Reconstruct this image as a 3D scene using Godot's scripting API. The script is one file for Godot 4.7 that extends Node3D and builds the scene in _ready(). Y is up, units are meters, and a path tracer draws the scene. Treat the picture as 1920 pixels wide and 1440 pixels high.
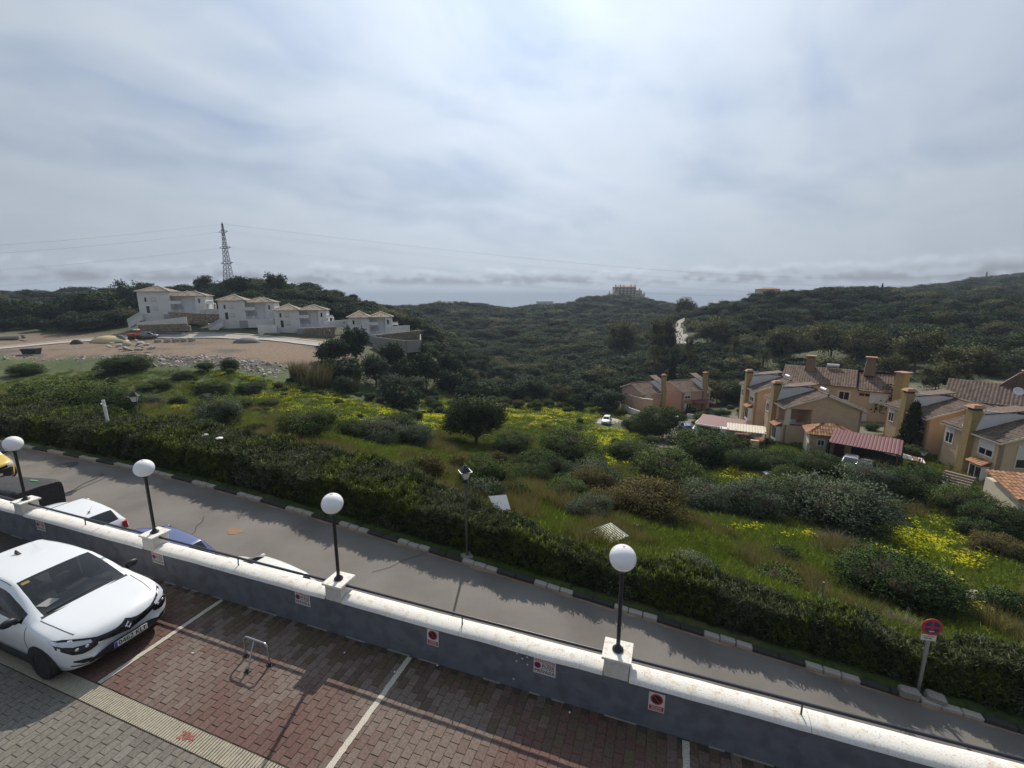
extends Node3D

# ---------------------------------------------------------------- constants of the place
const EYE := 6.3                      # the balcony camera above the parking level, metres
const PITCH := 11.24
const TURN := -0.33947                # the retaining wall's line, turned about y
const WALL_N := 5.88
const FOCAL := 840.0                  # of the 1920-wide photograph
const SUN_AZ := 2.8
const SUN_EL := 41.0
const SEA := -150.0

var M := {}                           # materials by name
var used := {}
var WB := Basis(Vector3.UP, TURN)
var ca := cos(deg_to_rad(PITCH))
var sa := sin(deg_to_rad(PITCH))
var marks := []                       # [name, position] things that labels refer to
var label_count := {}


# ---------------------------------------------------------------- mesh builder
class MB:
	var v := PackedVector3Array()
	var n := PackedVector3Array()
	var c := PackedColorArray()
	var ix := PackedInt32Array()
	var tint := Color(1, 1, 1)
	var x := Transform3D()

	func tri(a: Vector3, b: Vector3, d: Vector3) -> void:      # counter-clockwise seen from outside
		a = x * a; b = x * b; d = x * d
		var nn := (b - a).cross(d - a).normalized()
		var k := v.size()
		v.append(a); v.append(b); v.append(d)
		for i in 3:
			n.append(nn); c.append(tint)
		ix.append(k); ix.append(k + 2); ix.append(k + 1)

	func quad(a: Vector3, b: Vector3, d: Vector3, e: Vector3) -> void:
		a = x * a; b = x * b; d = x * d; e = x * e
		var nn := (d - a).cross(e - b).normalized()
		var k := v.size()
		v.append(a); v.append(b); v.append(d); v.append(e)
		for i in 4:
			n.append(nn); c.append(tint)
		ix.append(k); ix.append(k + 2); ix.append(k + 1); ix.append(k); ix.append(k + 3); ix.append(k + 2)

	func box(p: Vector3, s: Vector3, b := Basis()) -> void:
		hexa(p, s, s, b)

	func hexa(p: Vector3, s: Vector3, t: Vector3, b := Basis(), shift := Vector3.ZERO) -> void:   # s: size at the bottom, t: size at the top
		var h := s.y / 2
		var q := []
		for k in 8:
			var top := k >= 4
			var w: Vector3 = (t if top else s) / 2
			var sx := -1.0 if k % 4 in [0, 3] else 1.0
			var sz := 1.0 if k % 4 < 2 else -1.0
			q.append(p + b * (Vector3(sx * w.x, h if top else -h, sz * w.z) + (shift if top else Vector3.ZERO)))
		quad(q[4], q[5], q[6], q[7]); quad(q[3], q[2], q[1], q[0])
		quad(q[0], q[1], q[5], q[4]); quad(q[1], q[2], q[6], q[5]); quad(q[2], q[3], q[7], q[6]); quad(q[3], q[0], q[4], q[7])

	func cbox(p: Vector3, s: Vector3, r: float, b := Basis()) -> void:       # a box with chamfered upper and upright edges
		var w := s / 2
		var ring := func(hx: float, hz: float, y: float, k: float) -> Array:
			var o := []
			for q in [[-hx + k, hz], [hx - k, hz], [hx, hz - k], [hx, -hz + k], [hx - k, -hz], [-hx + k, -hz], [-hx, -hz + k], [-hx, hz - k]]:
				o.append(p + b * Vector3(q[0], y, q[1]))
			return o
		var r0: Array = ring.call(w.x, w.z, -w.y, r)
		var r1: Array = ring.call(w.x, w.z, w.y - r, r)
		var r2: Array = ring.call(w.x - r, w.z - r, w.y, r * 0.5)
		for i in 8:
			var j := (i + 1) % 8
			quad(r0[i], r0[j], r1[j], r1[i]); quad(r1[i], r1[j], r2[j], r2[i])
		for i in range(1, 7):
			tri(r2[0], r2[i], r2[i + 1])
		for i in range(1, 7):
			tri(r0[0], r0[i + 1], r0[i])

	func smooth_grid(g: Array, cu := false, cv := false) -> void:   # rows of points; neighbours share normals; (du x dv) points outwards
		var k0 := v.size()
		var nu: int = g.size()
		var nv: int = g[0].size()
		for i in nu:
			for j in nv:
				var i0 := (i - 1 + nu) % nu if cu else maxi(i - 1, 0)
				var i1 := (i + 1) % nu if cu else mini(i + 1, nu - 1)
				var j0 := (j - 1 + nv) % nv if cv else maxi(j - 1, 0)
				var j1 := (j + 1) % nv if cv else mini(j + 1, nv - 1)
				var du: Vector3 = g[i1][j] - g[i0][j]
				var dv: Vector3 = g[i][j1] - g[i][j0]
				if du.length() < 1e-6:
					du = g[i1][(j + nv / 2) % nv] - g[i0][(j + nv / 2) % nv]
				var nn := du.cross(dv)
				if nn.length() < 1e-9:
					nn = Vector3.UP
				v.append(x * (g[i][j] as Vector3)); n.append((x.basis * nn).normalized()); c.append(tint)
		for i in (nu if cu else nu - 1):
			for j in (nv if cv else nv - 1):
				var a := k0 + i * nv + j
				var b := k0 + ((i + 1) % nu) * nv + j
				var d := k0 + ((i + 1) % nu) * nv + (j + 1) % nv
				var e := k0 + i * nv + (j + 1) % nv
				ix.append(a); ix.append(d); ix.append(b); ix.append(a); ix.append(e); ix.append(d)

	func tube(path: Array, r0: float, r1 := -1.0, sides := 8, caps := true) -> void:
		if r1 < 0:
			r1 = r0
		var g := []
		var up := Vector3.UP
		for i in path.size():
			var d: Vector3 = (path[mini(i + 1, path.size() - 1)] - path[maxi(i - 1, 0)]).normalized()
			if absf(d.dot(up)) > 0.95:
				up = Vector3.RIGHT if absf(d.x) < 0.9 else Vector3.BACK
			var s := d.cross(up).normalized()
			var t := s.cross(d)
			var r := lerpf(r0, r1, float(i) / maxi(path.size() - 1, 1))
			var row := []
			for j in sides:
				var a := TAU * j / sides
				row.append(path[i] + (s * cos(a) + t * sin(a)) * r)
			g.append(row)
			up = t
		smooth_grid(g, false, true)
		if caps:
			for e in [0, path.size() - 1]:
				var row: Array = g[e]
				for j in range(1, sides - 1):
					if e == 0:
						tri(row[0], row[j], row[j + 1])
					else:
						tri(row[0], row[j + 1], row[j])

	func lathe(prof: Array, sides := 16, at := Vector3.ZERO) -> void:    # [radius, height] from the bottom up
		var g := []
		for p in prof:
			var row := []
			for j in sides:
				var a := -TAU * j / sides
				row.append(at + Vector3(cos(a) * p[0], p[1], sin(a) * p[0]))
			g.append(row)
		var fl := []
		for i in range(g.size() - 1, -1, -1):
			fl.append(g[i])
		smooth_grid(fl, false, true)

	func ball(p: Vector3, r: Vector3, m := 10, k := 16) -> void:
		var g := []
		for i in m + 1:
			var e := PI * i / m
			var row := []
			for j in k:
				var a := -TAU * j / k
				row.append(p + Vector3(r.x * sin(e) * cos(a), r.y * cos(e), r.z * sin(e) * sin(a)))
			g.append(row)
		smooth_grid(g, false, true)

	func done() -> ArrayMesh:
		var a := []
		a.resize(Mesh.ARRAY_MAX)
		a[Mesh.ARRAY_VERTEX] = v; a[Mesh.ARRAY_NORMAL] = n; a[Mesh.ARRAY_COLOR] = c; a[Mesh.ARRAY_INDEX] = ix
		var m := ArrayMesh.new()
		m.add_surface_from_arrays(Mesh.PRIMITIVE_TRIANGLES, a)
		return m


# ---------------------------------------------------------------- naming and tree helpers
func numbered(called: String) -> String:
	var k: int = used.get(called, 0)
	used[called] = k + 1
	return called if k == 0 else "%s_%03d" % [called, k]

func tag(o: Node3D, label: String, category: String, group := "") -> Node3D:
	o.set_meta("label", label); o.set_meta("category", category)
	if group:
		o.set_meta("group", group)
	return o

func thing(called: String, label: String, category: String, t := Transform3D(), group := "") -> Node3D:
	var o := Node3D.new()
	o.name = numbered(called)
	add_child(o)
	o.transform = t
	tag(o, label, category, group)
	return o

func part(called: String, mesh, mat, parent: Node3D, t := Transform3D()) -> MeshInstance3D:
	var o := MeshInstance3D.new()
	o.name = called
	o.mesh = mesh.done() if mesh is MB else mesh
	o.material_override = M[mat] if mat is String else mat
	o.transform = t
	parent.add_child(o, true)
	return o

func single(called: String, mesh, mat, label: String, category: String, t := Transform3D(), group := "") -> MeshInstance3D:
	var o := MeshInstance3D.new()
	o.name = numbered(called)
	o.mesh = mesh.done() if mesh is MB else mesh
	o.material_override = M[mat] if mat is String else mat
	o.transform = t
	add_child(o)
	tag(o, label, category, group)
	return o

func structure(called: String, mesh, mat, t := Transform3D()) -> MeshInstance3D:
	var o := MeshInstance3D.new()
	o.name = numbered(called)
	o.mesh = mesh.done() if mesh is MB else mesh
	o.material_override = M[mat] if mat is String else mat
	o.transform = t
	add_child(o)
	o.set_meta("kind", "structure")
	return o

func scatter(called: String, mesh: Mesh, mat, where: Array, tints: Array, parent: Node3D = null, label := "", category := "") -> MultiMeshInstance3D:
	var mm := MultiMesh.new()
	mm.transform_format = MultiMesh.TRANSFORM_3D
	mm.use_colors = true
	mm.mesh = mesh
	mm.instance_count = where.size()
	for i in where.size():
		mm.set_instance_transform(i, where[i])
		mm.set_instance_color(i, tints[i])
	var o := MultiMeshInstance3D.new()
	o.multimesh = mm
	o.material_override = M[mat] if mat is String else mat
	o.set_meta("kind", "stuff")
	if parent:
		o.name = called
		parent.add_child(o, true)
	else:
		o.name = numbered(called)
		add_child(o)
		tag(o, label, category)
	return o


# ---------------------------------------------------------------- places
func W(s: float, h: float, n: float) -> Vector3:          # along the retaining wall, height, away from the camera
	return WB * Vector3(s, h, -n)

func TW(s: float, h: float, n: float, turn := 0.0) -> Transform3D:
	return Transform3D(WB * Basis(Vector3.UP, turn), W(s, h, n))

func sn(p: Vector3) -> Vector2:                            # world -> (s, n)
	var q := WB.inverse() * p
	return Vector2(q.x, -q.z)

func road_h(s: float) -> float:                            # the street falls away to the side
	var k := 3.0
	var a := (s + 21.0) / k
	return -2.2 - 0.092 * k * (a if a > 12.0 else log(1.0 + exp(a)))

func at(px: float, py: float, zc: float) -> Vector3:       # a point seen at that place of the photograph, zc metres deep
	var u := (px - 960.0) / FOCAL
	var d := (py - 720.0) / FOCAL
	return Vector3(u * zc, EYE - zc * (sa + d * ca), -zc * (ca - d * sa))

func seen(p: Vector3) -> Vector3:                          # (px, py, depth)
	var f := -p.z
	var dn := EYE - p.y
	var zc := f * ca + dn * sa
	var yc := dn * ca - f * sa
	if zc < 0.1:
		return Vector3(-9999, -9999, zc)
	return Vector3(960.0 + FOCAL * p.x / zc, 720.0 + FOCAL * yc / zc, zc)


# ---------------------------------------------------------------- materials
func noise_tex(freq: float, cols: Array, seed_ := 1, oct := 4, size := 512, stops := [], kind := FastNoiseLite.TYPE_SIMPLEX_SMOOTH) -> NoiseTexture2D:
	var f := FastNoiseLite.new()
	f.seed = seed_
	f.noise_type = kind
	f.frequency = freq
	f.fractal_octaves = oct
	var g := Gradient.new()
	var offs := PackedFloat32Array()
	var cc := PackedColorArray()
	for i in cols.size():
		offs.append(stops[i] if stops else 0.15 + 0.7 * i / maxf(cols.size() - 1, 1))
		var q: Color = cols[i]
		cc.append(q.linear_to_srgb())
	g.offsets = offs
	g.colors = cc
	var t := NoiseTexture2D.new()
	t.width = size; t.height = size
	t.seamless = true
	t.seamless_blend_skirt = 0.3
	t.color_ramp = g
	t.noise = f
	return t

func grey(a: float) -> Color:
	return Color(a, a, a)

func mat(called: String, col: Color, rough := 0.8, metal := 0.0) -> StandardMaterial3D:     # col is linear
	var m := StandardMaterial3D.new()
	m.resource_name = called
	m.albedo_color = col.linear_to_srgb()
	m.roughness = rough
	m.metallic = metal
	M[called] = m
	return m

func worn(called: String, tex: Texture2D, scale: float, rough := 0.85, detail: Texture2D = null, dscale := 1.0, bump: Texture2D = null, bscale := 0.0) -> StandardMaterial3D:
	var m := mat(called, Color(1, 1, 1), rough)
	m.albedo_texture = tex
	m.uv1_triplanar = true
	m.uv1_world_triplanar = true
	m.uv1_scale = Vector3.ONE * scale
	if detail:
		m.detail_enabled = true
		m.detail_albedo = detail
		m.detail_blend_mode = BaseMaterial3D.BLEND_MODE_MUL
		m.detail_uv_layer = BaseMaterial3D.DETAIL_UV_2
		m.uv2_triplanar = true
		m.uv2_world_triplanar = true
		m.uv2_scale = Vector3.ONE * dscale
	if bump:
		m.heightmap_enabled = true
		m.heightmap_texture = bump
		m.heightmap_scale = bscale
	return m

func leafy(called: String, col: Color, back := 0.3, rough := 0.6) -> StandardMaterial3D:
	var m := mat(called, col, rough)
	m.vertex_color_use_as_albedo = true
	m.backlight_enabled = true
	m.backlight = Color(back, back, back * 0.6).linear_to_srgb()
	m.metallic_specular = 0.1
	return m

func make_materials() -> void:
	var fine := noise_tex(0.06, [grey(0.72), grey(1.0)], 5, 5)
	var speck := noise_tex(0.25, [grey(0.55), grey(1.0)], 8, 3, 512, [0.25, 0.6])
	var blotch := noise_tex(0.008, [grey(0.6), grey(1.0)], 11, 4)
	var bumps := noise_tex(0.1, [grey(0.0), grey(1.0)], 21, 4)
	var m: StandardMaterial3D
	# ground and walls near the camera
	worn("asphalt", noise_tex(0.006, [Color(0.145, 0.134, 0.12), Color(0.19, 0.177, 0.16), Color(0.225, 0.21, 0.19)], 3, 5), 0.09, 0.9, speck, 2.2, bumps, 0.25)
	worn("bay_bed", noise_tex(0.03, [Color(0.045, 0.036, 0.029), Color(0.075, 0.062, 0.05)], 4), 0.6, 0.95)
	m = worn("brick", noise_tex(0.02, [grey(0.66), grey(0.92), grey(1.12)], 6, 5), 1.7, 0.88, speck, 6.0, bumps, 0.15)
	m.vertex_color_use_as_albedo = true
	m = worn("strip", noise_tex(0.03, [Color(0.36, 0.325, 0.245), Color(0.47, 0.43, 0.335)], 7, 4), 0.8, 0.85, speck, 5.0)
	worn("wall_grey", noise_tex(0.012, [Color(0.118, 0.127, 0.150), Color(0.155, 0.165, 0.188)], 9, 5), 0.5, 0.75, noise_tex(0.015, [grey(0.75), grey(1.0)], 31, 5, 512, [0.3, 0.55]), 0.33, bumps, 0.08)
	worn("white_wall", noise_tex(0.02, [Color(0.62, 0.585, 0.52), Color(0.75, 0.73, 0.68)], 10, 4), 0.7, 0.8, fine, 2.0)
	worn("coping", noise_tex(0.018, [Color(0.75, 0.74, 0.70), Color(0.73, 0.71, 0.66), Color(0.60, 0.49, 0.35), Color(0.73, 0.70, 0.63)], 12, 5, 512, [0.40, 0.66, 0.80, 0.88]), 0.5, 0.8, noise_tex(0.05, [grey(0.5), grey(1.0)], 14, 5, 512, [0.18, 0.32]), 1.1, bumps, 0.2)
	worn("kerb_white", noise_tex(0.05, [Color(0.33, 0.31, 0.27), Color(0.50, 0.475, 0.42), Color(0.58, 0.55, 0.49)], 15, 5), 1.3, 0.85, speck, 3.0)
	worn("kerb_dark", noise_tex(0.05, [Color(0.035, 0.038, 0.034), Color(0.075, 0.075, 0.066)], 16, 5), 1.3, 0.9, speck, 3.0)
	worn("concrete", noise_tex(0.03, [Color(0.27, 0.25, 0.22), Color(0.40, 0.38, 0.34)], 17, 5), 0.7, 0.9, speck, 2.0)
	worn("line_paint", noise_tex(0.06, [Color(0.30, 0.27, 0.21), Color(0.60, 0.57, 0.48), Color(0.64, 0.61, 0.53)], 18, 5, 512, [0.3, 0.42, 0.7]), 2.0, 0.8, speck, 5.0)
	mat("earth_red", Color(0.27, 0.165, 0.105), 0.95)
	mat("leaf_green", Color(0.12, 0.6, 0.15), 0.6)
	mat("kerb_new", Color(0.58, 0.58, 0.57), 0.8)
	mat("tar", Color(0.06, 0.056, 0.05), 0.85)
	mat("bird_white", grey(0.6), 0.8)
	m = worn("terrain", noise_tex(0.02, [grey(0.55), grey(0.85), grey(1.15)], 19, 5), 0.35, 0.95, noise_tex(0.05, [grey(0.5), grey(1.0)], 20, 5), 0.045)
	m.vertex_color_use_as_albedo = true
	worn("dirt", noise_tex(0.02, [Color(0.24, 0.15, 0.095), Color(0.33, 0.225, 0.15), Color(0.42, 0.31, 0.21)], 22, 5), 0.09, 0.95, fine, 0.7)
	worn("far_road", noise_tex(0.02, [Color(0.30, 0.28, 0.25), Color(0.40, 0.38, 0.34)], 23, 4), 0.15, 0.9)
	worn("stone", noise_tex(0.03, [Color(0.19, 0.155, 0.115), Color(0.33, 0.275, 0.21)], 24, 5), 0.45, 0.9, fine, 1.4)
	worn("rubble", noise_tex(0.03, [Color(0.30, 0.27, 0.23), Color(0.52, 0.48, 0.42)], 25, 5), 0.6, 0.9)
	# buildings
	worn("villa_white", noise_tex(0.01, [Color(0.74, 0.74, 0.74), Color(0.82, 0.82, 0.81)], 26, 4), 0.08, 0.8, fine, 0.6)
	worn("ochre_wall", noise_tex(0.014, [Color(0.62, 0.45, 0.295), Color(0.70, 0.52, 0.35)], 27, 5), 0.14, 0.85, fine, 0.9)
	worn("pink_wall", noise_tex(0.014, [Color(0.56, 0.36, 0.27), Color(0.62, 0.42, 0.315)], 28, 5), 0.14, 0.85, fine, 0.9)
	worn("chimney_ochre", noise_tex(0.014, [Color(0.34, 0.245, 0.105), Color(0.44, 0.325, 0.145)], 29, 5), 0.3, 0.85, fine, 0.9)
	worn("cream_wall", noise_tex(0.014, [Color(0.62, 0.55, 0.42), Color(0.70, 0.63, 0.50)], 30, 5), 0.2, 0.85, fine, 0.9)
	worn("upstand_white", noise_tex(0.014, [Color(0.60, 0.60, 0.60), Color(0.68, 0.68, 0.68)], 32, 5), 0.2, 0.85)
	worn("roof_tile", noise_tex(0.05, [Color(0.10, 0.07, 0.055), Color(0.27, 0.18, 0.135), Color(0.48, 0.34, 0.25)], 33, 5), 0.42, 0.9, noise_tex(0.12, [grey(0.35), grey(1.0)], 51, 3, 512, [0.3, 0.6]), 0.55)
	worn("roof_mossy", noise_tex(0.03, [Color(0.07, 0.055, 0.045), Color(0.20, 0.14, 0.11), Color(0.34, 0.245, 0.19)], 34, 5), 0.36, 0.92, noise_tex(0.12, [grey(0.35), grey(1.0)], 52, 3, 512, [0.3, 0.6]), 0.5)
	worn("roof_orange", noise_tex(0.05, [Color(0.40, 0.19, 0.095), Color(0.56, 0.30, 0.16)], 35, 5), 0.5, 0.85, speck, 1.2)
	worn("roof_villa", noise_tex(0.05, [Color(0.25, 0.185, 0.14), Color(0.37, 0.285, 0.215)], 36, 5), 0.3, 0.85)
	for q in ["roof_tile", "roof_mossy", "roof_orange", "roof_villa"]:
		M[q].vertex_color_use_as_albedo = true
	worn("red_sheet", noise_tex(0.02, [Color(0.125, 0.032, 0.038), Color(0.165, 0.048, 0.052)], 37, 4), 0.3, 0.55)
	worn("maroon_sheet", noise_tex(0.02, [Color(0.19, 0.095, 0.09), Color(0.235, 0.125, 0.115)], 38, 4), 0.3, 0.7)
	mat("cap_tile", Color(0.36, 0.20, 0.12), 0.85)
	mat("trim_cream", Color(0.66, 0.60, 0.49), 0.8)
	mat("frame_white", grey(0.72), 0.5)
	m = mat("window_dark", Color(0.02, 0.025, 0.03), 0.08)
	m.metallic_specular = 0.6
	mat("shutter", Color(0.62, 0.60, 0.57), 0.6)
	mat("shutter_grey", Color(0.40, 0.41, 0.43), 0.6)
	mat("door_red", Color(0.12, 0.02, 0.02), 0.6)
	mat("garage_door", Color(0.30, 0.31, 0.34), 0.6)
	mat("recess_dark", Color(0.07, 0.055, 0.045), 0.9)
	mat("timber", Color(0.17, 0.095, 0.05), 0.8)
	mat("green_net", Color(0.015, 0.045, 0.04), 0.9)
	m = mat("solar_panel", Color(0.025, 0.035, 0.06), 0.15)
	mat("tank", grey(0.62), 0.3, 0.3)
	mat("terrazzo", Color(0.42, 0.33, 0.22), 0.8)
	# metal, plastics
	mat("black_metal", Color(0.012, 0.013, 0.017), 0.35)
	mat("rail_metal", Color(0.028, 0.030, 0.042), 0.4)
	mat("galvanised", Color(0.32, 0.33, 0.33), 0.45, 0.7)
	mat("pole_grey", Color(0.085, 0.085, 0.088), 0.5)
	mat("hoop_metal", Color(0.42, 0.42, 0.43), 0.25, 0.85)
	m = mat("globe", Color(0.82, 0.82, 0.83), 0.22)
	m.subsurf_scatter_enabled = true
	m.subsurf_scatter_strength = 0.3
	mat("pvc_white", Color(0.66, 0.68, 0.68), 0.5)
	m = mat("frosted", Color(0.62, 0.60, 0.55), 0.35)
	mat("lattice", Color(0.12, 0.125, 0.14), 0.6, 0.2)
	mat("wire", Color(0.20, 0.21, 0.23), 0.6)
	# signs
	mat("sign_white", Color(0.60, 0.58, 0.55), 0.6)
	mat("sign_red", Color(0.42, 0.035, 0.03), 0.5)
	mat("sign_blue", Color(0.022, 0.03, 0.14), 0.5)
	mat("sign_black", Color(0.02, 0.018, 0.02), 0.6)
	mat("paint_red", Color(0.26, 0.06, 0.05), 0.8)
	mat("plate_white", Color(0.62, 0.62, 0.58), 0.4)
	mat("plate_blue", Color(0.02, 0.06, 0.34), 0.4)
	# cars
	for q in [["car_white", Color(0.74, 0.77, 0.79)], ["car_white_old", Color(0.70, 0.70, 0.66)], ["car_blue", Color(0.06, 0.085, 0.24)], ["car_yellow", Color(0.62, 0.44, 0.03)], ["car_red", Color(0.30, 0.02, 0.025)], ["car_orange", Color(0.28, 0.055, 0.02)], ["car_silver", Color(0.38, 0.39, 0.42)], ["car_black", Color(0.015, 0.016, 0.02)], ["car_bright_blue", Color(0.03, 0.08, 0.36)], ["car_grey", Color(0.17, 0.19, 0.21)]]:
		m = mat(q[0], q[1], 0.35)
		m.clearcoat_enabled = true
		m.clearcoat = 0.8
		m.clearcoat_roughness = 0.06
	m = mat("glass", Color(0.02, 0.025, 0.027), 0.04)
	m.transparency = BaseMaterial3D.TRANSPARENCY_ALPHA
	m.albedo_color.a = 0.3
	m = mat("lamp_glass", Color(0.75, 0.78, 0.8), 0.04)
	m.transparency = BaseMaterial3D.TRANSPARENCY_ALPHA
	m.albedo_color.a = 0.12
	mat("glass_dark", Color(0.012, 0.014, 0.016), 0.06)
	mat("tyre", Color(0.016, 0.016, 0.017), 0.85)
	mat("rim", Color(0.02, 0.02, 0.021), 0.45)
	mat("rim_silver", Color(0.35, 0.35, 0.36), 0.35, 0.7)
	mat("black_plastic", Color(0.014, 0.014, 0.016), 0.5)
	mat("gloss_black", Color(0.01, 0.01, 0.012), 0.12)
	mat("seat_cloth", Color(0.025, 0.025, 0.027), 0.9)
	mat("chrome", Color(0.75, 0.75, 0.76), 0.1, 1.0)
	mat("tail_red", Color(0.42, 0.012, 0.015), 0.12)
	mat("lens_clear", Color(0.55, 0.57, 0.6), 0.08, 0.3)
	worn("tarp", noise_tex(0.02, [Color(0.008, 0.009, 0.011), Color(0.03, 0.032, 0.034)], 39, 5), 0.7, 0.5, null, 1.0, bumps, 2.0)
	m = mat("bag_black", Color(0.012, 0.012, 0.014), 0.25)
	mat("pink", Color(0.62, 0.05, 0.16), 0.7)
	mat("machine_red", Color(0.36, 0.05, 0.03), 0.5)
	mat("sand", Color(0.50, 0.42, 0.24), 0.95)
	mat("gravel_pile", Color(0.16, 0.155, 0.15), 0.95)
	mat("blue_net", Color(0.05, 0.09, 0.22), 0.8)
	mat("board_white", Color(0.74, 0.74, 0.73), 0.7)
	mat("slat_cream", Color(0.58, 0.60, 0.44), 0.7)
	mat("slat_edge", Color(0.30, 0.36, 0.38), 0.6)
	# plants
	leafy("leaf", Color(1, 1, 1), 0.28, 0.65)
	leafy("leaf_dull", Color(1, 1, 1), 0.24, 0.8)
	leafy("blade", Color(1, 1, 1), 0.55, 0.6)
	m = leafy("petal", Color(1, 1, 1), 0.5, 0.7)
	mat("bark", Color(0.075, 0.06, 0.047), 0.9)
	mat("twig", Color(0.13, 0.105, 0.085), 0.9)
	m = mat("hedge_core", Color(0.016, 0.019, 0.011), 1.0)
	mat("sea", Color(0.16, 0.22, 0.27), 0.12)


# ---------------------------------------------------------------- sky: air and clouds only
func smooth(a: float, b: float, x: float) -> float:
	var t := clampf((x - a) / (b - a), 0.0, 1.0)
	return t * t * (3.0 - 2.0 * t)

func sky_panorama() -> ImageTexture:
	var w := 1600
	var h := 800
	var veil := FastNoiseLite.new()
	veil.seed = 71; veil.frequency = 1.0; veil.fractal_octaves = 6; veil.noise_type = FastNoiseLite.TYPE_SIMPLEX_SMOOTH
	veil.fractal_gain = 0.52
	var warp := FastNoiseLite.new()
	warp.seed = 12; warp.frequency = 0.7; warp.fractal_octaves = 3
	var puff := FastNoiseLite.new()
	puff.seed = 33; puff.frequency = 1.0; puff.fractal_octaves = 6; puff.noise_type = FastNoiseLite.TYPE_SIMPLEX_SMOOTH
	var sun := Vector3(sin(deg_to_rad(SUN_AZ)) * cos(deg_to_rad(SUN_EL)), sin(deg_to_rad(SUN_EL)), -cos(deg_to_rad(SUN_AZ)) * cos(deg_to_rad(SUN_EL)))
	var data := PackedFloat32Array()
	data.resize(w * h * 3)
	var white := Color(0.70, 0.782, 0.88)
	var k := 0
	for j in h:
		var el := (0.5 - (j + 0.5) / h) * PI
		var se := sin(el)
		var ce := cos(el)
		if el < -0.02:
			for i in w:
				data[k] = 0.20; data[k + 1] = 0.22; data[k + 2] = 0.22
				k += 3
			continue
		var blue := Color(0.50, 0.585, 0.68).lerp(Color(0.39, 0.50, 0.71), smooth(0.0, 0.35, el)).lerp(Color(0.30, 0.42, 0.66), smooth(0.35, 1.2, el))
		var inv := 1.0 / (se + 0.22)
		var low := smooth(0.004, 0.03, el) * (1.0 - smooth(0.055, 0.085, el))
		for i in w:
			var az := wrapf((i + 0.5) / w * TAU, -PI, PI)
			var dx := sin(az) * ce
			var dz := cos(az) * ce
			var ang := acos(clampf(dx * sun.x + se * sun.y - dz * sun.z, -1.0, 1.0))
			var glow := 0.30 + 1.12 * exp(-ang / 0.60)
			# high veil, drawn out into streaks that run up to the side
			var x := dx * inv
			var y := dz * inv
			var wx := warp.get_noise_2d(x * 1.3, y * 1.3)
			var sx := (x * 0.80 + y * 0.60) * 0.75 + wx * 0.45
			var sy := (-x * 0.60 + y * 0.80) * 2.0 + wx * 0.5
			var a := veil.get_noise_2d(sx, sy)
			var b := veil.get_noise_2d(x * 0.9 + 17.0, y * 0.9 - 4.0)
			var cl := smooth(-0.95, 0.85, a * 0.62 + b * 0.75 + 0.20 - 0.20 * smooth(0.3, 1.1, az) * smooth(0.05, 0.5, el))
			cl = lerpf(cl, 0.80, (1.0 - smooth(0.03, 0.22, el)) * 0.75)
			var r := lerpf(blue.r, white.r, cl)
			var g := lerpf(blue.g, white.g, cl)
			var bb := lerpf(blue.b, white.b, cl)
			cl = clampf(cl + 0.10 * veil.get_noise_2d(sx * 3.1 + 9.0, sy * 3.1) * smooth(0.1, 0.5, cl), 0.0, 1.0)
			var thick := smooth(0.1, 0.62, b * 0.8 + a * 0.3)
			r *= 1.0 - 0.09 * thick; g *= 1.0 - 0.08 * thick; bb *= 1.0 - 0.06 * thick
			# the far bank of low cumulus over the sea
			if low > 0.0:
				var top := 0.060 + 0.016 * puff.get_noise_2d(az * 5.0, 3.0) + 0.010 * puff.get_noise_2d(az * 22.0, 9.0)
				var body := puff.get_noise_2d(az * 9.0, el * 30.0) + 0.55 * puff.get_noise_2d(az * 34.0 + 5.0, el * 80.0)
				var m := (1.0 - smooth(top - 0.012, top, el)) * smooth(0.014, 0.030, el) * smooth(-0.22, 0.22, body + 0.05)
				var lit := smooth(0.5, 1.0, el / top)
				var q := 0.60 + 0.74 * lit
				r = lerpf(r, 0.66 * q, m); g = lerpf(g, 0.735 * q, m); bb = lerpf(bb, 0.83 * q, m)
			data[k] = r * glow; data[k + 1] = g * glow; data[k + 2] = bb * glow
			k += 3
	return ImageTexture.create_from_image(Image.create_from_data(w, h, false, Image.FORMAT_RGBF, data.to_byte_array()))


func make_light() -> void:
	var cam := Camera3D.new()
	cam.name = "camera"
	cam.position = Vector3(0, EYE, 0)
	cam.rotation.x = -deg_to_rad(PITCH)
	cam.fov = rad_to_deg(2.0 * atan(720.0 / FOCAL))
	cam.near = 0.05
	cam.far = 60000.0
	add_child(cam)
	cam.current = true
	var sky := Sky.new()
	var sm := PanoramaSkyMaterial.new()
	sm.panorama = sky_panorama()
	sky.sky_material = sm
	var e := Environment.new()
	e.background_mode = Environment.BG_SKY
	e.sky = sky
	e.background_energy_multiplier = 1.32
	e.tonemap_mode = Environment.TONE_MAPPER_LINEAR
	e.tonemap_exposure = 1.0
	e.fog_enabled = true
	e.fog_density = 0.00022
	e.fog_light_color = Color(0.86, 0.92, 1.0)
	e.sdfgi_enabled = true
	e.ssao_enabled = true
	e.ssil_enabled = true
	var we := WorldEnvironment.new()
	we.name = "environment"
	we.environment = e
	add_child(we)
	var sun := DirectionalLight3D.new()
	sun.name = "sun"
	sun.light_energy = 1.38
	sun.light_color = Color(1.0, 0.955, 0.89)
	sun.light_angular_distance = 0.53
	sun.shadow_enabled = true
	add_child(sun)
	var el := deg_to_rad(SUN_EL)
	var az := deg_to_rad(SUN_AZ)
	sun.look_at_from_position(Vector3(sin(az) * cos(el), sin(el), -cos(az) * cos(el)) * 100.0, Vector3.ZERO)


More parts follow.
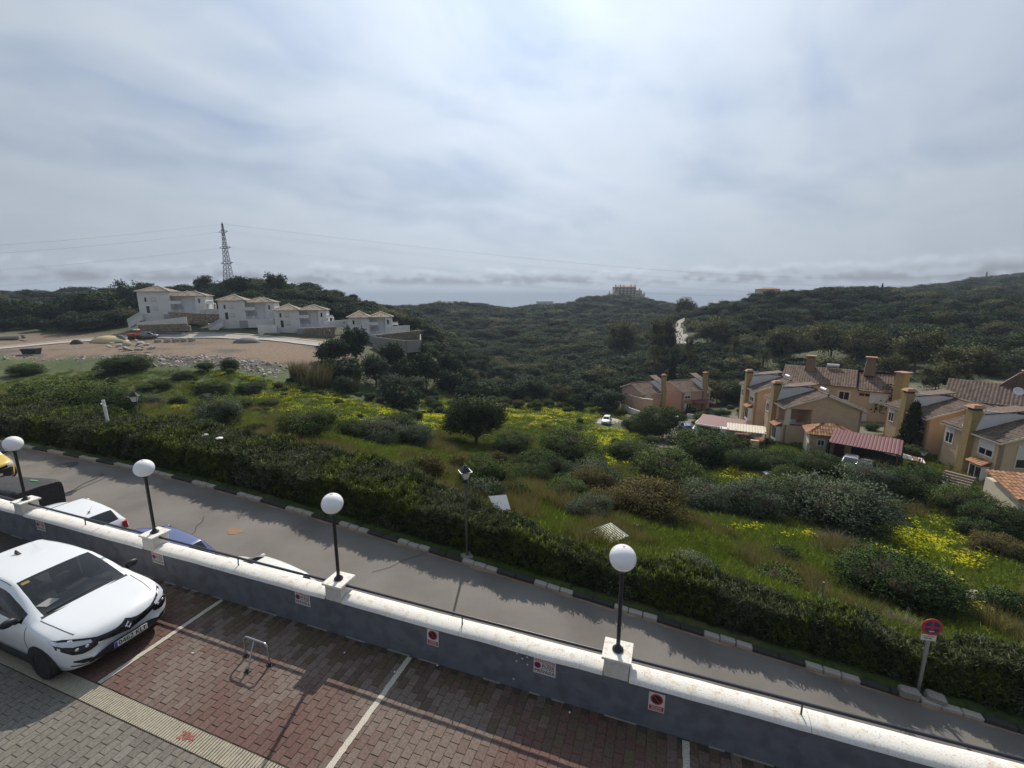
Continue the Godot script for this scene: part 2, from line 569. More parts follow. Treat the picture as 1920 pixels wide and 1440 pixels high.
# ---------------------------------------------------------------- land
# profiles of the ground: along a bearing (named by a column of the photograph), depth and height in metres
const LAND := [
	[-700, 30, -2.3, 70, -5, 150, -5, 300, 2, 700, 5],
	[-200, 30, -2.4, 60, -6.6, 95, -6.6, 130, -5.5, 200, -2, 400, 2, 800, 0],
	[0, 27, -2.5, 40, -4, 58, -7.4, 74, -9.3, 88, -8.3, 95, -6.2, 121, -5.9, 136, -4.4, 160, -3.4, 220, -2, 330, 0, 600, -5],
	[200, 27, -2.6, 40, -4.4, 56, -7.4, 72, -9.2, 87, -7.9, 97, -6.2, 125, -6.1, 138, -4.6, 160, -3, 230, 0, 330, 1, 600, -8],
	[330, 26, -2.7, 40, -4.9, 70, -9.5, 87, -7.9, 98, -6.3, 126, -6.3, 139, -3.0, 160, -1.5, 230, 5, 330, 1],
	[430, 26, -2.7, 40, -5, 70, -9.8, 87, -8.3, 99, -6.5, 124, -6.4, 138, -3.6, 160, -1, 215, 7.6, 260, 6, 330, 1, 600, -10],
	[560, 24, -3, 40, -6, 70, -11, 85, -10.8, 98, -8.8, 118, -7.2, 137, -5.6, 160, -2.4, 215, 4, 280, 1, 400, -8, 700, -20],
	[700, 22, -3.2, 40, -7, 60, -10.7, 80, -13.7, 95, -14.4, 107, -12.6, 120, -9.6, 139, -8.3, 165, -6, 220, -3.2, 300, -7, 450, -14, 700, -20],
	[800, 21, -3.6, 40, -8.5, 60, -12.2, 80, -15.6, 95, -17.2, 110, -18.5, 128, -16, 150, -13.5, 200, -11.5, 280, -17, 370, -18, 470, -9.5, 560, -14, 700, -24],
	[900, 20.5, -4, 40, -9.5, 60, -13.5, 80, -16.5, 95, -18.3, 115, -20.5, 150, -24, 220, -27, 300, -27, 400, -21, 490, -10.5, 580, -18, 700, -28],
	[1020, 20, -4.3, 26, -5.3, 40, -10, 60, -14.3, 80, -17.6, 100, -19.7, 130, -23.2, 180, -26, 260, -25, 350, -21, 450, -18, 540, -14, 640, -17, 800, -34],
	[1085, 380, -23, 480, -17, 560, -8, 640, -8, 740, -22],
	[1170, 19, -4.7, 25, -5.8, 40, -10.8, 60, -15, 80, -18.6, 100, -20.8, 130, -22.7, 180, -24.5, 260, -24, 380, -20, 480, -12, 560, 0.5, 640, 2.5, 730, -9, 900, -36],
	[1243, 300, -19, 400, -20, 480, -19, 570, -13, 650, -14, 760, -26],
	[1290, 18, -5, 24, -6.3, 35, -10, 55, -14.6, 75, -18.2, 100, -20.7, 125, -22, 160, -21, 190, -16, 280, -13, 340, -13.5, 450, -18, 700, -32],
	[1420, 17, -5.2, 23, -6.6, 35, -9.9, 50, -12.1, 62, -13.3, 75, -15.6, 100, -18.8, 130, -20.5, 170, -17, 230, -8, 285, -0.5, 350, -2, 500, -14, 800, -30],
	[1550, 16, -5.4, 22, -6.9, 30, -9.2, 45, -11.1, 58, -12.5, 72, -13.6, 90, -15.2, 115, -15.3, 150, -12.6, 210, -4, 285, 3.5, 350, 2, 500, -8],
	[1700, 15, -5.6, 30, -9.7, 42, -11.4, 55, -12.1, 70, -13, 90, -13.8, 120, -12.4, 170, -9, 240, -1.6, 310, 0, 450, 5, 600, 9, 800, 0],
	[1850, 14.5, -5.9, 28, -9.8, 38, -11.4, 50, -12, 65, -12.6, 85, -13, 110, -11.5, 150, -9, 200, -4.4, 240, -2.4, 300, 0, 450, 14, 600, 22, 800, 14],
	[2020, 14, -6.2, 28, -10.4, 40, -12, 60, -12.4, 90, -12, 130, -9, 200, 0, 300, 5, 450, 20, 600, 31, 800, 25],
	[2700, 14, -7, 40, -13, 90, -12, 200, 2, 400, 20, 700, 35],
]
const FAR_COLUMNS := [-700, 0, 560, 900, 1170, 1420, 1700, 2020, 2700]
const NA := 91
const NR := 100
var lat := PackedFloat32Array()
var relief := FastNoiseLite.new()
var patchy := FastNoiseLite.new()

func make_land() -> void:
	var q := []                       # (bearing, ln r, height)
	for row in LAND:
		for i in range(1, row.size(), 2):
			var zc: float = row[i]
			var hh: float = row[i + 1]
			var d := ((EYE - hh) / zc - sa) / ca
			var p := at(row[0], 720.0 + FOCAL * d, zc)
			q.append(Vector3(atan2(p.x, -p.z), log(Vector2(p.x, p.z).length()), hh))
	for px in FAR_COLUMNS:
		for e in [[1100, -42.0 if px < 1600 else -10.0], [1700, -75.0], [3000, -150.0], [4200, -164.0]]:
			var a := atan2(px - 960.0, FOCAL * 1.02)
			q.append(Vector3(a, log(e[0]), e[1]))
	var nq := q.size()
	var nn := nq + 3
	var mtx := []
	for i in nn:
		var r := PackedFloat64Array()
		r.resize(nn + 1)
		mtx.append(r)
	for i in nq:
		for j in nq:
			mtx[i][j] = tps(Vector2(q[i].x - q[j].x, (q[i].y - q[j].y) * 0.8).length_squared())
		mtx[i][i] = 0.004
		mtx[i][nq] = 1.0; mtx[i][nq + 1] = q[i].x; mtx[i][nq + 2] = q[i].y
		mtx[nq][i] = 1.0; mtx[nq + 1][i] = q[i].x; mtx[nq + 2][i] = q[i].y
		mtx[i][nn] = q[i].z
	for i in nn:                       # Gaussian elimination with pivoting
		var best := i
		for r in range(i + 1, nn):
			if absf(mtx[r][i]) > absf(mtx[best][i]):
				best = r
		var t = mtx[i]; mtx[i] = mtx[best]; mtx[best] = t
		var pr: PackedFloat64Array = mtx[i]
		for r in range(i + 1, nn):
			var row: PackedFloat64Array = mtx[r]
			var f := row[i] / pr[i]
			if f == 0.0:
				continue
			for cc in range(i, nn + 1):
				row[cc] -= f * pr[cc]
			mtx[r] = row
	var sol := PackedFloat64Array()
	sol.resize(nn)
	for i in range(nn - 1, -1, -1):
		var s: float = mtx[i][nn]
		for j in range(i + 1, nn):
			s -= mtx[i][j] * sol[j]
		sol[i] = s / mtx[i][i]
	lat.resize(NA * NR)
	var qx := PackedFloat32Array()
	var qy := PackedFloat32Array()
	for p in q:
		qx.append(p.x); qy.append(p.y)
	for ia in NA:
		var a := lerpf(-1.4, 1.4, float(ia) / (NA - 1))
		for ir in NR:
			var l := lerpf(log(8.0), log(4300.0), float(ir) / (NR - 1))
			var s := sol[nq] + sol[nq + 1] * a + sol[nq + 2] * l
			for k in nq:
				var da := a - qx[k]
				var dl := (l - qy[k]) * 0.8
				var d2 := da * da + dl * dl
				if d2 > 1e-9:
					s += sol[k] * 0.5 * d2 * log(d2)
			lat[ia * NR + ir] = s
	relief.seed = 5; relief.frequency = 0.12; relief.fractal_octaves = 3
	patchy.seed = 9; patchy.frequency = 0.05; patchy.fractal_octaves = 3

func tps(d2: float) -> float:
	return 0.0 if d2 < 1e-9 else 0.5 * d2 * log(d2)

func ground(x: float, z: float) -> float:
	var r := maxf(Vector2(x, z).length(), 8.01)
	var fa := clampf((atan2(x, -z) + 1.4) / 2.8, 0.0, 0.9999) * (NA - 1)
	var fr := clampf((log(r) - log(8.0)) / (log(4300.0) - log(8.0)), 0.0, 0.9999) * (NR - 1)
	var ia := int(fa)
	var ir := int(fr)
	var ta := fa - ia
	var tr := fr - ir
	var k := ia * NR + ir
	var h := lerpf(lerpf(lat[k], lat[k + 1], tr), lerpf(lat[k + NR], lat[k + NR + 1], tr), ta)
	var amp := 0.16 + 0.35 * smooth(25.0, 60.0, r) + 0.8 * smooth(150.0, 400.0, r)
	var pd := flatness(x, z, r)
	h += relief.get_noise_2d(x * (0.5 if r > 150.0 else 1.0), z * (0.5 if r > 150.0 else 1.0)) * amp * (1.0 - pd)
	if r > 130.0:
		h += patchy.get_noise_2d(x * 0.25 + 700.0, z * 0.25) * 7.0 * smooth(130.0, 260.0, r) * (1.0 - pd) * (1.0 - smooth(520.0, 900.0, r) * 0.6)
	var q := WB.inverse() * Vector3(x, 0, z)
	var n := -q.z
	if n < 22.0:
		var rh := road_h(q.x)
		if n < 13.75:
			return rh - 0.5
		h = lerpf(rh + 0.08, h, smooth(14.2, 21.0, n))
	return h

func flatness(x: float, z: float, r: float) -> float:       # graded ground: the building plots
	if r < 34.0:
		return 0.0
	var s := seen(Vector3(x, -8.0, z))
	if s.x < 800.0 and s.z > 95.0 and s.z < 165.0:
		return 0.8
	if s.x > 1180.0 and s.z > 38.0 and s.z < 120.0:
		return 0.8
	return 0.0

func on_ground(px: float, py: float, z0 := 15.0, z1 := 1500.0) -> Vector3:    # where the sight line through that place meets the land
	var zc := z0
	var prev := z0
	while zc < z1:
		var p := at(px, py, zc)
		if p.y < ground(p.x, p.z):
			var lo := prev
			var hi := zc
			for i in 12:
				var mid := (lo + hi) / 2
				var pm := at(px, py, mid)
				if pm.y < ground(pm.x, pm.z):
					hi = mid
				else:
					lo = mid
			var e := at(px, py, hi)
			return Vector3(e.x, ground(e.x, e.z), e.z)
		prev = zc
		zc *= 1.012
	return Vector3(0, -9999, 0)

func at_depth(px: float, zc: float) -> Vector3:             # the land's surface in that column of the photograph at that depth
	var p := at(px, 760.0, zc)
	for i in 6:
		var g := ground(p.x, p.z)
		var d := ((EYE - g) / zc - sa) / ca
		p = at(px, 720.0 + FOCAL * d, zc)
	return Vector3(p.x, ground(p.x, p.z), p.z)

func land_colour(x: float, h: float, z: float, s: Vector3) -> Color:
	var a := patchy.get_noise_2d(x, z)
	var b := patchy.get_noise_2d(x * 4.0 + 90.0, z * 4.0)
	var c := Color(0.075, 0.115, 0.026).lerp(Color(0.12, 0.165, 0.038), smooth(-0.3, 0.5, a))
	c = c.lerp(Color(0.17, 0.145, 0.08), smooth(0.2, 0.55, b) * 0.45)
	if s.z > 100.0:
		c = c.lerp(Color(0.05, 0.052, 0.026), 0.5)
	# graded earth of the building plots
	if s.x < 790.0 and s.z > 80.0 and s.z < 150.0:
		var edge := maxf(smooth(94.0, 97.5, s.z + b * 4.0), smooth(88.0, 92.0, s.z + b * 5.0) * smooth(250.0, 320.0, s.x) * (1.0 - smooth(480.0, 560.0, s.x))) * (1.0 - smooth(128.0, 137.0, s.z + b * 4.0)) * (1.0 - smooth(600.0, 700.0, s.x + a * 60.0))
		var earth := Color(0.115, 0.10, 0.088).lerp(Color(0.29, 0.205, 0.14), smooth(95.0, 98.0, s.z + b * 4.0) * smooth(-0.35, 0.1, a + 0.25))
		c = c.lerp(earth, edge)
	if s.x > 1200.0 and s.z > 57.0 and s.z < 103.0:            # yards and drives between the houses
		c = c.lerp(Color(0.26, 0.235, 0.19), 0.75 * smooth(57.0, 61.0, s.z) * (1.0 - smooth(96.0, 103.0, s.z)))
	return c

func lay_land() -> void:
	var na := 440
	var nr := 270
	var v := PackedVector3Array()
	var cc := PackedColorArray()
	var ix := PackedInt32Array()
	for ia in na + 1:
		var a := lerpf(-1.36, 1.36, float(ia) / na)
		for ir in nr + 1:
			var r := exp(lerpf(log(11.0), log(4200.0), float(ir) / nr))
			var x := sin(a) * r
			var z := -cos(a) * r
			var h := ground(x, z)
			v.append(Vector3(x, h, z))
			cc.append(land_colour(x, h, z, seen(Vector3(x, h, z))))
	var n := PackedVector3Array()
	n.resize(v.size())
	var w := nr + 1
	for ia in na + 1:
		for ir in nr + 1:
			var k := ia * w + ir
			var da := v[mini(ia + 1, na) * w + ir] - v[maxi(ia - 1, 0) * w + ir]
			var dr := v[ia * w + mini(ir + 1, nr)] - v[ia * w + maxi(ir - 1, 0)]
			n[k] = da.cross(dr).normalized()
			if ia < na and ir < nr:
				ix.append(k); ix.append(k + w + 1); ix.append(k + w)
				ix.append(k); ix.append(k + 1); ix.append(k + w + 1)
	var arr := []
	arr.resize(Mesh.ARRAY_MAX)
	arr[Mesh.ARRAY_VERTEX] = v; arr[Mesh.ARRAY_NORMAL] = n; arr[Mesh.ARRAY_COLOR] = cc; arr[Mesh.ARRAY_INDEX] = ix
	var m := ArrayMesh.new()
	m.add_surface_from_arrays(Mesh.PRIMITIVE_TRIANGLES, arr)
	structure("hillside_terrain", m, "terrain")
	var b := MB.new()                  # the sea
	var g := []
	for r in [1500.0, 4000.0, 9000.0, 18000.0, 40000.0]:
		var row := []
		for j in 65:
			var a := lerpf(-1.5, 1.5, j / 64.0)
			row.append(Vector3(sin(a) * r, SEA, -cos(a) * r))
		g.append(row)
	for i in 4:
		for j in 64:
			b.quad(g[i][j], g[i][j + 1], g[i + 1][j + 1], g[i + 1][j])
	structure("sea", b, "sea")

func drape(called: String, path: Array, width: float, mat_, lift := 0.08, across := 5) -> void:   # a strip of made ground laid on the land
	var g := []
	var pts := []
	for i in path.size() - 1:
		var steps := int(maxf(2.0, (path[i + 1] - path[i]).length() / 1.2))
		for k in steps:
			var t := float(k) / steps
			var p0: Vector3 = path[maxi(i - 1, 0)]
			var p3: Vector3 = path[mini(i + 2, path.size() - 1)]
			pts.append((path[i] as Vector3).cubic_interpolate(path[i + 1], p0, p3, t))
	pts.append(path[-1])
	for i in pts.size():
		var d: Vector3 = pts[mini(i + 1, pts.size() - 1)] - pts[maxi(i - 1, 0)]
		d.y = 0
		var s := d.normalized().cross(Vector3.UP)
		var row := []
		for j in across + 1:
			var p: Vector3 = pts[i] + s * width * (float(j) / across - 0.5)
			p.y = ground(p.x, p.z) + lift
			row.append(p)
		g.append(row)
	var b := MB.new()
	b.smooth_grid(g)
	structure(called, b, mat_)


# ---------------------------------------------------------------- the car park, its wall and the street
func text_mesh(s: String, h: float, depth := 0.002, bold := true, face := "Droid Sans") -> TextMesh:
	var t := TextMesh.new()
	var f := SystemFont.new()
	f.font_names = PackedStringArray([face])
	f.font_weight = 700 if bold else 400
	t.font = f
	t.text = s
	t.font_size = 64
	t.pixel_size = h / 46.0
	t.depth = depth
	t.curve_step = 4.0
	return t

func build_front() -> void:
	paving()
	wall()
	street()
	globe_lamps()
	notices()
	bike_hoop()

func paver(l: float, w: float, tint: Color) -> ArrayMesh:
	var b := MB.new()
	b.tint = tint
	b.cbox(Vector3(0, -0.03, 0), Vector3(w, 0.06, l), 0.006)
	return b.done()

func paving() -> void:
	var rng := RandomNumberGenerator.new()
	rng.seed = 4
	# red bays
	var bed := MB.new()
	bed.quad(W(-26, -0.008, 0.6), W(9, -0.008, 0.6), W(9, -0.008, 5.9), W(-26, -0.008, 5.9))
	bed.box(W(-8, -1.6, 2.6), Vector3(36, 3.1, 6.2), WB)
	var bay := structure("parking_bay_paving", bed, "bay_bed")
	var reds := []
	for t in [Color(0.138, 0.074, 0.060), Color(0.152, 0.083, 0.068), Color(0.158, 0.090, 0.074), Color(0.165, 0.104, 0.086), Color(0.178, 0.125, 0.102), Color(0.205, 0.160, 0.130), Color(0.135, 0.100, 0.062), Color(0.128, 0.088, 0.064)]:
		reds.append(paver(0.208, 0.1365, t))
	var places := []
	for i in range(-100, 60):
		var s := -0.02 + i * 0.14
		for k in range(0, 12):
			var n := 3.765 + k * 0.212 + (0.106 if i % 2 else 0.0)
			if n > 5.82:
				continue
			places.append([W(s, 0, n), s, n])
		if i % 2:
			places.append([W(s, 0, 3.712), s, 3.712, 0.47])
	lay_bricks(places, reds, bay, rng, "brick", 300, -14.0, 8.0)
	# grey driveway
	var greys := []
	for t in [Color(0.205, 0.19, 0.16), Color(0.225, 0.21, 0.18), Color(0.18, 0.165, 0.142), Color(0.24, 0.225, 0.195), Color(0.155, 0.145, 0.125)]:
		greys.append(paver(0.208, 0.1365, t))
	var dbed := MB.new()
	dbed.quad(W(-26, -0.0055, 0.4), W(9, -0.0055, 0.4), W(9, -0.0055, 3.36), W(-26, -0.0055, 3.36))
	var drive := structure("driveway_paving", dbed, "bay_bed")
	places = []
	for i in range(-140, 0):
		var s := -1.0 + i * 0.14 + 0.03
		for k in range(0, 13):
			var n := 3.25 - k * 0.212 - (0.106 if i % 2 else 0.0)
			places.append([W(s, 0, n), s, n])
		if i % 2:
			places.append([W(s, 0, 3.305), s, 3.305, 0.47])
	lay_bricks(places, greys, drive, rng, "brick", 300, -16.0, 0.0)
	# ribbed cream band between them
	var band := MB.new()
	band.quad(W(-26, -0.0025, 3.36), W(9, -0.0025, 3.36), W(9, -0.0025, 3.65), W(-26, -0.0025, 3.65))
	var bn := structure("ribbed_paving_band", band, "bay_bed")
	var tile := MB.new()
	tile.box(Vector3(0, -0.026, 0), Vector3(0.196, 0.04, 0.275))
	for k in 4:
		tile.hexa(Vector3(-0.0735 + k * 0.049, -0.001, 0), Vector3(0.04, 0.011, 0.274), Vector3(0.033, 0.011, 0.27))
	var tm := tile.done()
	for i in range(-72, 10):
		var s := i * 0.2
		if seen(W(s, 0, 3.5)).x > -300.0 and seen(W(s, 0, 3.5)).x < 1200.0:
			part("tile", tm, "strip", bn, Transform3D(WB * Basis(Vector3.RIGHT, rng.randf_range(-0.01, 0.01)), W(s, 0.003 + rng.randf_range(-0.0015, 0.0015), 3.505)))
	# painted bay lines, worn at the edges
	for q in [[-8.54, "white painted bay line beside the white hatchback"], [-3.985, "white painted bay line between the two empty bays"], [0.585, "white painted bay line below the no-parking notice"]]:
		var b := MB.new()
		var w := 0.048
		var l := []
		var r := []
		for k in 41:
			var n := 3.67 + k * 0.0545
			l.append(W(q[0] - w + rng.randf_range(-0.006, 0.006), 0.0065, n))
			r.append(W(q[0] + w + rng.randf_range(-0.006, 0.006), 0.0065, n))
		for k in 40:
			b.quad(l[k], r[k], r[k + 1], l[k + 1])
		single("painted_bay_line", b, "line_paint", q[1], "road marking")
	var num := MeshInstance3D.new()
	var tx := text_mesh("204", 0.12, 0.001)
	num.name = "painted_number"
	num.mesh = tx
	num.material_override = M["paint_red"]
	add_child(num)
	num.transform = Transform3D(WB * Basis(Vector3.RIGHT, -PI / 2) * Basis(Vector3.BACK, 0.1), W(-6.25, 0.0105, 3.505))
	tag(num, "faded red number painted on the cream ribbed band", "painted number")
	# droppings and a pebble or two
	for q in [[646, 1224], [361, 1225], [820, 1248], [740, 1260], [1068, 1336]]:
		var d: float = (q[1] - 720.0) / FOCAL
		var p := at(q[0], q[1], EYE / (sa + d * ca))
		var b := MB.new()
		b.ball(Vector3.ZERO, Vector3(0.022, 0.006, 0.017), 4, 8)
		single("white_pebble", b, "bird_white", "small white speck on the shaded bay paving", "pebble", Transform3D(Basis(Vector3.UP, rng.randf() * 6.0), p + Vector3(0, 0.006, 0)), "specks on the bay paving")

func lay_bricks(places: Array, kinds: Array, parent: Node3D, rng: RandomNumberGenerator, called: String, most: int, s0: float, s1: float) -> void:
	var near := []
	for q in places:
		var e := seen(q[0])
		var half: float = q[3] if q.size() > 3 else 1.0
		q.resize(3)
		q.append(e.z if e.x > -60 and e.x < 1980 and e.y < 1475 else 90.0 + e.z)
		q.append(half)
		if q[1] > s0 and q[1] < s1:
			near.append(q)
	near.sort_custom(func(a, b): return a[3] < b[3])
	var rest: Array[Array] = []
	for k in kinds.size():
		rest.append([])
	var wear := FastNoiseLite.new()
	wear.seed = 77; wear.frequency = 0.3; wear.fractal_octaves = 3
	for i in near.size():
		var q: Array = near[i]
		var t := Transform3D(WB * Basis(Vector3.UP, rng.randf_range(-0.015, 0.015)) * Basis(Vector3.RIGHT, rng.randf_range(-0.012, 0.012)) * Basis(Vector3.BACK, rng.randf_range(-0.012, 0.012)) * Basis.from_scale(Vector3(1, 1, q[4])), q[0] + WB * Vector3(rng.randf_range(-0.0015, 0.0015), rng.randf_range(-0.003, 0.0015), rng.randf_range(-0.0015, 0.0015)))
		var a := wear.get_noise_2d(q[1], q[2]) * 1.5 + rng.randf_range(-0.3, 0.3)
		var plain := mini(kinds.size(), 6)
		var kind := clampi(int((a + 0.75) / 1.5 * plain), 0, plain - 1)
		if kinds.size() > 6 and q[2] > 4.95 + 0.6 * rng.randf() and rng.randf() < 0.6:      # moss along the foot of the wall, its tone also deepens the shade
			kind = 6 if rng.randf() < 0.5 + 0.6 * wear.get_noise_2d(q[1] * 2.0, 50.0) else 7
		if i < most:
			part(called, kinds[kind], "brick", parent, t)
		else:
			rest[kind].append(t)
	for k in kinds.size():
		var cols := []
		cols.resize(rest[k].size())
		cols.fill(Color.WHITE)
		scatter("more_bricks", kinds[k], "brick", rest[k], cols, parent)

const PILLARS := [-15.6, -10.66, -5.59, -0.44]

func wall() -> void:
	var rng := RandomNumberGenerator.new()
	rng.seed = 14
	var t := thing("parapet_wall", "low grey painted parapet wall with a rounded white coping above the street", "wall")
	var body := MB.new()
	body.quad(W(-34, 0, 5.88), W(9, 0, 5.88), W(9, 0.72, 5.88), W(-34, 0.72, 5.88))
	body.quad(W(9, -6.2, 6.16), W(-34, -6.2, 6.16), W(-34, 0.72, 6.16), W(9, 0.72, 6.16))
	body.quad(W(-34, 0.72, 5.88), W(9, 0.72, 5.88), W(9, 0.72, 6.16), W(-34, 0.72, 6.16))
	body.quad(W(9, -6.2, 5.88), W(9, -6.2, 6.16), W(9, 0.72, 6.16), W(9, 0.72, 5.88))
	part("wall_face", body, "wall_grey", t)
	# footing: a ragged line of mortar
	var ft := MB.new()
	var s := -16.0
	while s < 6.0:
		var l := rng.randf_range(0.1, 0.5)
		ft.box(W(s, 0.006, 5.872), Vector3(l, rng.randf_range(0.008, 0.02), 0.02), WB)
		s += l + rng.randf_range(0.05, 0.9)
	part("mortar_edge", ft, "concrete", t)
	# rounded coping, cast in lengths between the pillars
	var wob := FastNoiseLite.new()
	wob.seed = 3; wob.frequency = 0.9; wob.fractal_octaves = 3
	var ends := []
	var bounds := [-34.0]
	for p in PILLARS:
		bounds.append(p - 0.19); bounds.append(p + 0.19)
	bounds.append(9.0)
	for i in range(0, bounds.size(), 2):
		var a: float = bounds[i]
		var z: float = bounds[i + 1]
		var parts := int(ceil((z - a) / 2.5))
		for k in parts:
			ends.append([lerpf(a, z, float(k) / parts), lerpf(a, z, float(k + 1) / parts)])
	for e in ends:
		var b := MB.new()
		var g := []
		var steps := int(maxf(4, (e[1] - e[0]) / 0.12))
		for i in steps + 1:
			var ss := lerpf(e[0] + 0.003, e[1] - 0.003, float(i) / steps)
			var row := []
			for j in 11:
				var an := PI * j / 10.0
				var r := 1.0 + 0.05 * wob.get_noise_2d(ss, j * 0.2)
				var drop := 0.012 * wob.get_noise_2d(ss * 0.5, 40.0)
				row.append(W(ss, 0.715 + 0.095 * pow(sin(an), 0.8) * r + drop, 6.02 - 0.178 * cos(an) * r))
			g.append(row)
		b.smooth_grid(g)
		for e2 in [0, steps]:
			for j in range(1, 10):
				if e2 == 0:
					b.tri(g[0][0], g[0][j + 1], g[0][j])
				else:
					b.tri(g[steps][0], g[steps][j], g[steps][j + 1])
		part("coping", b, "coping", t)
	for p in PILLARS:
		var b := MB.new()
		b.cbox(W(p, 0.868, 6.03), Vector3(0.36, 0.31, 0.34), 0.008, WB)
		var q := part("pillar", b, "white_wall", t)
		b = MB.new()
		b.cbox(W(p, 1.042, 6.035), Vector3(0.43, 0.034, 0.43), 0.006, WB)
		part("pillar_cap", b, "coping", q)
	# handrails between the pillars
	var names := ["left of the first globe lamp", "between the first and second globe lamps", "between the second and third globe lamps", "between the third and fourth globe lamps", "running down from the fourth globe lamp"]
	for i in 5:
		var a: float = -34.0 if i == 0 else PILLARS[i - 1] + 0.19
		var z: float = 9.0 if i == 4 else PILLARS[i] - 0.19
		var o := thing("handrail", "dark tube handrail over the coping " + names[i], "handrail", Transform3D(), "handrails along the parapet")
		var b := MB.new()
		b.tube([W(a, 0.985, 6.01), W((a + z) / 2, 0.98, 6.01), W(z, 0.985, 6.01)], 0.024, 0.024, 8)
		part("rail", b, "rail_metal", o)
		for k in ([0.5] if i < 4 else [0.24, 0.72]):
			var ss: float = lerpf(a, z, k)
			b = MB.new()
			b.tube([W(ss, 0.79, 6.0), W(ss, 0.98, 6.01)], 0.012, 0.012, 6)
			part("rail_post", b, "rail_metal", o)

func globe_lamps() -> void:
	var lab := ["white globe lamp on a black pole, beside the black covered trailer", "white globe lamp on a black pole, above the blue parked car", "white globe lamp on a black pole, beside the cream parked car", "white globe lamp on a black pole, nearest the no-stopping sign"]
	var proto: Node3D = null
	for i in 4:
		var o: Node3D
		if proto == null:
			o = thing("globe_lamp", lab[0], "lamp", Transform3D(), "globe lamps on the parapet pillars")
			proto = o
			var b := MB.new()
			b.lathe([[0.0, 0.0], [0.075, 0.0], [0.085, 0.012], [0.08, 0.03], [0.05, 0.045], [0.036, 0.09], [0.034, 0.1], [0.0, 0.1]], 20)
			part("foot", b, "black_metal", o)
			b = MB.new()
			b.lathe([[0.031, 0.06], [0.031, 1.3], [0.045, 1.305], [0.05, 1.335], [0.062, 1.35], [0.0, 1.352]], 16)
			part("pole", b, "black_metal", o)
			b = MB.new()
			b.ball(Vector3(0, 1.53, 0), Vector3(0.192, 0.188, 0.192), 24, 40)
			var g := part("globe", b, "globe", o)
			b = MB.new()
			b.lathe([[0.028, 1.712], [0.028, 1.722], [0.0, 1.724]], 12)
			part("globe_plug", b, "trim_cream", g)
		else:
			o = proto.duplicate()
			o.name = numbered("globe_lamp")
			add_child(o)
			o.set_meta("label", lab[i])
		o.transform = TW(PILLARS[i], 1.059, 6.035, i * 1.3)

func notice(called: String, label: String, s: float, h: float, kind: int, tilt: float) -> void:
	var o := thing(called, label, "sign", TW(s, h, 5.876) * Transform3D(Basis(Vector3.BACK, tilt)))
	var b := MB.new()
	var w := 0.36 if kind == 0 else 0.225
	var hh := 0.275 if kind == 0 else 0.31
	b.cbox(Vector3(0, 0, 0.002), Vector3(w, hh, 0.004), 0.0005)
	part("plate", b, "sign_white", o)
	var ring := func(c: Vector3, r: float) -> void:
		var k := MB.new()
		k.lathe([[0.0, 0.0], [r, 0.0], [r, 0.0012], [0.0, 0.0012]], 32)
		part("red_ring", k, "sign_red", o, Transform3D(Basis(Vector3.RIGHT, PI / 2), c))
		k = MB.new()
		k.lathe([[0.0, 0.0], [r * 0.76, 0.0], [r * 0.76, 0.0012], [0.0, 0.0012]], 32)
		part("dark_disc", k, "sign_black" if kind == 1 else "sign_blue", o, Transform3D(Basis(Vector3.RIGHT, PI / 2), c + Vector3(0, 0, 0.0012)))
		k = MB.new()
		k.box(Vector3.ZERO, Vector3(r * 1.6, r * 0.17, 0.0012), Basis(Vector3.BACK, -PI / 4))
		part("red_bar", k, "sign_red", o, Transform3D(Basis(), c + Vector3(0, 0, 0.0032)))
	var say := func(t: String, x: float, y: float, size: float, m: String, wide: float) -> void:
		var tm := text_mesh(t, size, 0.001)
		var sc: float = wide / maxf(tm.get_aabb().size.x, 0.001)
		part("lettering", tm, m, o, Transform3D(Basis.from_scale(Vector3(sc, 1, 1)), Vector3(x, y, 0.0048)))
	if kind == 0:
		say.call("ATENCIÓN", 0.0, 0.098, 0.045, "sign_red", 0.325)
		ring.call(Vector3(-0.115, 0.012, 0.0041), 0.056)
		say.call("NO APARCAR", 0.055, 0.052, 0.02, "sign_black", 0.2)
		say.call("PLAZA", 0.055, 0.012, 0.042, "sign_black", 0.2)
		say.call("DE GARAJE", 0.055, -0.03, 0.02, "sign_black", 0.2)
		say.call("PRIVADA", 0.0, -0.087, 0.052, "sign_black", 0.325)
	else:
		ring.call(Vector3(0, 0.05, 0.0041), 0.088)
		var k := MB.new()
		k.box(Vector3(0, -0.1, 0.0046), Vector3(0.2, 0.078, 0.001))
		part("red_panel", k, "sign_red", o)
		for q in [["PROHIBIDO", -0.083], ["APARCAR", -0.117]]:
			var tm := text_mesh(q[0], 0.022, 0.001)
			part("lettering", tm, "sign_white", o, Transform3D(Basis.from_scale(Vector3(0.15 / tm.get_aabb().size.x, 1, 1)), Vector3(0, q[1], 0.0056)))

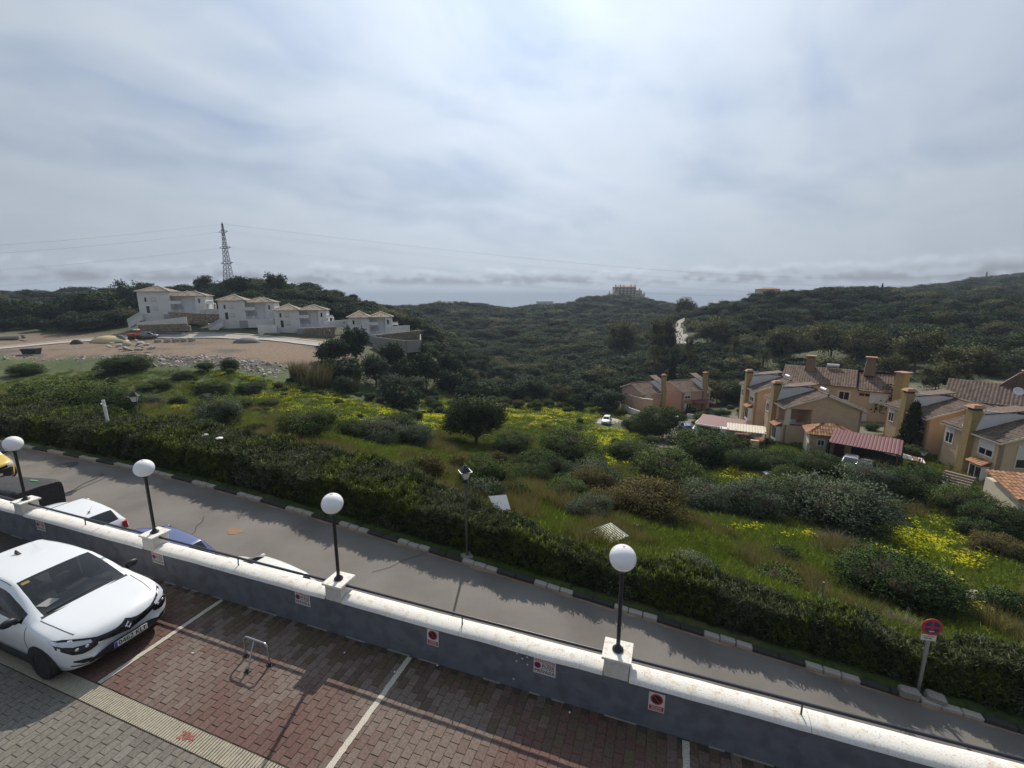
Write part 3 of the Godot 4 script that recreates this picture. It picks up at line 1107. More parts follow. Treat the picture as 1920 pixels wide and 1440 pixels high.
func notices() -> void:
	notice("private_bay_notice", "faded small private bay notice below the first globe lamp's pillar", -14.77, 0.56, 0, 0.0)
	notice("private_bay_notice", "white notice ATENCIÓN PLAZA PRIVADA just beyond the white hatchback's mirror", -10.42, 0.565, 0, -0.03)
	notice("private_bay_notice", "white notice ATENCIÓN PLAZA PRIVADA beside the third globe lamp's pillar", -6.35, 0.565, 0, -0.02)
	notice("no_parking_notice", "red and white no-parking notice above the middle bay line", -3.52, 0.515, 1, -0.03)
	notice("private_bay_notice", "white notice ATENCIÓN PLAZA PRIVADA with five white plaster spots beside it", -1.53, 0.55, 0, -0.01)
	notice("no_parking_notice", "red and white no-parking notice below and beyond the fourth globe lamp", 0.155, 0.49, 1, 0.0)
	for q in [[-1.99, 0.66], [-1.82, 0.64], [-1.9, 0.59], [-2.0, 0.515], [-1.815, 0.505], [-2.05, 0.16]]:
		var b := MB.new()
		b.ball(Vector3.ZERO, Vector3(0.017, 0.017, 0.003), 4, 10)
		single("plaster_spot", b, "bird_white", "small white filler spot on the grey wall near the ATENCIÓN notice", "spot", TW(q[0], q[1], 5.879), "filler spots on the grey wall")

func bike_hoop() -> void:
	# three-legged steel parking hoop, standing in the bay
	var p := func(px: float, py: float, h: float) -> Vector3:
		var d := (py - 720.0) / FOCAL
		return at(px, py, (EYE - h) / (sa + d * ca))
	var a: Vector3 = p.call(461.5, 1230.5, 0.0)
	var z: Vector3 = p.call(505.8, 1247.5, 0.0)
	var f: Vector3 = p.call(463.5, 1260.0, 0.0)
	var o := thing("parking_hoop", "bent steel parking hoop with three legs standing in the empty bay", "parking hoop", Transform3D(Basis(), (a + z + f) / 3))
	var inv := o.transform.affine_inverse()
	var h := 0.42
	var b := MB.new()
	var path := [a]
	var d := (z - a).normalized()
	var w := (z - a).length()
	path.append(a + Vector3.UP * (h - 0.09))
	for k in 6:
		var an := PI / 2 * (k + 1) / 6.0
		path.append(a + d * 0.09 * (1 - cos(an)) + Vector3.UP * (h - 0.09 + 0.09 * sin(an)))
	for k in 6:
		var an := PI / 2 * k / 6.0
		path.append(a + d * (w - 0.09 + 0.09 * sin(an)) + Vector3.UP * (h - 0.09 + 0.09 * cos(an)))
	path.append(z + Vector3.UP * (h - 0.09))
	path.append(z)
	b.x = inv
	b.tube(path, 0.017, 0.017, 10)
	part("hoop", b, "hoop_metal", o)
	b = MB.new()
	b.x = inv
	b.tube([f, f.lerp(a.lerp(z, 0.45), 0.5) + Vector3.UP * h * 0.5, a.lerp(z, 0.45) + Vector3.UP * (h - 0.02)], 0.015, 0.015, 10)
	part("prop_leg", b, "hoop_metal", o)
	for q in [a, z, f]:
		b = MB.new()
		b.x = inv
		b.cbox(q + Vector3(0, 0.008, 0), Vector3(0.1, 0.012, 0.06), 0.002, WB)
		b.lathe([[0.028, 0.0], [0.028, 0.05], [0.0, 0.051]], 10, q)
		part("foot_plate", b, "black_metal", o)

func R(s: float, n: float, up := 0.0) -> Vector3:           # a point on the street
	return W(s, road_h(s) + up, n)

func street() -> void:
	var rng := RandomNumberGenerator.new()
	rng.seed = 24
	var g := []
	for i in 121:
		var s := -66.0 + i * 0.8
		var row := []
		for j in 9:
			row.append(R(s, 6.1 + 7.52 * j / 8.0, 0.03 * sin(PI * j / 8.0)))
		g.append(row)
	var b := MB.new()
	b.smooth_grid(g)
	structure("road", b, "asphalt")
	# dirt in the gutter
	b = MB.new()
	for i in 150:
		var s := -40.0 + i * 0.4
		var w0 := rng.randf_range(0.03, 0.12)
		b.quad(R(s, 13.6 - w0, 0.008), R(s + 0.4, 13.6 - rng.randf_range(0.03, 0.12), 0.008), R(s + 0.4, 13.62, 0.008), R(s, 13.62, 0.008))
	structure("gutter_dirt", b, "dirt")
	# kerb: two or three white stones, then two dark ones, all along
	var kerb := thing("kerb", "street kerb of alternating white and dark painted stones before the hedge", "kerb")
	kerb.set_meta("kind", "structure")
	var s0 := -62.8
	while s0 < 14.0:
		var near := s0 > -36.0
		for k in 5:
			var l := 0.4667 if k < 3 else 0.7
			var a := s0 + (k * 0.4667 if k < 3 else 1.4 + (k - 3) * 0.7)
			var m := MB.new()
			var top := 0.12 + rng.randf_range(-0.015, 0.012)
			var w := W(a + l / 2, road_h(a + l / 2) + top / 2 - 0.02, 13.72 + rng.randf_range(-0.012, 0.012))
			var slope := atan2(road_h(a + l) - road_h(a), l)
			m.cbox(Vector3.ZERO, Vector3(l - rng.randf_range(0.01, 0.03), top + 0.04, 0.2), 0.022)
			part("kerb_stone", m, "kerb_white" if k < 3 else "kerb_dark", kerb, Transform3D(WB * Basis(Vector3.BACK, slope) * Basis(Vector3.UP, rng.randf_range(-0.02, 0.02)), w))
		s0 += 2.8
	# a stain of red earth on the tarmac and repair seams
	for q in [[440, 997, 0.34, 0.12]]:
		var m := MB.new()
		var c := street_at(q[0], q[1])
		for k in 30:
			var a0 := TAU * k / 30
			var a1 := TAU * (k + 1) / 30
			var r0 := 0.9 + 0.12 * sin(a0 * 3.0) + 0.05 * sin(a0 * 7.0)
			var r1 := 0.9 + 0.12 * sin(a1 * 3.0) + 0.05 * sin(a1 * 7.0)
			m.tri(c, c + WB * Vector3(cos(a1) * q[2] * r1, -0.03 * cos(a1), -sin(a1) * q[3] * 2.0 * r1).rotated(Vector3.UP, 0), c + WB * Vector3(cos(a0) * q[2] * r0, -0.03 * cos(a0), -sin(a0) * q[3] * 2.0 * r0))
		var st := single("earth_stain", m, "earth_red", "patch of orange earth spilt on the tarmac beyond the blue car", "stain")
		st.position.y += 0.035
	for q in [[126, 925, 196, 889, 0.02, "dark tar seam across the street before the covered trailer"], [360, 1003, 384, 970, 0.012, "thin curved tyre mark on the street left of the orange earth"], [800, 1036, 700, 1075, 0.006, "faint pale scratch on the tarmac below the lantern"]]:
		var m := MB.new()
		var p0 := street_at(q[0], q[1])
		var p1 := street_at(q[2], q[3])
		for k in 12:
			var a := p0.lerp(p1, k / 12.0) + WB * Vector3(0.05 * sin(k * 0.9), 0, 0)
			var z := p0.lerp(p1, (k + 1) / 12.0) + WB * Vector3(0.05 * sin((k + 1) * 0.9), 0, 0)
			a.y = road_h(sn(a).x)
			z.y = road_h(sn(z).x)
			var sd: Vector3 = (z - a).cross(Vector3.UP).normalized() * q[4] * 1.6
			m.quad(a + sd, z + sd, z - sd, a - sd)
		var st := single("road_seam", m, "tar", q[5], "road seam")
		st.position.y += 0.036
	var mh := MB.new()
	mh.lathe([[0.0, 0.0], [0.34, 0.0], [0.34, 0.008], [0.29, 0.01], [0.0, 0.012]], 28)
	var mp := street_at(130, 872)
	single("manhole_cover", mh, "tar", "dark round manhole cover in the shaded street near the yellow van", "manhole cover", Transform3D(WB * Basis(Vector3.BACK, -0.03), mp + Vector3(0, 0.035, 0)))
	hedge()
	street_things()

func street_at(px: float, py: float) -> Vector3:             # where a sight line meets the street
	var d := (py - 720.0) / FOCAL
	var h := -3.0
	var p := Vector3.ZERO
	for i in 20:
		p = at(px, py, (EYE - h) / (sa + d * ca))
		h = road_h(sn(p).x)
	return p

# ---------------------------------------------------------------- leaves
func sprig(seed_: int, count: int, spread: float, leaf_l: float, leaf_w: float, a: Color, b: Color, upright := 0.4) -> ArrayMesh:
	var rng := RandomNumberGenerator.new()
	rng.seed = seed_
	var v := PackedVector3Array()
	var n := PackedVector3Array()
	var c := PackedColorArray()
	var ix := PackedInt32Array()
	for i in count:
		var dir := Vector3(rng.randfn(), absf(rng.randfn()) * 0.8 + upright, rng.randfn()).normalized()
		var p := Vector3(rng.randf_range(-1, 1), rng.randf_range(-0.6, 0.8), rng.randf_range(-1, 1)) * spread
		leaf(v, n, c, ix, p, dir, leaf_l * rng.randf_range(0.7, 1.2), leaf_w * rng.randf_range(0.8, 1.2), a.lerp(b, rng.randf()), rng, Vector3.UP * 0.5 + dir * 0.3)
	return leaf_mesh(v, n, c, ix)

func leaf(v: PackedVector3Array, n: PackedVector3Array, c: PackedColorArray, ix: PackedInt32Array, p: Vector3, dir: Vector3, l: float, w: float, col: Color, rng: RandomNumberGenerator, lean: Vector3) -> void:
	var side := dir.cross(Vector3(rng.randfn(), rng.randfn(), rng.randfn())).normalized() * w * 0.5
	var k := v.size()
	var nn := (side.cross(dir)).normalized()
	if nn.dot(lean) < 0:
		nn = -nn
	nn = (nn + lean).normalized()
	v.append(p); v.append(p + dir * l * 0.5 + side); v.append(p + dir * l); v.append(p + dir * l * 0.5 - side)
	for i in 4:
		n.append(nn); c.append(col)
	ix.append(k); ix.append(k + 1); ix.append(k + 2); ix.append(k); ix.append(k + 2); ix.append(k + 3)

func leaf_mesh(v: PackedVector3Array, n: PackedVector3Array, c: PackedColorArray, ix: PackedInt32Array) -> ArrayMesh:
	# wind each face to agree with its normal
	for i in range(0, ix.size(), 3):
		var f := (v[ix[i + 1]] - v[ix[i]]).cross(v[ix[i + 2]] - v[ix[i]])
		if f.dot(n[ix[i]]) > 0:
			var t := ix[i + 1]
			ix[i + 1] = ix[i + 2]
			ix[i + 2] = t
	var arr := []
	arr.resize(Mesh.ARRAY_MAX)
	arr[Mesh.ARRAY_VERTEX] = v; arr[Mesh.ARRAY_NORMAL] = n; arr[Mesh.ARRAY_COLOR] = c; arr[Mesh.ARRAY_INDEX] = ix
	var m := ArrayMesh.new()
	m.add_surface_from_arrays(Mesh.PRIMITIVE_TRIANGLES, arr)
	return m

func hedge_top(s: float) -> float:
	return 1.45 - 0.33 * smooth(-9.0, -4.0, s) + 0.10 * sin(s * 0.9) + 0.1 * sin(s * 2.3 + 1.0) + 0.25 * smooth(-6.0, 6.0, s) * sin(s * 1.4 + 0.5) + 0.12 * smooth(-4.0, 4.0, s)

func hedge_back(s: float) -> float:
	return 17.2 - 1.95 * smooth(-13.0, -4.0, s) + 0.2 * sin(s * 0.7)

func hedge() -> void:
	var rng := RandomNumberGenerator.new()
	rng.seed = 34
	var o := thing("hedge", "long dense clipped oleander hedge along the far kerb of the street", "hedge")
	var core := MB.new()
	var g := []
	for i in 131:
		var s := -66.0 + i * 0.65
		var t := hedge_top(s) - 0.32
		var bk := hedge_back(s) - 0.3
		var row := []
		for q in [[14.35, -0.1], [14.3, t * 0.5], [14.4, t - 0.1], [14.75, t], [(14.75 + bk) / 2, t + 0.02], [bk - 0.3, t - 0.02], [bk, t - 0.3], [bk + 0.1, -0.6]]:
			row.append(R(s, q[0] + 0.08 * sin(s * 5.1 + q[1] * 3.0), q[1] + 0.05 * sin(s * 3.7)))
		g.append(row)
	core.smooth_grid(g)
	part("solid_core", core, "hedge_core", o)  # added dark core inside the hedge, blocks the view through the leaves
	var kinds := []
	for k in 4:
		kinds.append(sprig(50 + k, 16, 0.085, 0.135, 0.034, Color(0.045, 0.062, 0.028), Color(0.12, 0.14, 0.07), 0.5))
	kinds.append(sprig(60, 16, 0.085, 0.135, 0.038, Color(0.10, 0.135, 0.03), Color(0.17, 0.20, 0.05), 0.6))
	kinds.append(sprig(61, 14, 0.09, 0.12, 0.03, Color(0.14, 0.15, 0.11), Color(0.22, 0.23, 0.17), 0.5))
	var where: Array[Array] = [[], [], [], [], [], []]
	var cols: Array[Array] = [[], [], [], [], [], []]
	var tone := FastNoiseLite.new()
	tone.seed = 8; tone.frequency = 0.22; tone.fractal_octaves = 3
	var s := -64.0
	while s < 17.0:
		var dens := 300 if s > -30 else 150
		var t := hedge_top(s)
		var bk := hedge_back(s)
		var span := t + (bk - 14.2) + 0.9
		for k in int(dens * span * 0.25):
			var u := rng.randf() * span
			var ss := s + rng.randf() * 0.5
			var p: Vector3
			var deep := absf(rng.randfn()) * 0.11
			var out: Vector3
			if u < t:
				p = R(ss, 14.22 + deep - 0.10 * sin(PI * u / t) + 0.08 * tone.get_noise_2d(ss * 6, u * 6), u)
				out = Vector3(0, 0.5, 1)
			elif u < t + bk - 14.2:
				p = R(ss, 14.2 + u - t, t - deep + 0.16 * tone.get_noise_2d(ss * 5, u * 5) + (0.18 if rng.randf() < 0.05 else 0.0))
				out = Vector3(0, 1, 0)
			else:
				p = R(ss, bk + 0.05 - deep, t - (u - t - bk + 14.2))
				out = Vector3(0, 0.5, -1)
			var sc := rng.randf_range(0.7, 1.3)
			var ba := Basis(Vector3(rng.randf_range(-1, 1), rng.randf_range(-1, 1), rng.randf_range(-1, 1)).normalized(), rng.randf_range(0, 0.7)) * Basis(Vector3.UP, rng.randf() * TAU)
			var a := tone.get_noise_2d(ss, u + 20.0)
			var kd := k % 4
			if a > 0.12 and rng.randf() < 0.6:
				kd = 4
			elif a < -0.1 and rng.randf() < 0.4:
				kd = 5
			var f := rng.randf_range(0.7, 1.2)
			where[kd].append(Transform3D(ba * sc, p))
			cols[kd].append(Color(f, f, f))
		s += 0.5
	for k in 6:
		scatter("foliage", kinds[k], "leaf", where[k], cols[k], o)


# ---------------------------------------------------------------- cars
# rows along the car from nose to tail: x, underside, sill half width, widest half width, belt height, belt half width, roof edge half width, top height
const HATCH := [
	[0.00, 0.36, 0.50, 0.60, 0.56, 0.58, 0.40, 0.60], [0.02, 0.30, 0.60, 0.69, 0.62, 0.66, 0.48, 0.69], [0.07, 0.24, 0.68, 0.76, 0.68, 0.73, 0.54, 0.77], [0.16, 0.21, 0.74, 0.81, 0.74, 0.78, 0.58, 0.835],
	[0.34, 0.19, 0.78, 0.845, 0.80, 0.81, 0.62, 0.89], [0.65, 0.19, 0.79, 0.862, 0.86, 0.82, 0.65, 0.945], [1.02, 0.19, 0.79, 0.866, 0.91, 0.81, 0.67, 0.995], [1.22, 0.19, 0.79, 0.866, 0.93, 0.805, 0.665, 1.10],
	[1.60, 0.19, 0.79, 0.866, 0.945, 0.80, 0.625, 1.295], [1.92, 0.19, 0.79, 0.866, 0.955, 0.795, 0.585, 1.415], [2.10, 0.19, 0.79, 0.866, 0.96, 0.79, 0.572, 1.435], [2.45, 0.19, 0.79, 0.866, 0.97, 0.785, 0.565, 1.45],
	[2.90, 0.19, 0.79, 0.866, 0.985, 0.775, 0.56, 1.435], [3.35, 0.20, 0.78, 0.862, 1.00, 0.765, 0.55, 1.40], [3.58, 0.21, 0.77, 0.855, 1.0, 0.75, 0.545, 1.37], [3.82, 0.24, 0.75, 0.84, 0.98, 0.735, 0.56, 1.18],
	[3.95, 0.27, 0.72, 0.82, 0.93, 0.73, 0.59, 1.02], [4.02, 0.32, 0.66, 0.78, 0.80, 0.72, 0.60, 0.90], [4.06, 0.40, 0.58, 0.70, 0.66, 0.66, 0.52, 0.70],
]
const SEDAN := [
	[0.00, 0.36, 0.50, 0.60, 0.54, 0.58, 0.40, 0.58], [0.03, 0.28, 0.62, 0.70, 0.60, 0.68, 0.50, 0.68], [0.10, 0.22, 0.72, 0.78, 0.68, 0.75, 0.56, 0.76], [0.34, 0.19, 0.78, 0.84, 0.76, 0.80, 0.62, 0.84],
	[0.80, 0.19, 0.79, 0.862, 0.84, 0.82, 0.66, 0.92], [1.15, 0.19, 0.79, 0.866, 0.89, 0.81, 0.67, 0.97], [1.35, 0.19, 0.79, 0.866, 0.90, 0.80, 0.66, 1.07], [1.80, 0.19, 0.79, 0.866, 0.915, 0.79, 0.60, 1.30],
	[2.05, 0.19, 0.79, 0.866, 0.92, 0.785, 0.57, 1.385], [2.50, 0.19, 0.79, 0.866, 0.93, 0.78, 0.56, 1.42], [2.95, 0.19, 0.79, 0.866, 0.94, 0.775, 0.555, 1.39], [3.25, 0.20, 0.78, 0.862, 0.945, 0.77, 0.57, 1.29],
	[3.62, 0.22, 0.77, 0.855, 0.945, 0.76, 0.62, 1.06], [3.80, 0.24, 0.75, 0.84, 0.93, 0.75, 0.64, 1.0], [4.15, 0.28, 0.70, 0.80, 0.88, 0.74, 0.62, 0.955], [4.24, 0.34, 0.66, 0.76, 0.76, 0.72, 0.58, 0.84], [4.28, 0.42, 0.58, 0.68, 0.64, 0.66, 0.5, 0.68],
]
const VAN := [
	[0.00, 0.36, 0.55, 0.66, 0.62, 0.64, 0.45, 0.70], [0.03, 0.28, 0.65, 0.74, 0.72, 0.72, 0.52, 0.84], [0.10, 0.22, 0.72, 0.80, 0.82, 0.78, 0.58, 0.93], [0.30, 0.20, 0.78, 0.86, 0.90, 0.82, 0.64, 1.01],
	[0.70, 0.20, 0.80, 0.90, 0.98, 0.85, 0.70, 1.10], [0.95, 0.20, 0.81, 0.91, 1.02, 0.86, 0.72, 1.16], [1.15, 0.20, 0.81, 0.91, 1.04, 0.86, 0.73, 1.30], [1.50, 0.20, 0.81, 0.91, 1.06, 0.86, 0.71, 1.58],
	[1.78, 0.20, 0.81, 0.91, 1.07, 0.86, 0.69, 1.74], [2.05, 0.20, 0.81, 0.91, 1.08, 0.86, 0.685, 1.79], [2.6, 0.20, 0.81, 0.91, 1.08, 0.86, 0.685, 1.82], [3.4, 0.20, 0.81, 0.91, 1.08, 0.86, 0.685, 1.81],
	[4.0, 0.22, 0.80, 0.90, 1.08, 0.85, 0.68, 1.77], [4.14, 0.26, 0.76, 0.88, 1.06, 0.84, 0.68, 1.60], [4.2, 0.34, 0.70, 0.84, 0.98, 0.83, 0.68, 1.10], [4.22, 0.42, 0.62, 0.74, 0.70, 0.72, 0.58, 0.80],
]
# windscreen, side glass and rear window: [from x, to x]; front and rear axle
const HATCH_CUTS := {"screen": [1.06, 1.93], "side": [1.28, 3.46], "rear": [3.60, 3.93], "axles": [0.80, 3.39], "wheel": 0.305, "hood": 1.0, "pillars": [2.32, 2.42]}
const SEDAN_CUTS := {"screen": [1.18, 2.02], "side": [1.42, 3.42], "rear": [2.98, 3.62], "axles": [0.82, 3.42], "wheel": 0.31, "hood": 1.1, "pillars": [2.42, 2.52]}
const VAN_CUTS := {"screen": [0.98, 1.76], "side": [1.25, 2.3], "rear": [4.02, 4.12], "axles": [0.80, 3.45], "wheel": 0.31, "hood": 0.9, "pillars": [5.0, 5.1]}

func car_row(rows: Array, x: float) -> PackedFloat32Array:
	var i := 0
	while i < rows.size() - 2 and rows[i + 1][0] < x:
		i += 1
	var a: Array = rows[maxi(i - 1, 0)]
	var b: Array = rows[i]
	var c: Array = rows[i + 1]
	var d: Array = rows[mini(i + 2, rows.size() - 1)]
	var t := clampf((x - b[0]) / (c[0] - b[0]), 0.0, 1.0)
	var o := PackedFloat32Array()
	o.resize(8)
	for k in range(1, 8):
		var m0: float = 0.5 * (c[k] - a[k]) * (c[0] - b[0]) / maxf((c[0] - a[0]) * 0.5, 1e-4) * 0.8
		var m1: float = 0.5 * (d[k] - b[k]) * (c[0] - b[0]) / maxf((d[0] - b[0]) * 0.5, 1e-4) * 0.8
		if i == 0:
			m0 = c[k] - b[k]
		var t2 := t * t
		var t3 := t2 * t
		o[k] = (2 * t3 - 3 * t2 + 1) * b[k] + (t3 - 2 * t2 + t) * m0 + (-2 * t3 + 3 * t2) * c[k] + (t3 - t2) * m1
	o[0] = x
	return o

func car_section(r: PackedFloat32Array, length: float) -> Array:   # half section from the middle of the floor up and over to the middle of the roof: 17 points (z, y) with a plan curve in x
	var k := []
	var top := r[7]
	var hood := top - r[4] < 0.13
	k.append([0.0, r[1]]); k.append([r[2] * 0.8, r[1]]); k.append([r[2], r[1] + 0.03])
	var y0 := r[1] + 0.03
	for q in [[0.25, 0.55], [0.5, 0.86], [0.72, 1.0]]:
		k.append([lerpf(r[2], r[3], q[1]), lerpf(y0, r[4], q[0])])
	k.append([lerpf(r[3], r[5], 0.45), lerpf(y0, r[4], 0.92)])
	k.append([r[5], r[4]])                                         # 7: the belt line
	var edge_y := top - (0.035 if not hood else 0.018)
	for q in [0.2, 0.4, 0.6, 0.8]:
		var bulge := sin(q * PI) * 0.025 * (0.0 if hood else 1.0)
		k.append([lerpf(r[5], r[6], q) + bulge, lerpf(r[4], edge_y, q if not hood else pow(q, 0.7))])
	k.append([r[6], edge_y])                                       # 12: the gutter
	k.append([r[6] * 0.90, top - 0.018 * (1.0 if not hood else 0.5)])
	k.append([r[6] * 0.66, top - 0.006]); k.append([r[6] * 0.33, top - 0.001]); k.append([0.0, top])
	var o := []
	for q in k:
		var u: float = q[0] / 0.86
		var bow := 0.20 * u * u * (1.0 - smooth(0.0, 1.1, r[0])) - 0.14 * u * u * smooth(length - 0.9, length, r[0])
		o.append(Vector3(-(r[0] + bow), q[1], q[0]))
	return o

func car(called: String, label: String, category: String, t: Transform3D, rows: Array, cuts: Dictionary, paint: String, steps: int, extras := {}) -> Node3D:
	# nose towards +x; the origin is on the ground below the middle of the car
	var o := thing(called, label, category, t, extras.get("group", ""))
	var length: float = rows[-1][0]
	var sec := []
	var xs := []
	var marks_x := []
	for q in rows:
		marks_x.append(q[0])
	for key in ["screen", "side", "rear", "pillars"]:
		marks_x.append(cuts[key][0]); marks_x.append(cuts[key][1])
	marks_x.sort()
	for i in marks_x.size() - 1:
		var n := maxi(1, int(ceil((marks_x[i + 1] - marks_x[i]) / (length / steps))))
		for k in n:
			var x: float = lerpf(marks_x[i], marks_x[i + 1], float(k) / n)
			if xs.is_empty() or x - xs[-1] > 0.004:
				xs.append(x)
	xs.append(length)
	for x in xs:
		sec.append(car_section(car_row(rows, minf(x, length)), length))
	var mid := length / 2
	# full sections, right side then left
	var full := []
	for s in sec:
		var row := []
		for i in s.size():
			row.append(s[i] + Vector3(mid, 0, 0))
		for i in range(s.size() - 2, 0, -1):
			row.append(Vector3(s[i].x + mid, s[i].y, -s[i].z))
		full.append(row)
	var nv: int = full[0].size()
	var nrm := []
	for i in full.size():
		var row := []
		for j in nv:
			var du: Vector3 = full[mini(i + 1, full.size() - 1)][j] - full[maxi(i - 1, 0)][j]
			var dv: Vector3 = full[i][(j + 1) % nv] - full[i][(j - 1 + nv) % nv]
			row.append(dv.cross(du).normalized())
		nrm.append(row)
	var groups := {"body": MB.new(), "windscreen": MB.new(), "rear_window": MB.new()}
	for k in 6:
		groups["side_window%d" % k] = MB.new()
	var wr: float = cuts.wheel + 0.045
	for i in full.size() - 1:
		var xm: float = (xs[i] + xs[i + 1]) / 2
		for j in nv:
			var half := j if j < 16 else nv - 1 - j
			var key := "body"
			if half >= 12 and xm > cuts.screen[0] and xm < cuts.screen[1]:
				key = "windscreen" if half >= 13 else "body"
			elif half >= 12 and xm > cuts.rear[0] and xm < cuts.rear[1]:
				key = "rear_window" if half >= 13 else "body"
			elif half >= 7 and half <= 10 and xm > cuts.side[0] and xm < cuts.side[1]:
				key = "side_window%d" % ((0 if j < 16 else 1) + (0 if xm < cuts.pillars[0] else (4 if xm < cuts.pillars[1] else 2)))
				var c := (full[i][j] + full[i + 1][(j + 1) % nv]) / 2 as Vector3
				var r := car_row(rows, xm)
				if r[7] - r[4] < 0.16:
					key = "body"
			var b: MB = groups[key]
			var j2 := (j + 1) % nv
			var k := b.v.size()
			for q in [[i, j], [i + 1, j], [i + 1, j2], [i, j2]]:
				b.v.append(full[q[0]][q[1]]); b.n.append(nrm[q[0]][q[1]]); b.c.append(Color.WHITE)
			b.ix.append_array(PackedInt32Array([k, k + 1, k + 2, k, k + 2, k + 3]))
	var body: MB = groups.body
	for e in [0, full.size() - 1]:                                   # close nose and tail
		for j in range(1, 16):
			var q: Array = full[e]
			var a: Vector3 = q[j]
			var b2: Vector3 = q[j + 1]
			var c: Vector3 = q[nv - j - 1]
			var d: Vector3 = q[(nv - j) % nv]
			if e == 0:
				body.quad(d, c, b2, a)
			else:
				body.quad(a, b2, c, d)
	var bo := part("body", body, paint, o)
	var clear: String = extras.get("glass", "glass_dark")
	part("windscreen", groups.windscreen, clear, o)
	if groups.rear_window.v.size():
		part("rear_window", groups.rear_window, clear, o)
	for k in 6:
		var sw: MB = groups["side_window%d" % k]
		if sw.v.size():
			part("side_window" if k < 4 else "window_pillar", sw, clear if k < 4 else "gloss_black", o)
	# wheels with their arches
	for ax in cuts.axles:
		for sd in [-1.0, 1.0]:
			var r := car_row(rows, ax)
			var p := Vector3(mid - ax, cuts.wheel, sd * (r[3] - 0.085))
			var wt := Transform3D(Basis(Vector3.RIGHT, PI / 2 * sd), p)
			var b := MB.new()
			var R0: float = cuts.wheel
			b.lathe([[R0 * 0.6, -0.1], [R0 * 0.93, -0.1], [R0, -0.07], [R0, 0.07], [R0 * 0.93, 0.1], [R0 * 0.66, 0.1], [R0 * 0.62, 0.085]], 24)
			var ty := part("tyre", b, "tyre", o, wt)
			b = MB.new()
			b.lathe([[R0 * 0.65, 0.06], [R0 * 0.65, 0.092], [R0 * 0.55, 0.085], [R0 * 0.3, 0.075], [R0 * 0.12, 0.09], [0.0, 0.092]], 24)
			part("wheel_cover", b, extras.get("rim", "rim_silver"), ty)
			b = MB.new()
			var fan := []
			for k in 17:
				var a := -0.3 + (PI + 0.6) * k / 16.0
				fan.append(Vector3(cos(a) * (wr + 0.01), sin(a) * (wr + 0.01), 0.0))
			for k in 16:
				if sd > 0:
					b.tri(Vector3.ZERO, fan[k], fan[k + 1])
					b.quad(fan[k + 1], fan[k], fan[k] - Vector3(0, 0, 0.09), fan[k + 1] - Vector3(0, 0, 0.09))
				else:
					b.tri(Vector3.ZERO, fan[k + 1], fan[k])
					b.quad(fan[k], fan[k + 1], fan[k + 1] + Vector3(0, 0, 0.09), fan[k] + Vector3(0, 0, 0.09))
			part("wheel_well", b, "black_plastic", bo, Transform3D(Basis(), Vector3(mid - ax, cuts.wheel, sd * (r[3] + 0.003))))
	var b := MB.new()
	for sd in [-1.0, 1.0]:
		b = MB.new()
		var r := car_row(rows, cuts.side[0] + 0.12)
		b.ball(Vector3(mid - cuts.side[0] - 0.1, r[4] + 0.075, sd * (r[5] + 0.115)), Vector3(0.055, 0.075, 0.115), 8, 12)
		b.box(Vector3(mid - cuts.side[0] - 0.1, r[4] + 0.02, sd * (r[5] + 0.01)), Vector3(0.05, 0.04, 0.1))
		part("mirror", b, extras.get("mirror", "black_plastic"), o)
	# lamps, bumper slot and plate at both ends
	if not extras.get("front_made", false):
		for sd in [-1.0, 1.0]:
			part("headlight", skin(rows, length, 0.70 * sd, 0.36 * sd, 0.62, 0.70, 0.012), "lens_clear", o)
		part("grille", skin(rows, length, -0.34, 0.34, 0.58, 0.67, 0.012), "gloss_black", o)
		part("lower_grille", skin(rows, length, -0.5, 0.5, 0.34, 0.44, 0.01), "black_plastic", o)
	var tr := car_row(rows, length - 0.1)
	for sd in [-1.0, 1.0]:
		b = MB.new()
		b.hexa(Vector3(-mid + 0.115, 0.80 if rows != VAN else 0.95, sd * 0.66), Vector3(0.2, 0.26, 0.16), Vector3(0.17, 0.26, 0.12), Basis(Vector3.UP, -sd * 0.45) * Basis(Vector3.BACK, -0.12))
		part("tail_light", b, "tail_red", o)
	b = MB.new()
	b.box(Vector3(-mid - 0.012, 0.55, 0), Vector3(0.012, 0.11, 0.5))
	part("rear_plate", b, "plate_white", o)
	return o

func skin(rows: Array, length: float, z0: float, z1: float, ya: float, yb: float, proud: float, tops := [], bottoms := []) -> MB:
	# a patch lying on the nose between two heights; tops and bottoms may bend its edges
	var g := []
	for i in 13:
		var t := i / 12.0
		var z := lerpf(z0, z1, t)
		var row := []
		for k in 5:
			var y := lerpf(along(bottoms, t, ya), along(tops, t, yb), k / 4.0)
			row.append(nose(rows, length, z, y, proud))
		g.append(row)
	var b := MB.new()
	if (z1 - z0) > 0:
		g.reverse()
	b.smooth_grid(g)
	return b

func along(q: Array, t: float, other: float) -> float:
	if q.is_empty():
		return other
	var f := t * (q.size() - 1)
	var i := mini(int(f), q.size() - 2)
	return lerpf(q[i], q[i + 1], f - i)

func nose(rows: Array, length: float, z: float, y: float, proud: float) -> Vector3:
	# the foremost point of the body at that height and offset
	var x := 0.0
	while x < 1.2:
		var r := car_row(rows, x)
		var s := car_section(r, length)
		var inside := false
		for i in range(1, 16):
			var a: Vector3 = s[i]
			var b: Vector3 = s[i + 1]
			if (a.y - y) * (b.y - y) <= 0 and absf(b.y - a.y) > 1e-5:
				var zz := lerpf(a.z, b.z, (y - a.y) / (b.y - a.y))
				if zz >= absf(z):
					inside = true
		if y >= s[1].y and y <= s[16].y and inside:
			var u := z / 0.86
			return Vector3(length / 2 - x - 0.20 * u * u * (1.0 - smooth(0.0, 1.1, x)) + proud, y, z)
		x += 0.008
	return Vector3(length / 2 - 1.2, y, z)

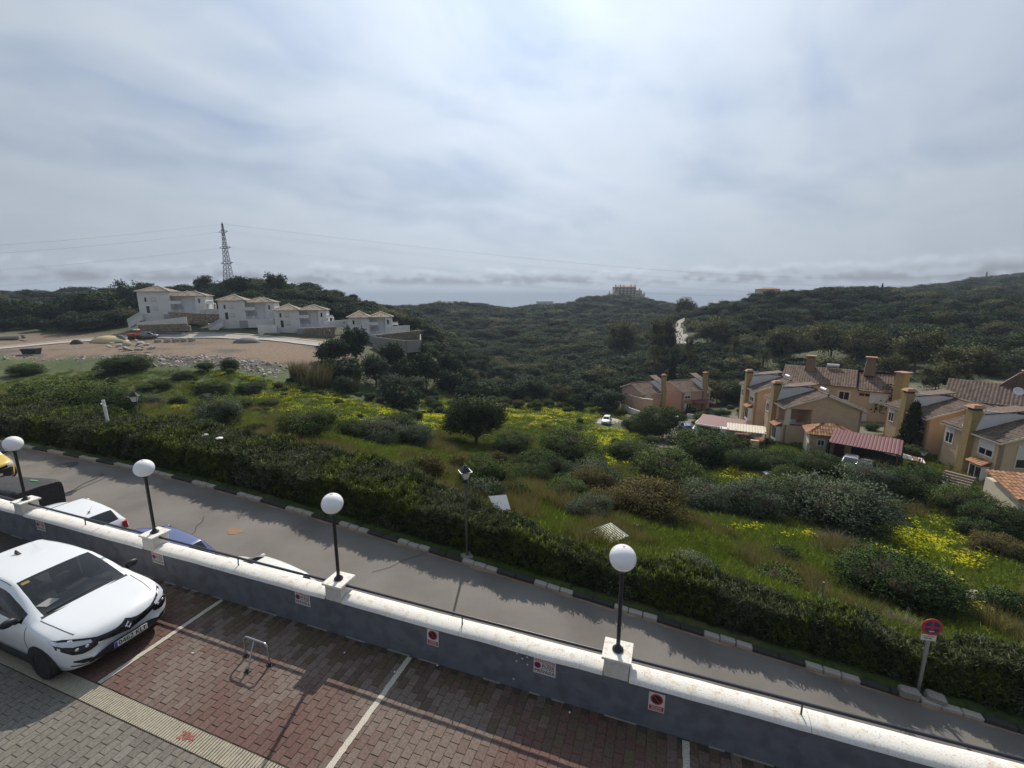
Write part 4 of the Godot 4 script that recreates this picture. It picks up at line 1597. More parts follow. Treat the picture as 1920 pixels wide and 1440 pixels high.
func white_hatchback() -> void:
	var t := TW(-10.72, 0.0, 4.28, 0.0)
	var o := car("hatchback", "white five-door hatchback parked in the bay nearest the building", "car", t * Transform3D(Basis.from_scale(Vector3(1, 0.93, 1))), HATCH, HATCH_CUTS, "car_white", 70, {"front_made": true, "glass": "glass", "rim": "rim"})
	var L := 4.06
	var dash := MB.new()
	dash.hexa(Vector3(0.62, 0.86, 0), Vector3(0.6, 0.2, 1.3), Vector3(0.45, 0.06, 1.25))
	dash.box(Vector3(-0.4, 0.45, 0), Vector3(2.8, 0.1, 1.4))
	part("dashboard", dash, "black_plastic", o)
	for sd in [-1.0, 1.0]:
		for xx in [-0.1, -1.0]:
			var st := MB.new()
			st.cbox(Vector3(xx, 0.62, sd * 0.36), Vector3(0.5, 0.2, 0.48), 0.05)
			st.cbox(Vector3(xx - 0.3, 0.9, sd * 0.36), Vector3(0.14, 0.62, 0.46), 0.05, Basis(Vector3.BACK, 0.2))
			st.cbox(Vector3(xx - 0.37, 1.25, sd * 0.36), Vector3(0.1, 0.16, 0.25), 0.04)
			part("seat", st, "seat_cloth", o)
	# the face: a black band swelling round the badge, lamps, lower mouth
	var N := 3
	part("grille", skin(HATCH, L, -0.46, 0.46, 0, 0, 0.012, [0.72, 0.705, 0.695, 0.70, 0.765, 0.70, 0.695, 0.705, 0.72], [0.63, 0.60, 0.58, 0.57, 0.535, 0.57, 0.58, 0.60, 0.63]), "gloss_black", o)
	for sd in [-1.0, 1.0]:
		var hl := part("headlight", skin(HATCH, L, 0.43 * sd, 0.82 * sd, 0, 0, 0.010, [0.72, 0.76, 0.795, 0.82, 0.82], [0.58, 0.545, 0.535, 0.57, 0.69]), "gloss_black", o)
		part("lens", skin(HATCH, L, 0.49 * sd, 0.80 * sd, 0, 0, 0.016, [0.715, 0.755, 0.785, 0.805], [0.665, 0.68, 0.70, 0.75]), "lens_clear", hl)
		for q in [0.55, 0.66]:
			var pj := MB.new()
			pj.ball(nose(HATCH, L, q * sd, 0.635, 0.0), Vector3(0.02, 0.032, 0.032), 8, 12)
			part("projector", pj, "chrome", hl)
		part("fog_recess", skin(HATCH, L, 0.52 * sd, 0.72 * sd, 0, 0, 0.008, [0.39, 0.42, 0.44], [0.33, 0.335, 0.41]), "black_plastic", o)
		part("bumper_trim", skin(HATCH, L, 0.50 * sd, 0.74 * sd, 0, 0, 0.012, [0.30, 0.315, 0.345], [0.285, 0.295, 0.32]), "black_plastic", o)
	part("lower_grille", skin(HATCH, L, -0.57, 0.57, 0, 0, 0.008, [0.34, 0.43, 0.48, 0.49, 0.49, 0.49, 0.48, 0.43, 0.34], [0.31, 0.285, 0.27, 0.265, 0.265, 0.265, 0.27, 0.285, 0.31]), "black_plastic", o)
	# the diamond badge
	var bd := MB.new()
	var c := nose(HATCH, L, 0.0, 0.645, 0.022)
	var out := [Vector3(0, 0.085, 0), Vector3(0, 0, 0.06), Vector3(0, -0.085, 0), Vector3(0, 0, -0.06)]
	var inn := [Vector3(0, 0.034, -0.004), Vector3(0, 0.0, 0.022), Vector3(0, -0.034, 0.004), Vector3(0, 0.0, -0.022)]
	for k in 4:
		var k2 := (k + 1) % 4
		var rise := Vector3(0.014, 0, 0)
		bd.quad(c + out[k], c + (out[k] + inn[k]) / 2 + rise, c + (out[k2] + inn[k2]) / 2 + rise, c + out[k2])
		bd.quad(c + (out[k] + inn[k]) / 2 + rise, c + inn[k], c + inn[k2], c + (out[k2] + inn[k2]) / 2 + rise)
	part("badge", bd, "chrome", o)
	# number plate
	var pc := nose(HATCH, L, 0.0, 0.42, 0.02)
	var b := MB.new()
	b.cbox(Vector3.ZERO, Vector3(0.52, 0.11, 0.012), 0.002)
	var pt := Transform3D(Basis(Vector3.UP, PI / 2), pc + Vector3(0.004, -0.005, 0))
	var pl := part("number_plate", b, "plate_white", o, pt)
	b = MB.new()
	b.box(Vector3(-0.238, 0, 0.0065), Vector3(0.042, 0.108, 0.001))
	part("blue_band", b, "plate_blue", pl)
	var tm := text_mesh("0462 KLT", 0.085, 0.001)
	part("lettering", tm, "sign_black", pl, Transform3D(Basis.from_scale(Vector3(0.435 / tm.get_aabb().size.x, 1, 1)), Vector3(0.02, 0, 0.0075)))
	# panel gaps
	for sd in [-1.0, 1.0]:
		for x in [1.13, 2.37, 3.30]:
			var path := []
			var q := car_section(car_row(HATCH, x), L)
			for i in range(3, 8):
				path.append(Vector3(q[i].x + L / 2, q[i].y, q[i].z * sd))
			var sm := MB.new()
			sm.tube(path, 0.005, 0.005, 5)
			part("panel_gap", sm, "black_plastic", o)
		for e in [[0.22, 1.02, 12], [1.95, 3.5, 12]]:
			var path := []
			for k in 12:
				var q := car_section(car_row(HATCH, lerpf(e[0], e[1], k / 11.0)), L)
				path.append(Vector3(q[e[2]].x + L / 2, q[e[2]].y, q[e[2]].z * sd))
			var sm := MB.new()
			sm.tube(path, 0.006, 0.006, 5)
			part("panel_gap", sm, "black_plastic", o)
		var sill := MB.new()
		sill.box(Vector3(-0.02, 0.24, sd * 0.80), Vector3(1.9, 0.1, 0.1))
		part("sill", sill, "black_plastic", o)
	# aerial, inner mirror, wiper, sticker, rear-view paper
	b = MB.new()
	b.hexa(Vector3(-1.05, 1.465, 0.0), Vector3(0.15, 0.07, 0.05), Vector3(0.04, 0.07, 0.012), Basis(), Vector3(-0.05, 0, 0))
	part("aerial_fin", b, "black_plastic", o)
	b = MB.new()
	b.ball(Vector3(0.30, 1.27, 0.0), Vector3(0.02, 0.045, 0.12), 8, 14)
	part("inner_mirror", b, "black_plastic", o)
	b = MB.new()
	b.tube([Vector3(0.94, 1.03, 0.55), Vector3(0.93, 1.05, 0.1), Vector3(0.90, 1.04, -0.45)], 0.012, 0.008, 6)
	part("wiper", b, "black_plastic", o)
	b = MB.new()
	b.box(Vector3(0.93, 1.0, 0.0), Vector3(0.14, 0.02, 1.28), Basis(Vector3.BACK, -0.2))
	part("scuttle", b, "black_plastic", o)
	var scr := Basis(Vector3.BACK, 0.53)
	b = MB.new()
	b.box(Vector3(0.145, 1.355, 0.43), Vector3(0.055, 0.002, 0.11), Basis(Vector3.BACK, -0.55))
	part("yellow_sticker", b, "car_yellow", o)
	b = MB.new()
	b.box(Vector3(0.55, 0.985, 0.36), Vector3(0.2, 0.004, 0.22), Basis(Vector3.UP, 0.3))
	part("paper", b, "plate_white", o)
	for sd in [-1.0, 1.0]:
		for xx in [0.05, -0.85]:
			b = MB.new()
			b.cbox(Vector3(xx - 0.22, 0.86, sd * 0.862), Vector3(0.16, 0.022, 0.03), 0.006)
			part("door_handle", b, "car_white", o)

func stand(s: float, n: float, turn := 0.0) -> Transform3D:     # upright on the sloping street
	var slope := atan2(road_h(s + 1.0) - road_h(s - 1.0), 2.0)
	return Transform3D(WB * Basis(Vector3.BACK, slope) * Basis(Vector3.UP, turn), R(s, n, 0.06))

# ---------------------------------------------------------------- along the street
func street_things() -> void:
	white_hatchback()
	var a := car("hatchback", "white older hatchback with a short roof aerial parked below the first handrail", "car", stand(-19.85, 8.6, PI), HATCH, HATCH_CUTS, "car_white", 34, {"mirror": "car_white"})
	var b := MB.new()
	b.lathe([[0.0, 1.42], [0.04, 1.425], [0.03, 1.45], [0.0, 1.46]], 10, Vector3(-1.3, 0.005, 0))
	b.tube([Vector3(-1.3, 1.45, 0), Vector3(-1.55, 1.72, 0)], 0.005, 0.003, 5)
	part("roof_aerial", b, "black_plastic", a)
	car("hatchback", "dark blue hatchback parked below the second globe lamp", "car", stand(-15.5, 8.6, PI), HATCH, HATCH_CUTS, "car_blue", 34, {"mirror": "car_blue"})
	car("hatchback", "cream white hatchback parked below the wall before the third globe lamp", "car", stand(-11.4, 8.75, PI), HATCH, HATCH_CUTS, "car_white_old", 34, {"mirror": "car_white_old"})
	var v := car("van", "yellow van with a black bumper facing down the street", "van", stand(-30.3, 10.1, 0.0), VAN, VAN_CUTS, "car_yellow", 34, {"front_made": true})
	for sd in [-1.0, 1.0]:
		part("headlight", skin(VAN, 4.22, 0.50 * sd, 0.84 * sd, 0, 0, 0.012, [0.84, 0.89, 0.94], [0.70, 0.74, 0.84]), "lens_clear", v)
	part("grille", skin(VAN, 4.22, -0.5, 0.5, 0, 0, 0.012, [0.84, 0.80, 0.79, 0.80, 0.84], [0.72, 0.70, 0.70, 0.70, 0.72]), "gloss_black", v)
	part("bumper", skin(VAN, 4.22, -0.80, 0.80, 0, 0, 0.015, [0.70, 0.69, 0.69, 0.69, 0.70], [0.30, 0.27, 0.26, 0.27, 0.30]), "black_plastic", v)
	b = MB.new()
	b.box(Vector3(2.135, 0.48, 0), Vector3(0.012, 0.11, 0.52))
	part("number_plate", b, "plate_white", v)
	b = MB.new()
	b.lathe([[0.0, 0.0], [0.07, 0.0], [0.05, 0.015], [0.0, 0.018]], 4)
	part("badge", b, "chrome", v, Transform3D(Basis(Vector3.BACK, -PI / 2), Vector3(2.12, 0.76, 0)))
	covered_trailer()
	lanterns()
	no_stopping_sign()
	broken_pole()

func covered_trailer() -> void:
	var o := thing("covered_trailer", "long black tarpaulin-covered trailer standing on the street behind the white hatchback", "trailer", stand(-24.9, 9.35, 0.02))
	var b := MB.new()
	var g := []
	var wob := FastNoiseLite.new()
	wob.seed = 61; wob.frequency = 1.6; wob.fractal_octaves = 3
	for i in 25:
		var x := -1.75 + 3.5 * i / 24.0
		var top := lerpf(0.85, 1.18, i / 24.0)
		var w := lerpf(0.62, 0.78, i / 24.0)
		var row := []
		for q in [[-1.0, 0.12], [-1.02, 0.4], [-1.0, 0.75], [-0.95, 0.93], [-0.8, 1.0], [-0.4, 1.0], [0.0, 1.02], [0.4, 1.0], [0.8, 1.0], [0.95, 0.93], [1.0, 0.75], [1.02, 0.4], [1.0, 0.12]]:
			var e := smooth(0.0, 0.05, i / 24.0) * (1.0 - smooth(0.95, 1.0, i / 24.0))
			row.append(Vector3(x, top * q[1] * (0.93 + 0.07 * e), w * q[0] * (0.94 + 0.06 * e)) + Vector3.ONE * 0.03 * wob.get_noise_3d(x * 2.0, q[1] * 2.0, q[0] * 3.0))
		g.append(row)
	b.smooth_grid(g)
	for e in [0, 24]:
		for j in range(1, 12):
			if e == 0:
				b.tri(g[0][0], g[0][j], g[0][j + 1])
			else:
				b.tri(g[24][0], g[24][j + 1], g[24][j])
	part("tarpaulin", b, "tarp", o)
	for sd in [-1.0, 1.0]:
		b = MB.new()
		b.lathe([[0.1, -0.08], [0.27, -0.08], [0.28, 0.0], [0.27, 0.08], [0.1, 0.08]], 18)
		part("wheel", b, "tyre", o, Transform3D(Basis(Vector3.RIGHT, PI / 2), Vector3(0.2, 0.28, sd * 0.72)))
	b = MB.new()
	b.tube([Vector3(-1.6, 0.4, 0), Vector3(-2.5, 0.42, 0)], 0.035, 0.03, 8)
	part("drawbar", b, "black_metal", o)
	b = MB.new()
	b.box(Vector3(0.9, 1.135, -0.28), Vector3(0.5, 0.012, 0.04), Basis(Vector3.BACK, 0.09))
	part("green_strap", b, "leaf_green", o)
	b = MB.new()
	b.box(Vector3(1.72, 0.42, 0.55), Vector3(0.05, 0.12, 0.16))
	part("tail_light", b, "tail_red", o)
	var rng := RandomNumberGenerator.new()
	rng.seed = 9
	for q in [[-27.1, 8.9, 0.55, "slumped black rubbish bag behind the covered trailer"], [-27.7, 9.7, 0.45, "black rubbish bag farthest from the covered trailer"]]:
		b = MB.new()
		var gg := []
		for i in 11:
			var e := PI * i / 10
			var row := []
			for j in 18:
				var an := -TAU * j / 18
				var r: float = q[2] * (1.0 + 0.22 * wob.get_noise_3d(cos(an) * 1.5 + q[0], e * 1.5, sin(an) * 1.5))
				row.append(Vector3(r * sin(e) * cos(an), r * 0.9 * cos(e) + q[2] * 0.8, r * sin(e) * sin(an)))
			gg.append(row)
		b.smooth_grid(gg, false, true)
		b.tube([Vector3(0, q[2] * 1.6, 0), Vector3(0.05, q[2] * 1.95, 0.03)], 0.05, 0.09, 7)
		single("rubbish_bag", b, "bag_black", q[3], "bag", stand(q[0], q[1]))

func lanterns() -> void:
	var proto: Node3D = null
	for q in [[-6.75, 13.98, "dark street lantern rising from the hedge beyond the third globe lamp"], [-25.6, 14.6, "dark street lantern on a slim pole in the hedge opposite the covered trailer"]]:
		var o: Node3D
		if proto == null:
			o = thing("street_lantern", q[2], "street lamp", Transform3D(), "street lanterns in the hedge")
			proto = o
			var b := MB.new()
			b.cbox(Vector3(0, -0.02, 0), Vector3(0.42, 0.22, 0.4), 0.04)
			part("footing", b, "concrete", o)
			b = MB.new()
			b.lathe([[0.055, 0.08], [0.055, 0.3], [0.042, 0.34], [0.04, 1.4], [0.034, 2.9], [0.03, 3.0]], 12)
			part("pole", b, "pole_grey", o)
			b = MB.new()
			b.lathe([[0.03, 2.98], [0.055, 3.0], [0.06, 3.06], [0.045, 3.1], [0.06, 3.14], [0.0, 3.15]], 12)
			part("collar", b, "black_metal", o)
			b = MB.new()
			b.hexa(Vector3(0, 3.15, 0), Vector3(0.17, 0.02, 0.17), Vector3(0.19, 0.02, 0.19))
			for k in 4:
				var c := Basis(Vector3.UP, PI / 2 * k)
				b.tube([c * Vector3(0.09, 3.15, 0.09), c * Vector3(0.17, 3.43, 0.17)], 0.011, 0.011, 5)
			var cage := part("lantern_cage", b, "black_metal", o)
			for k in 4:
				b = MB.new()
				b.quad(Vector3(-0.085, 3.165, 0.087), Vector3(0.085, 3.165, 0.087), Vector3(0.162, 3.425, 0.166), Vector3(-0.162, 3.425, 0.166))
				part("pane", b, "frosted", cage, Transform3D(Basis(Vector3.UP, PI / 2 * k), Vector3.ZERO))
			b = MB.new()
			b.hexa(Vector3(0, 3.44, 0), Vector3(0.42, 0.02, 0.42), Vector3(0.42, 0.02, 0.42))
			b.hexa(Vector3(0, 3.53, 0), Vector3(0.36, 0.16, 0.36), Vector3(0.14, 0.16, 0.14))
			b.hexa(Vector3(0, 3.63, 0), Vector3(0.12, 0.06, 0.12), Vector3(0.09, 0.06, 0.09))
			b.lathe([[0.02, 3.66], [0.035, 3.69], [0.0, 3.73]], 8)
			part("lantern_roof", b, "black_metal", o)
			b = MB.new()
			for k in 4:
				b.box(Basis(Vector3.UP, PI / 2 * k) * Vector3(0, 3.452, 0.205), Vector3(0.42, 0.008, 0.02), Basis(Vector3.UP, PI / 2 * k))
			part("roof_rim", b, "galvanised", o)
		else:
			o = proto.duplicate()
			o.name = numbered("street_lantern")
			add_child(o)
			o.set_meta("label", q[2])
		o.transform = Transform3D(WB * Basis(Vector3.UP, 0.75), R(q[0], q[1], 0.05))

func no_stopping_sign() -> void:
	var base := R(7.25, 13.95, 0.0)
	var o := thing("no_stopping_sign", "round blue and red no-stopping sign over a white tow plate, in the hedge", "road sign", Transform3D(WB * Basis(Vector3.UP, 0.12), base))
	var b := MB.new()
	b.box(Vector3(0, 1.05, 0), Vector3(0.08, 2.1, 0.04))
	part("post", b, "galvanised", o)
	var face := Transform3D(Basis(Vector3.RIGHT, PI / 2), Vector3(0, 2.2, 0.035))
	b = MB.new()
	b.lathe([[0.0, -0.012], [0.25, -0.012], [0.25, 0.006], [0.235, 0.01], [0.0, 0.01]], 40)
	var disc := part("disc", b, "sign_red", o, face)
	for k in 4:
		b = MB.new()
		var pts := [Vector3.ZERO]
		for i in 9:
			var a := PI / 2 * k + 0.13 + (PI / 2 - 0.26) * i / 8.0
			pts.append(Vector3(cos(a), 0, sin(a)) * 0.185)
		pts[0] = Vector3(cos(PI / 2 * k + PI / 4), 0, sin(PI / 2 * k + PI / 4)) * 0.045
		for i in range(1, 9):
			b.tri(pts[0], pts[i + 1], pts[i])
		part("blue_field", b, "sign_blue", disc, Transform3D(Basis(Vector3.UP, PI / 4 * 0.0), Vector3(0, 0.0125, 0)))
	b = MB.new()
	b.box(Vector3(0.02, 0.0145, 0.125), Vector3(0.1, 0.001, 0.022))
	b.tri(Vector3(-0.075, 0.015, 0.125), Vector3(-0.03, 0.015, 0.15), Vector3(-0.03, 0.015, 0.10))
	part("white_arrow", b, "sign_white", disc)
	b = MB.new()
	b.cbox(Vector3(-0.03, 1.86, 0.03), Vector3(0.36, 0.17, 0.008), 0.002)
	var pl := part("tow_plate", b, "sign_white", o)
	b = MB.new()
	# a small tow lorry lifting a car
	b.box(Vector3(-0.09, 1.84, 0.0355), Vector3(0.07, 0.018, 0.002)); b.box(Vector3(-0.118, 1.86, 0.0355), Vector3(0.022, 0.026, 0.002))
	b.box(Vector3(-0.06, 1.862, 0.0358), Vector3(0.06, 0.008, 0.002), Basis(Vector3.BACK, 0.5))
	b.box(Vector3(0.01, 1.845, 0.0355), Vector3(0.09, 0.016, 0.002), Basis(Vector3.BACK, -0.2)); b.box(Vector3(0.01, 1.857, 0.0356), Vector3(0.05, 0.014, 0.002), Basis(Vector3.BACK, -0.2))
	part("tow_symbol", b, "sign_black", pl)
	var tm := text_mesh("AVISO GRÚA", 0.024, 0.001)
	part("lettering", tm, "paint_red", pl, Transform3D(Basis.from_scale(Vector3(0.28 / tm.get_aabb().size.x, 1, 1)), Vector3(-0.03, 1.912, 0.036)))
	# two lumps of broken concrete kerb by the post
	for q in [[6.95, 13.72, 0.5, 0.24, 0.26, 0.1, "broken pale concrete kerb block at the foot of the no-stopping sign, uphill side"], [7.58, 13.8, 0.44, 0.27, 0.3, -0.12, "broken pale concrete kerb block at the foot of the no-stopping sign, downhill side"]]:
		var m := MB.new()
		m.cbox(Vector3.ZERO, Vector3(q[2], q[3], q[4]), 0.05)
		single("concrete_block", m, "concrete", q[6], "concrete block", Transform3D(WB * Basis(Vector3.UP, q[5]) * Basis(Vector3.BACK, -0.12), R(q[0], q[1], 0.16)))

func broken_pole() -> void:
	var o := thing("leaning_pole", "white plastic pole with a broken bracket leaning out of the hedge", "pole", Transform3D(WB * Basis(Vector3.BACK, 0.06), R(-29.6, 15.4, 0.9)))
	var b := MB.new()
	b.lathe([[0.075, 0.0], [0.075, 1.85], [0.06, 1.86], [0.06, 1.83]], 14)
	part("tube", b, "pvc_white", o)
	b = MB.new()
	b.box(Vector3(-0.13, 1.62, 0.02), Vector3(0.2, 0.05, 0.06), Basis(Vector3.BACK, -0.25))
	b.box(Vector3(0.1, 1.48, 0.0), Vector3(0.1, 0.07, 0.08), Basis(Vector3.BACK, 0.3))
	part("bracket", b, "pvc_white", o)


# ---------------------------------------------------------------- houses
func tiled(a: Vector3, across: Vector3, up: Vector3, cut0 := 0.0, cut1 := 0.0, pitch := 0.34, course := 0.45) -> MB:
	# barrel tiles on a slope: a is the left end of the eave, across runs along the eave, up climbs the slope; cuts narrow the top (hips)
	var b := MB.new()
	var n := across.cross(up).normalized()
	var w := across.length()
	var l := up.length()
	var cols := int(w / pitch)
	var rows := maxi(2, int(l / course))
	var g := []
	for r in rows:
		for e in 2:
			var t := (r + e) / float(rows)
			var row := []
			for c in cols * 4 + 1:
				var x := clampf(c / (cols * 4.0), cut0 * t / w, 1.0 - cut1 * t / w)
				var ph := c % 4
				var h: float = [0.0, 0.055, 0.075, 0.055][ph] + (0.03 if e == 0 else 0.0) + 0.012 * sin(c * 12.9 + r * 7.1)
				row.append(a + across * x + up * t + n * h)
			g.append(row)
	b.smooth_grid(g)
	var rng := RandomNumberGenerator.new()                        # every tile weathered in its own way; channels between painted as shade
	rng.seed = int(w * 100.0) + int(absf(a.x) * 37.0)
	var wv := cols * 4 + 1
	for r in rows:
		for c in cols + 1:
			var f := rng.randf_range(0.55, 1.25) if rng.randf() < 0.8 else rng.randf_range(1.2, 1.7)
			for e in 2:
				for k in 4:
					if c * 4 + k < wv:
						b.c[(r * 2 + e) * wv + c * 4 + k] = Color(f, f, f) * (0.55 if k == 0 else 1.0)
	# the thickness of the eave and the underside
	b.quad(a - n * 0.06, a + across - n * 0.06, a + across + n * 0.05, a + n * 0.05)
	b.quad(a + up + across * (cut0 / w) - n * 0.06, a + across * (1.0 - cut1 / w) + up - n * 0.06, a + across - n * 0.06, a - n * 0.06)
	return b

func window_on(parent: Node3D, p: Vector3, turn: float, w: float, h: float, shut := 0.0, frame := "frame_white", leaves := 2, grow := 0.1) -> void:
	# a framed window standing a little proud of its wall, facing local +z after the turn
	var t := Transform3D(Basis(Vector3.UP, turn), p)
	var b := MB.new()
	for q in [[0, h / 2 + grow / 2, w + 2 * grow, grow], [0, -h / 2 - grow / 2, w + 2 * grow, grow], [-w / 2 - grow / 2, 0, grow, h], [w / 2 + grow / 2, 0, grow, h]]:
		b.box(Vector3(q[0], q[1], 0.03), Vector3(q[2], q[3], 0.06))
	for k in range(1, leaves):
		b.box(Vector3(-w / 2 + w * k / leaves, 0, 0.022), Vector3(0.07, h, 0.04))
	var o := part("window", b, frame, parent, t)
	for k in leaves:
		b = MB.new()
		b.box(Vector3(-w / 2 + w * (k + 0.5) / leaves, 0, 0.006), Vector3(w / leaves - 0.06, h, 0.012))
		part("pane", b, "window_dark", o)
	if shut > 0.0:
		b = MB.new()
		var rows := int(maxf(2, h * shut / 0.16))
		for k in rows:
			b.hexa(Vector3(0, h / 2 - h * shut * (k + 0.5) / rows, 0.043), Vector3(w, h * shut / rows - 0.008, 0.03), Vector3(w, h * shut / rows - 0.008, 0.012))
		part("shutter", b, "shutter", o)

func door_on(parent: Node3D, p: Vector3, turn: float, w: float, h: float, m := "garage_door") -> void:
	var b := MB.new()
	b.box(Vector3(0, h / 2, 0.02), Vector3(w, h, 0.04))
	for k in 5:
		b.box(Vector3(0, h * (k + 0.5) / 5.0, 0.045), Vector3(w - 0.1, h / 5.0 - 0.05, 0.012))
	part("door", b, m, parent, Transform3D(Basis(Vector3.UP, turn), p))

func wall_poly(b: MB, pts: Array, thick: Vector3) -> void:     # a flat wall face with that outline (counter-clockwise from outside) and a return behind it
	var c := Vector3.ZERO
	for p in pts:
		c += p / pts.size()
	for i in pts.size():
		var j := (i + 1) % pts.size()
		b.tri(c, pts[i], pts[j])
		b.quad(pts[i] + thick, pts[j] + thick, pts[j], pts[i])

const EAVE := 4.85

func terrace_unit(called: String, label: String, t: Transform3D, dir: float, opt := {}) -> Node3D:
	# facade on local z = 0 looking to +z; x = dir * u, u = 0 at the gable that is seen
	var o := thing(called, label, "house", t, opt.get("group", ""))
	var L: float = opt.get("long", 7.0)
	var D := 8.6
	var rid := 4.4
	var up := 1.65
	var wm: String = opt.get("wall", "ochre_wall")
	var rm: String = opt.get("roof", "roof_mossy")
	var step: float = opt.get("step", 3.0)                        # length of the recessed part behind
	var X := func(u: float, y: float, z: float) -> Vector3: return Vector3(dir * u, y, z)
	var flip := dir > 0
	var b := MB.new()
	var face := func(pts: Array, th: Vector3) -> void:
		if flip:
			pts.reverse()
		wall_poly(b, pts, th)
	var inw: Vector3 = X.call(0.25, 0, 0)
	# gable end
	var bal: bool = opt.get("balcony", false)
	if bal:
		face.call([X.call(0, -3, -D), X.call(0, -3, 0), X.call(0, 2.45, 0), X.call(0, 2.45, -D)], inw)
		face.call([X.call(0, 2.45, -D), X.call(0, 2.45, -3.0), X.call(0, 5.65, -3.0), X.call(0, EAVE + up, -rid), X.call(0, EAVE, -D)], inw)
		face.call([X.call(0, 2.45, -0.55), X.call(0, 2.45, 0), X.call(0, EAVE, 0), X.call(0, EAVE + 0.2, -0.55)], inw)
		face.call([X.call(0, 4.55, -3.0), X.call(0, 4.55, -0.55), X.call(0, EAVE + 0.2, -0.55), X.call(0, 5.65, -3.0)], inw)
	else:
		face.call([X.call(0, -3, -D), X.call(0, -3, 0), X.call(0, EAVE, 0), X.call(0, EAVE + up, -rid), X.call(0, EAVE, -D)], inw)
	# facade, far end of the block, back, recessed part
	face.call([X.call(0, -3, 0), X.call(L, -3, 0), X.call(L, EAVE, 0), X.call(0, EAVE, 0)] if not bal else [X.call(2.4, -3, 0), X.call(L, -3, 0), X.call(L, EAVE, 0), X.call(2.4, EAVE, 0)], Vector3(0, 0, -0.25))
	if bal:
		face.call([X.call(0, -3, 0), X.call(2.4, -3, 0), X.call(2.4, 2.45, 0), X.call(0, 2.45, 0)], Vector3(0, 0, -0.25))
		face.call([X.call(0.55, 4.55, 0), X.call(2.4, 4.55, 0), X.call(2.4, EAVE, 0), X.call(0.55, EAVE, 0)], Vector3(0, 0, -0.25))
	face.call([X.call(L, -3, 0), X.call(L, -3, -D), X.call(L, EAVE, -D), X.call(L, EAVE + up, -rid), X.call(L, EAVE, 0)], -inw)
	face.call([X.call(L + step, -3, -D), X.call(0, -3, -D), X.call(0, EAVE, -D), X.call(L + step, EAVE, -D)], Vector3(0, 0, 0.25))
	if step > 0.1:
		face.call([X.call(L, -3, -3.8), X.call(L + step, -3, -3.8), X.call(L + step, EAVE + 0.9, -3.8), X.call(L, EAVE + 0.9, -3.8)], Vector3(0, 0, -0.25))
	part("wall", b, wm, o)
	# roof: one slope to the facade, one to the back
	var tb := tiled(Vector3(dir * L if dir < 0 else -0.35, EAVE - 0.12, 0.42) if dir < 0 else Vector3(-0.35, EAVE - 0.12, 0.42), Vector3(L + 0.35, 0, 0), Vector3(0, up + 0.16, -rid - 0.42))
	var roof := part("roof", tb, rm, o)
	tb = tiled(Vector3(0.35 if dir < 0 else L, EAVE - 0.1, -D - 0.4), Vector3(-L - 0.35, 0, 0), Vector3(0, up + 0.14, D - rid + 0.4))
	part("roof", tb, rm, o)
	if step > 0.1:
		tb = tiled(Vector3(dir * (L + step) if dir < 0 else L, EAVE + 0.75, -3.4), Vector3(step, 0, 0), Vector3(0, 0.9, -1.2))
		part("roof", tb, rm, o)
	b = MB.new()
	b.tube([X.call(-0.4, EAVE + up + 0.12, -rid), X.call(L, EAVE + up + 0.12, -rid)], 0.13, 0.13, 8)
	part("ridge_tiles", b, rm, roof)
	b = MB.new()                                                  # cream fascia boards
	b.box(X.call(L / 2 - 0.2, EAVE - 0.2, 0.36), Vector3(L + 0.4, 0.22, 0.1))
	b.box(X.call(-0.3, EAVE + up * 0.5 - 0.12, -rid / 2 + 0.2), Vector3(0.1, 0.2, sqrt(rid * rid + up * up) + 0.3), Basis(Vector3.RIGHT, atan2(up, rid)))
	if bal or opt.get("full_gable", false):
		b.box(X.call(-0.3, EAVE + up * 0.5 - 0.12, -(rid + D) / 2 - 0.2), Vector3(0.1, 0.2, sqrt((D - rid) * (D - rid) + up * up) + 0.3), Basis(Vector3.RIGHT, -atan2(up, D - rid)))
	part("fascia", b, "trim_cream", o)
	# chimney on the facade with its white counter-slope behind
	var cu: float = opt.get("chimney_at", 3.5)
	var low: float = opt.get("low", 1.35)
	b = MB.new()
	b.hexa(X.call(cu, 2.6 - low / 2, 0.1), Vector3(0.95, 11.4 - low, 0.95), Vector3(0.88, 11.4 - low, 0.88))
	var ch := part("chimney", b, "chimney_ochre", o)
	b = MB.new()
	b.box(X.call(cu, 8.42 - low, 0.1), Vector3(0.76, 0.25, 0.76))
	part("smoke_slot", b, "recess_dark", ch)
	b = MB.new()
	b.hexa(X.call(cu, 8.72 - low, 0.1), Vector3(1.2, 0.28, 1.2), Vector3(0.7, 0.28, 0.7))
	part("chimney_cap", b, "cap_tile", ch)
	b = MB.new()
	var w0 := cu - 0.55
	var w1 := cu + 1.2
	var top := 7.75 - low * 0.5
	for u in [w0, w1]:
		var pts := [X.call(u, EAVE - 0.1, 0.1), X.call(u, EAVE - 0.1, -rid), X.call(u, EAVE + up + 0.16, -rid), X.call(u, top, -0.45)]
		if (u == w0) == (dir < 0):
			pts.reverse()
		wall_poly(b, pts, Vector3(dir * (0.1 if u == w0 else -0.1), 0, 0))
	part("upstand", b, "upstand_white", o)
	b = MB.new()
	b.box(X.call((w0 + w1) / 2, (top + EAVE + up) / 2 + 0.16, -rid / 2 - 0.25), Vector3(w1 - w0 + 0.2, 0.1, sqrt(pow(rid - 0.4, 2) + pow(top - EAVE - up, 2)) + 0.1), Basis(Vector3.RIGHT, -atan2(top - EAVE - up, rid - 0.4) * -1.0))
	part("upstand_roof", b, rm, o)
	# openings
	var ft := 0.0
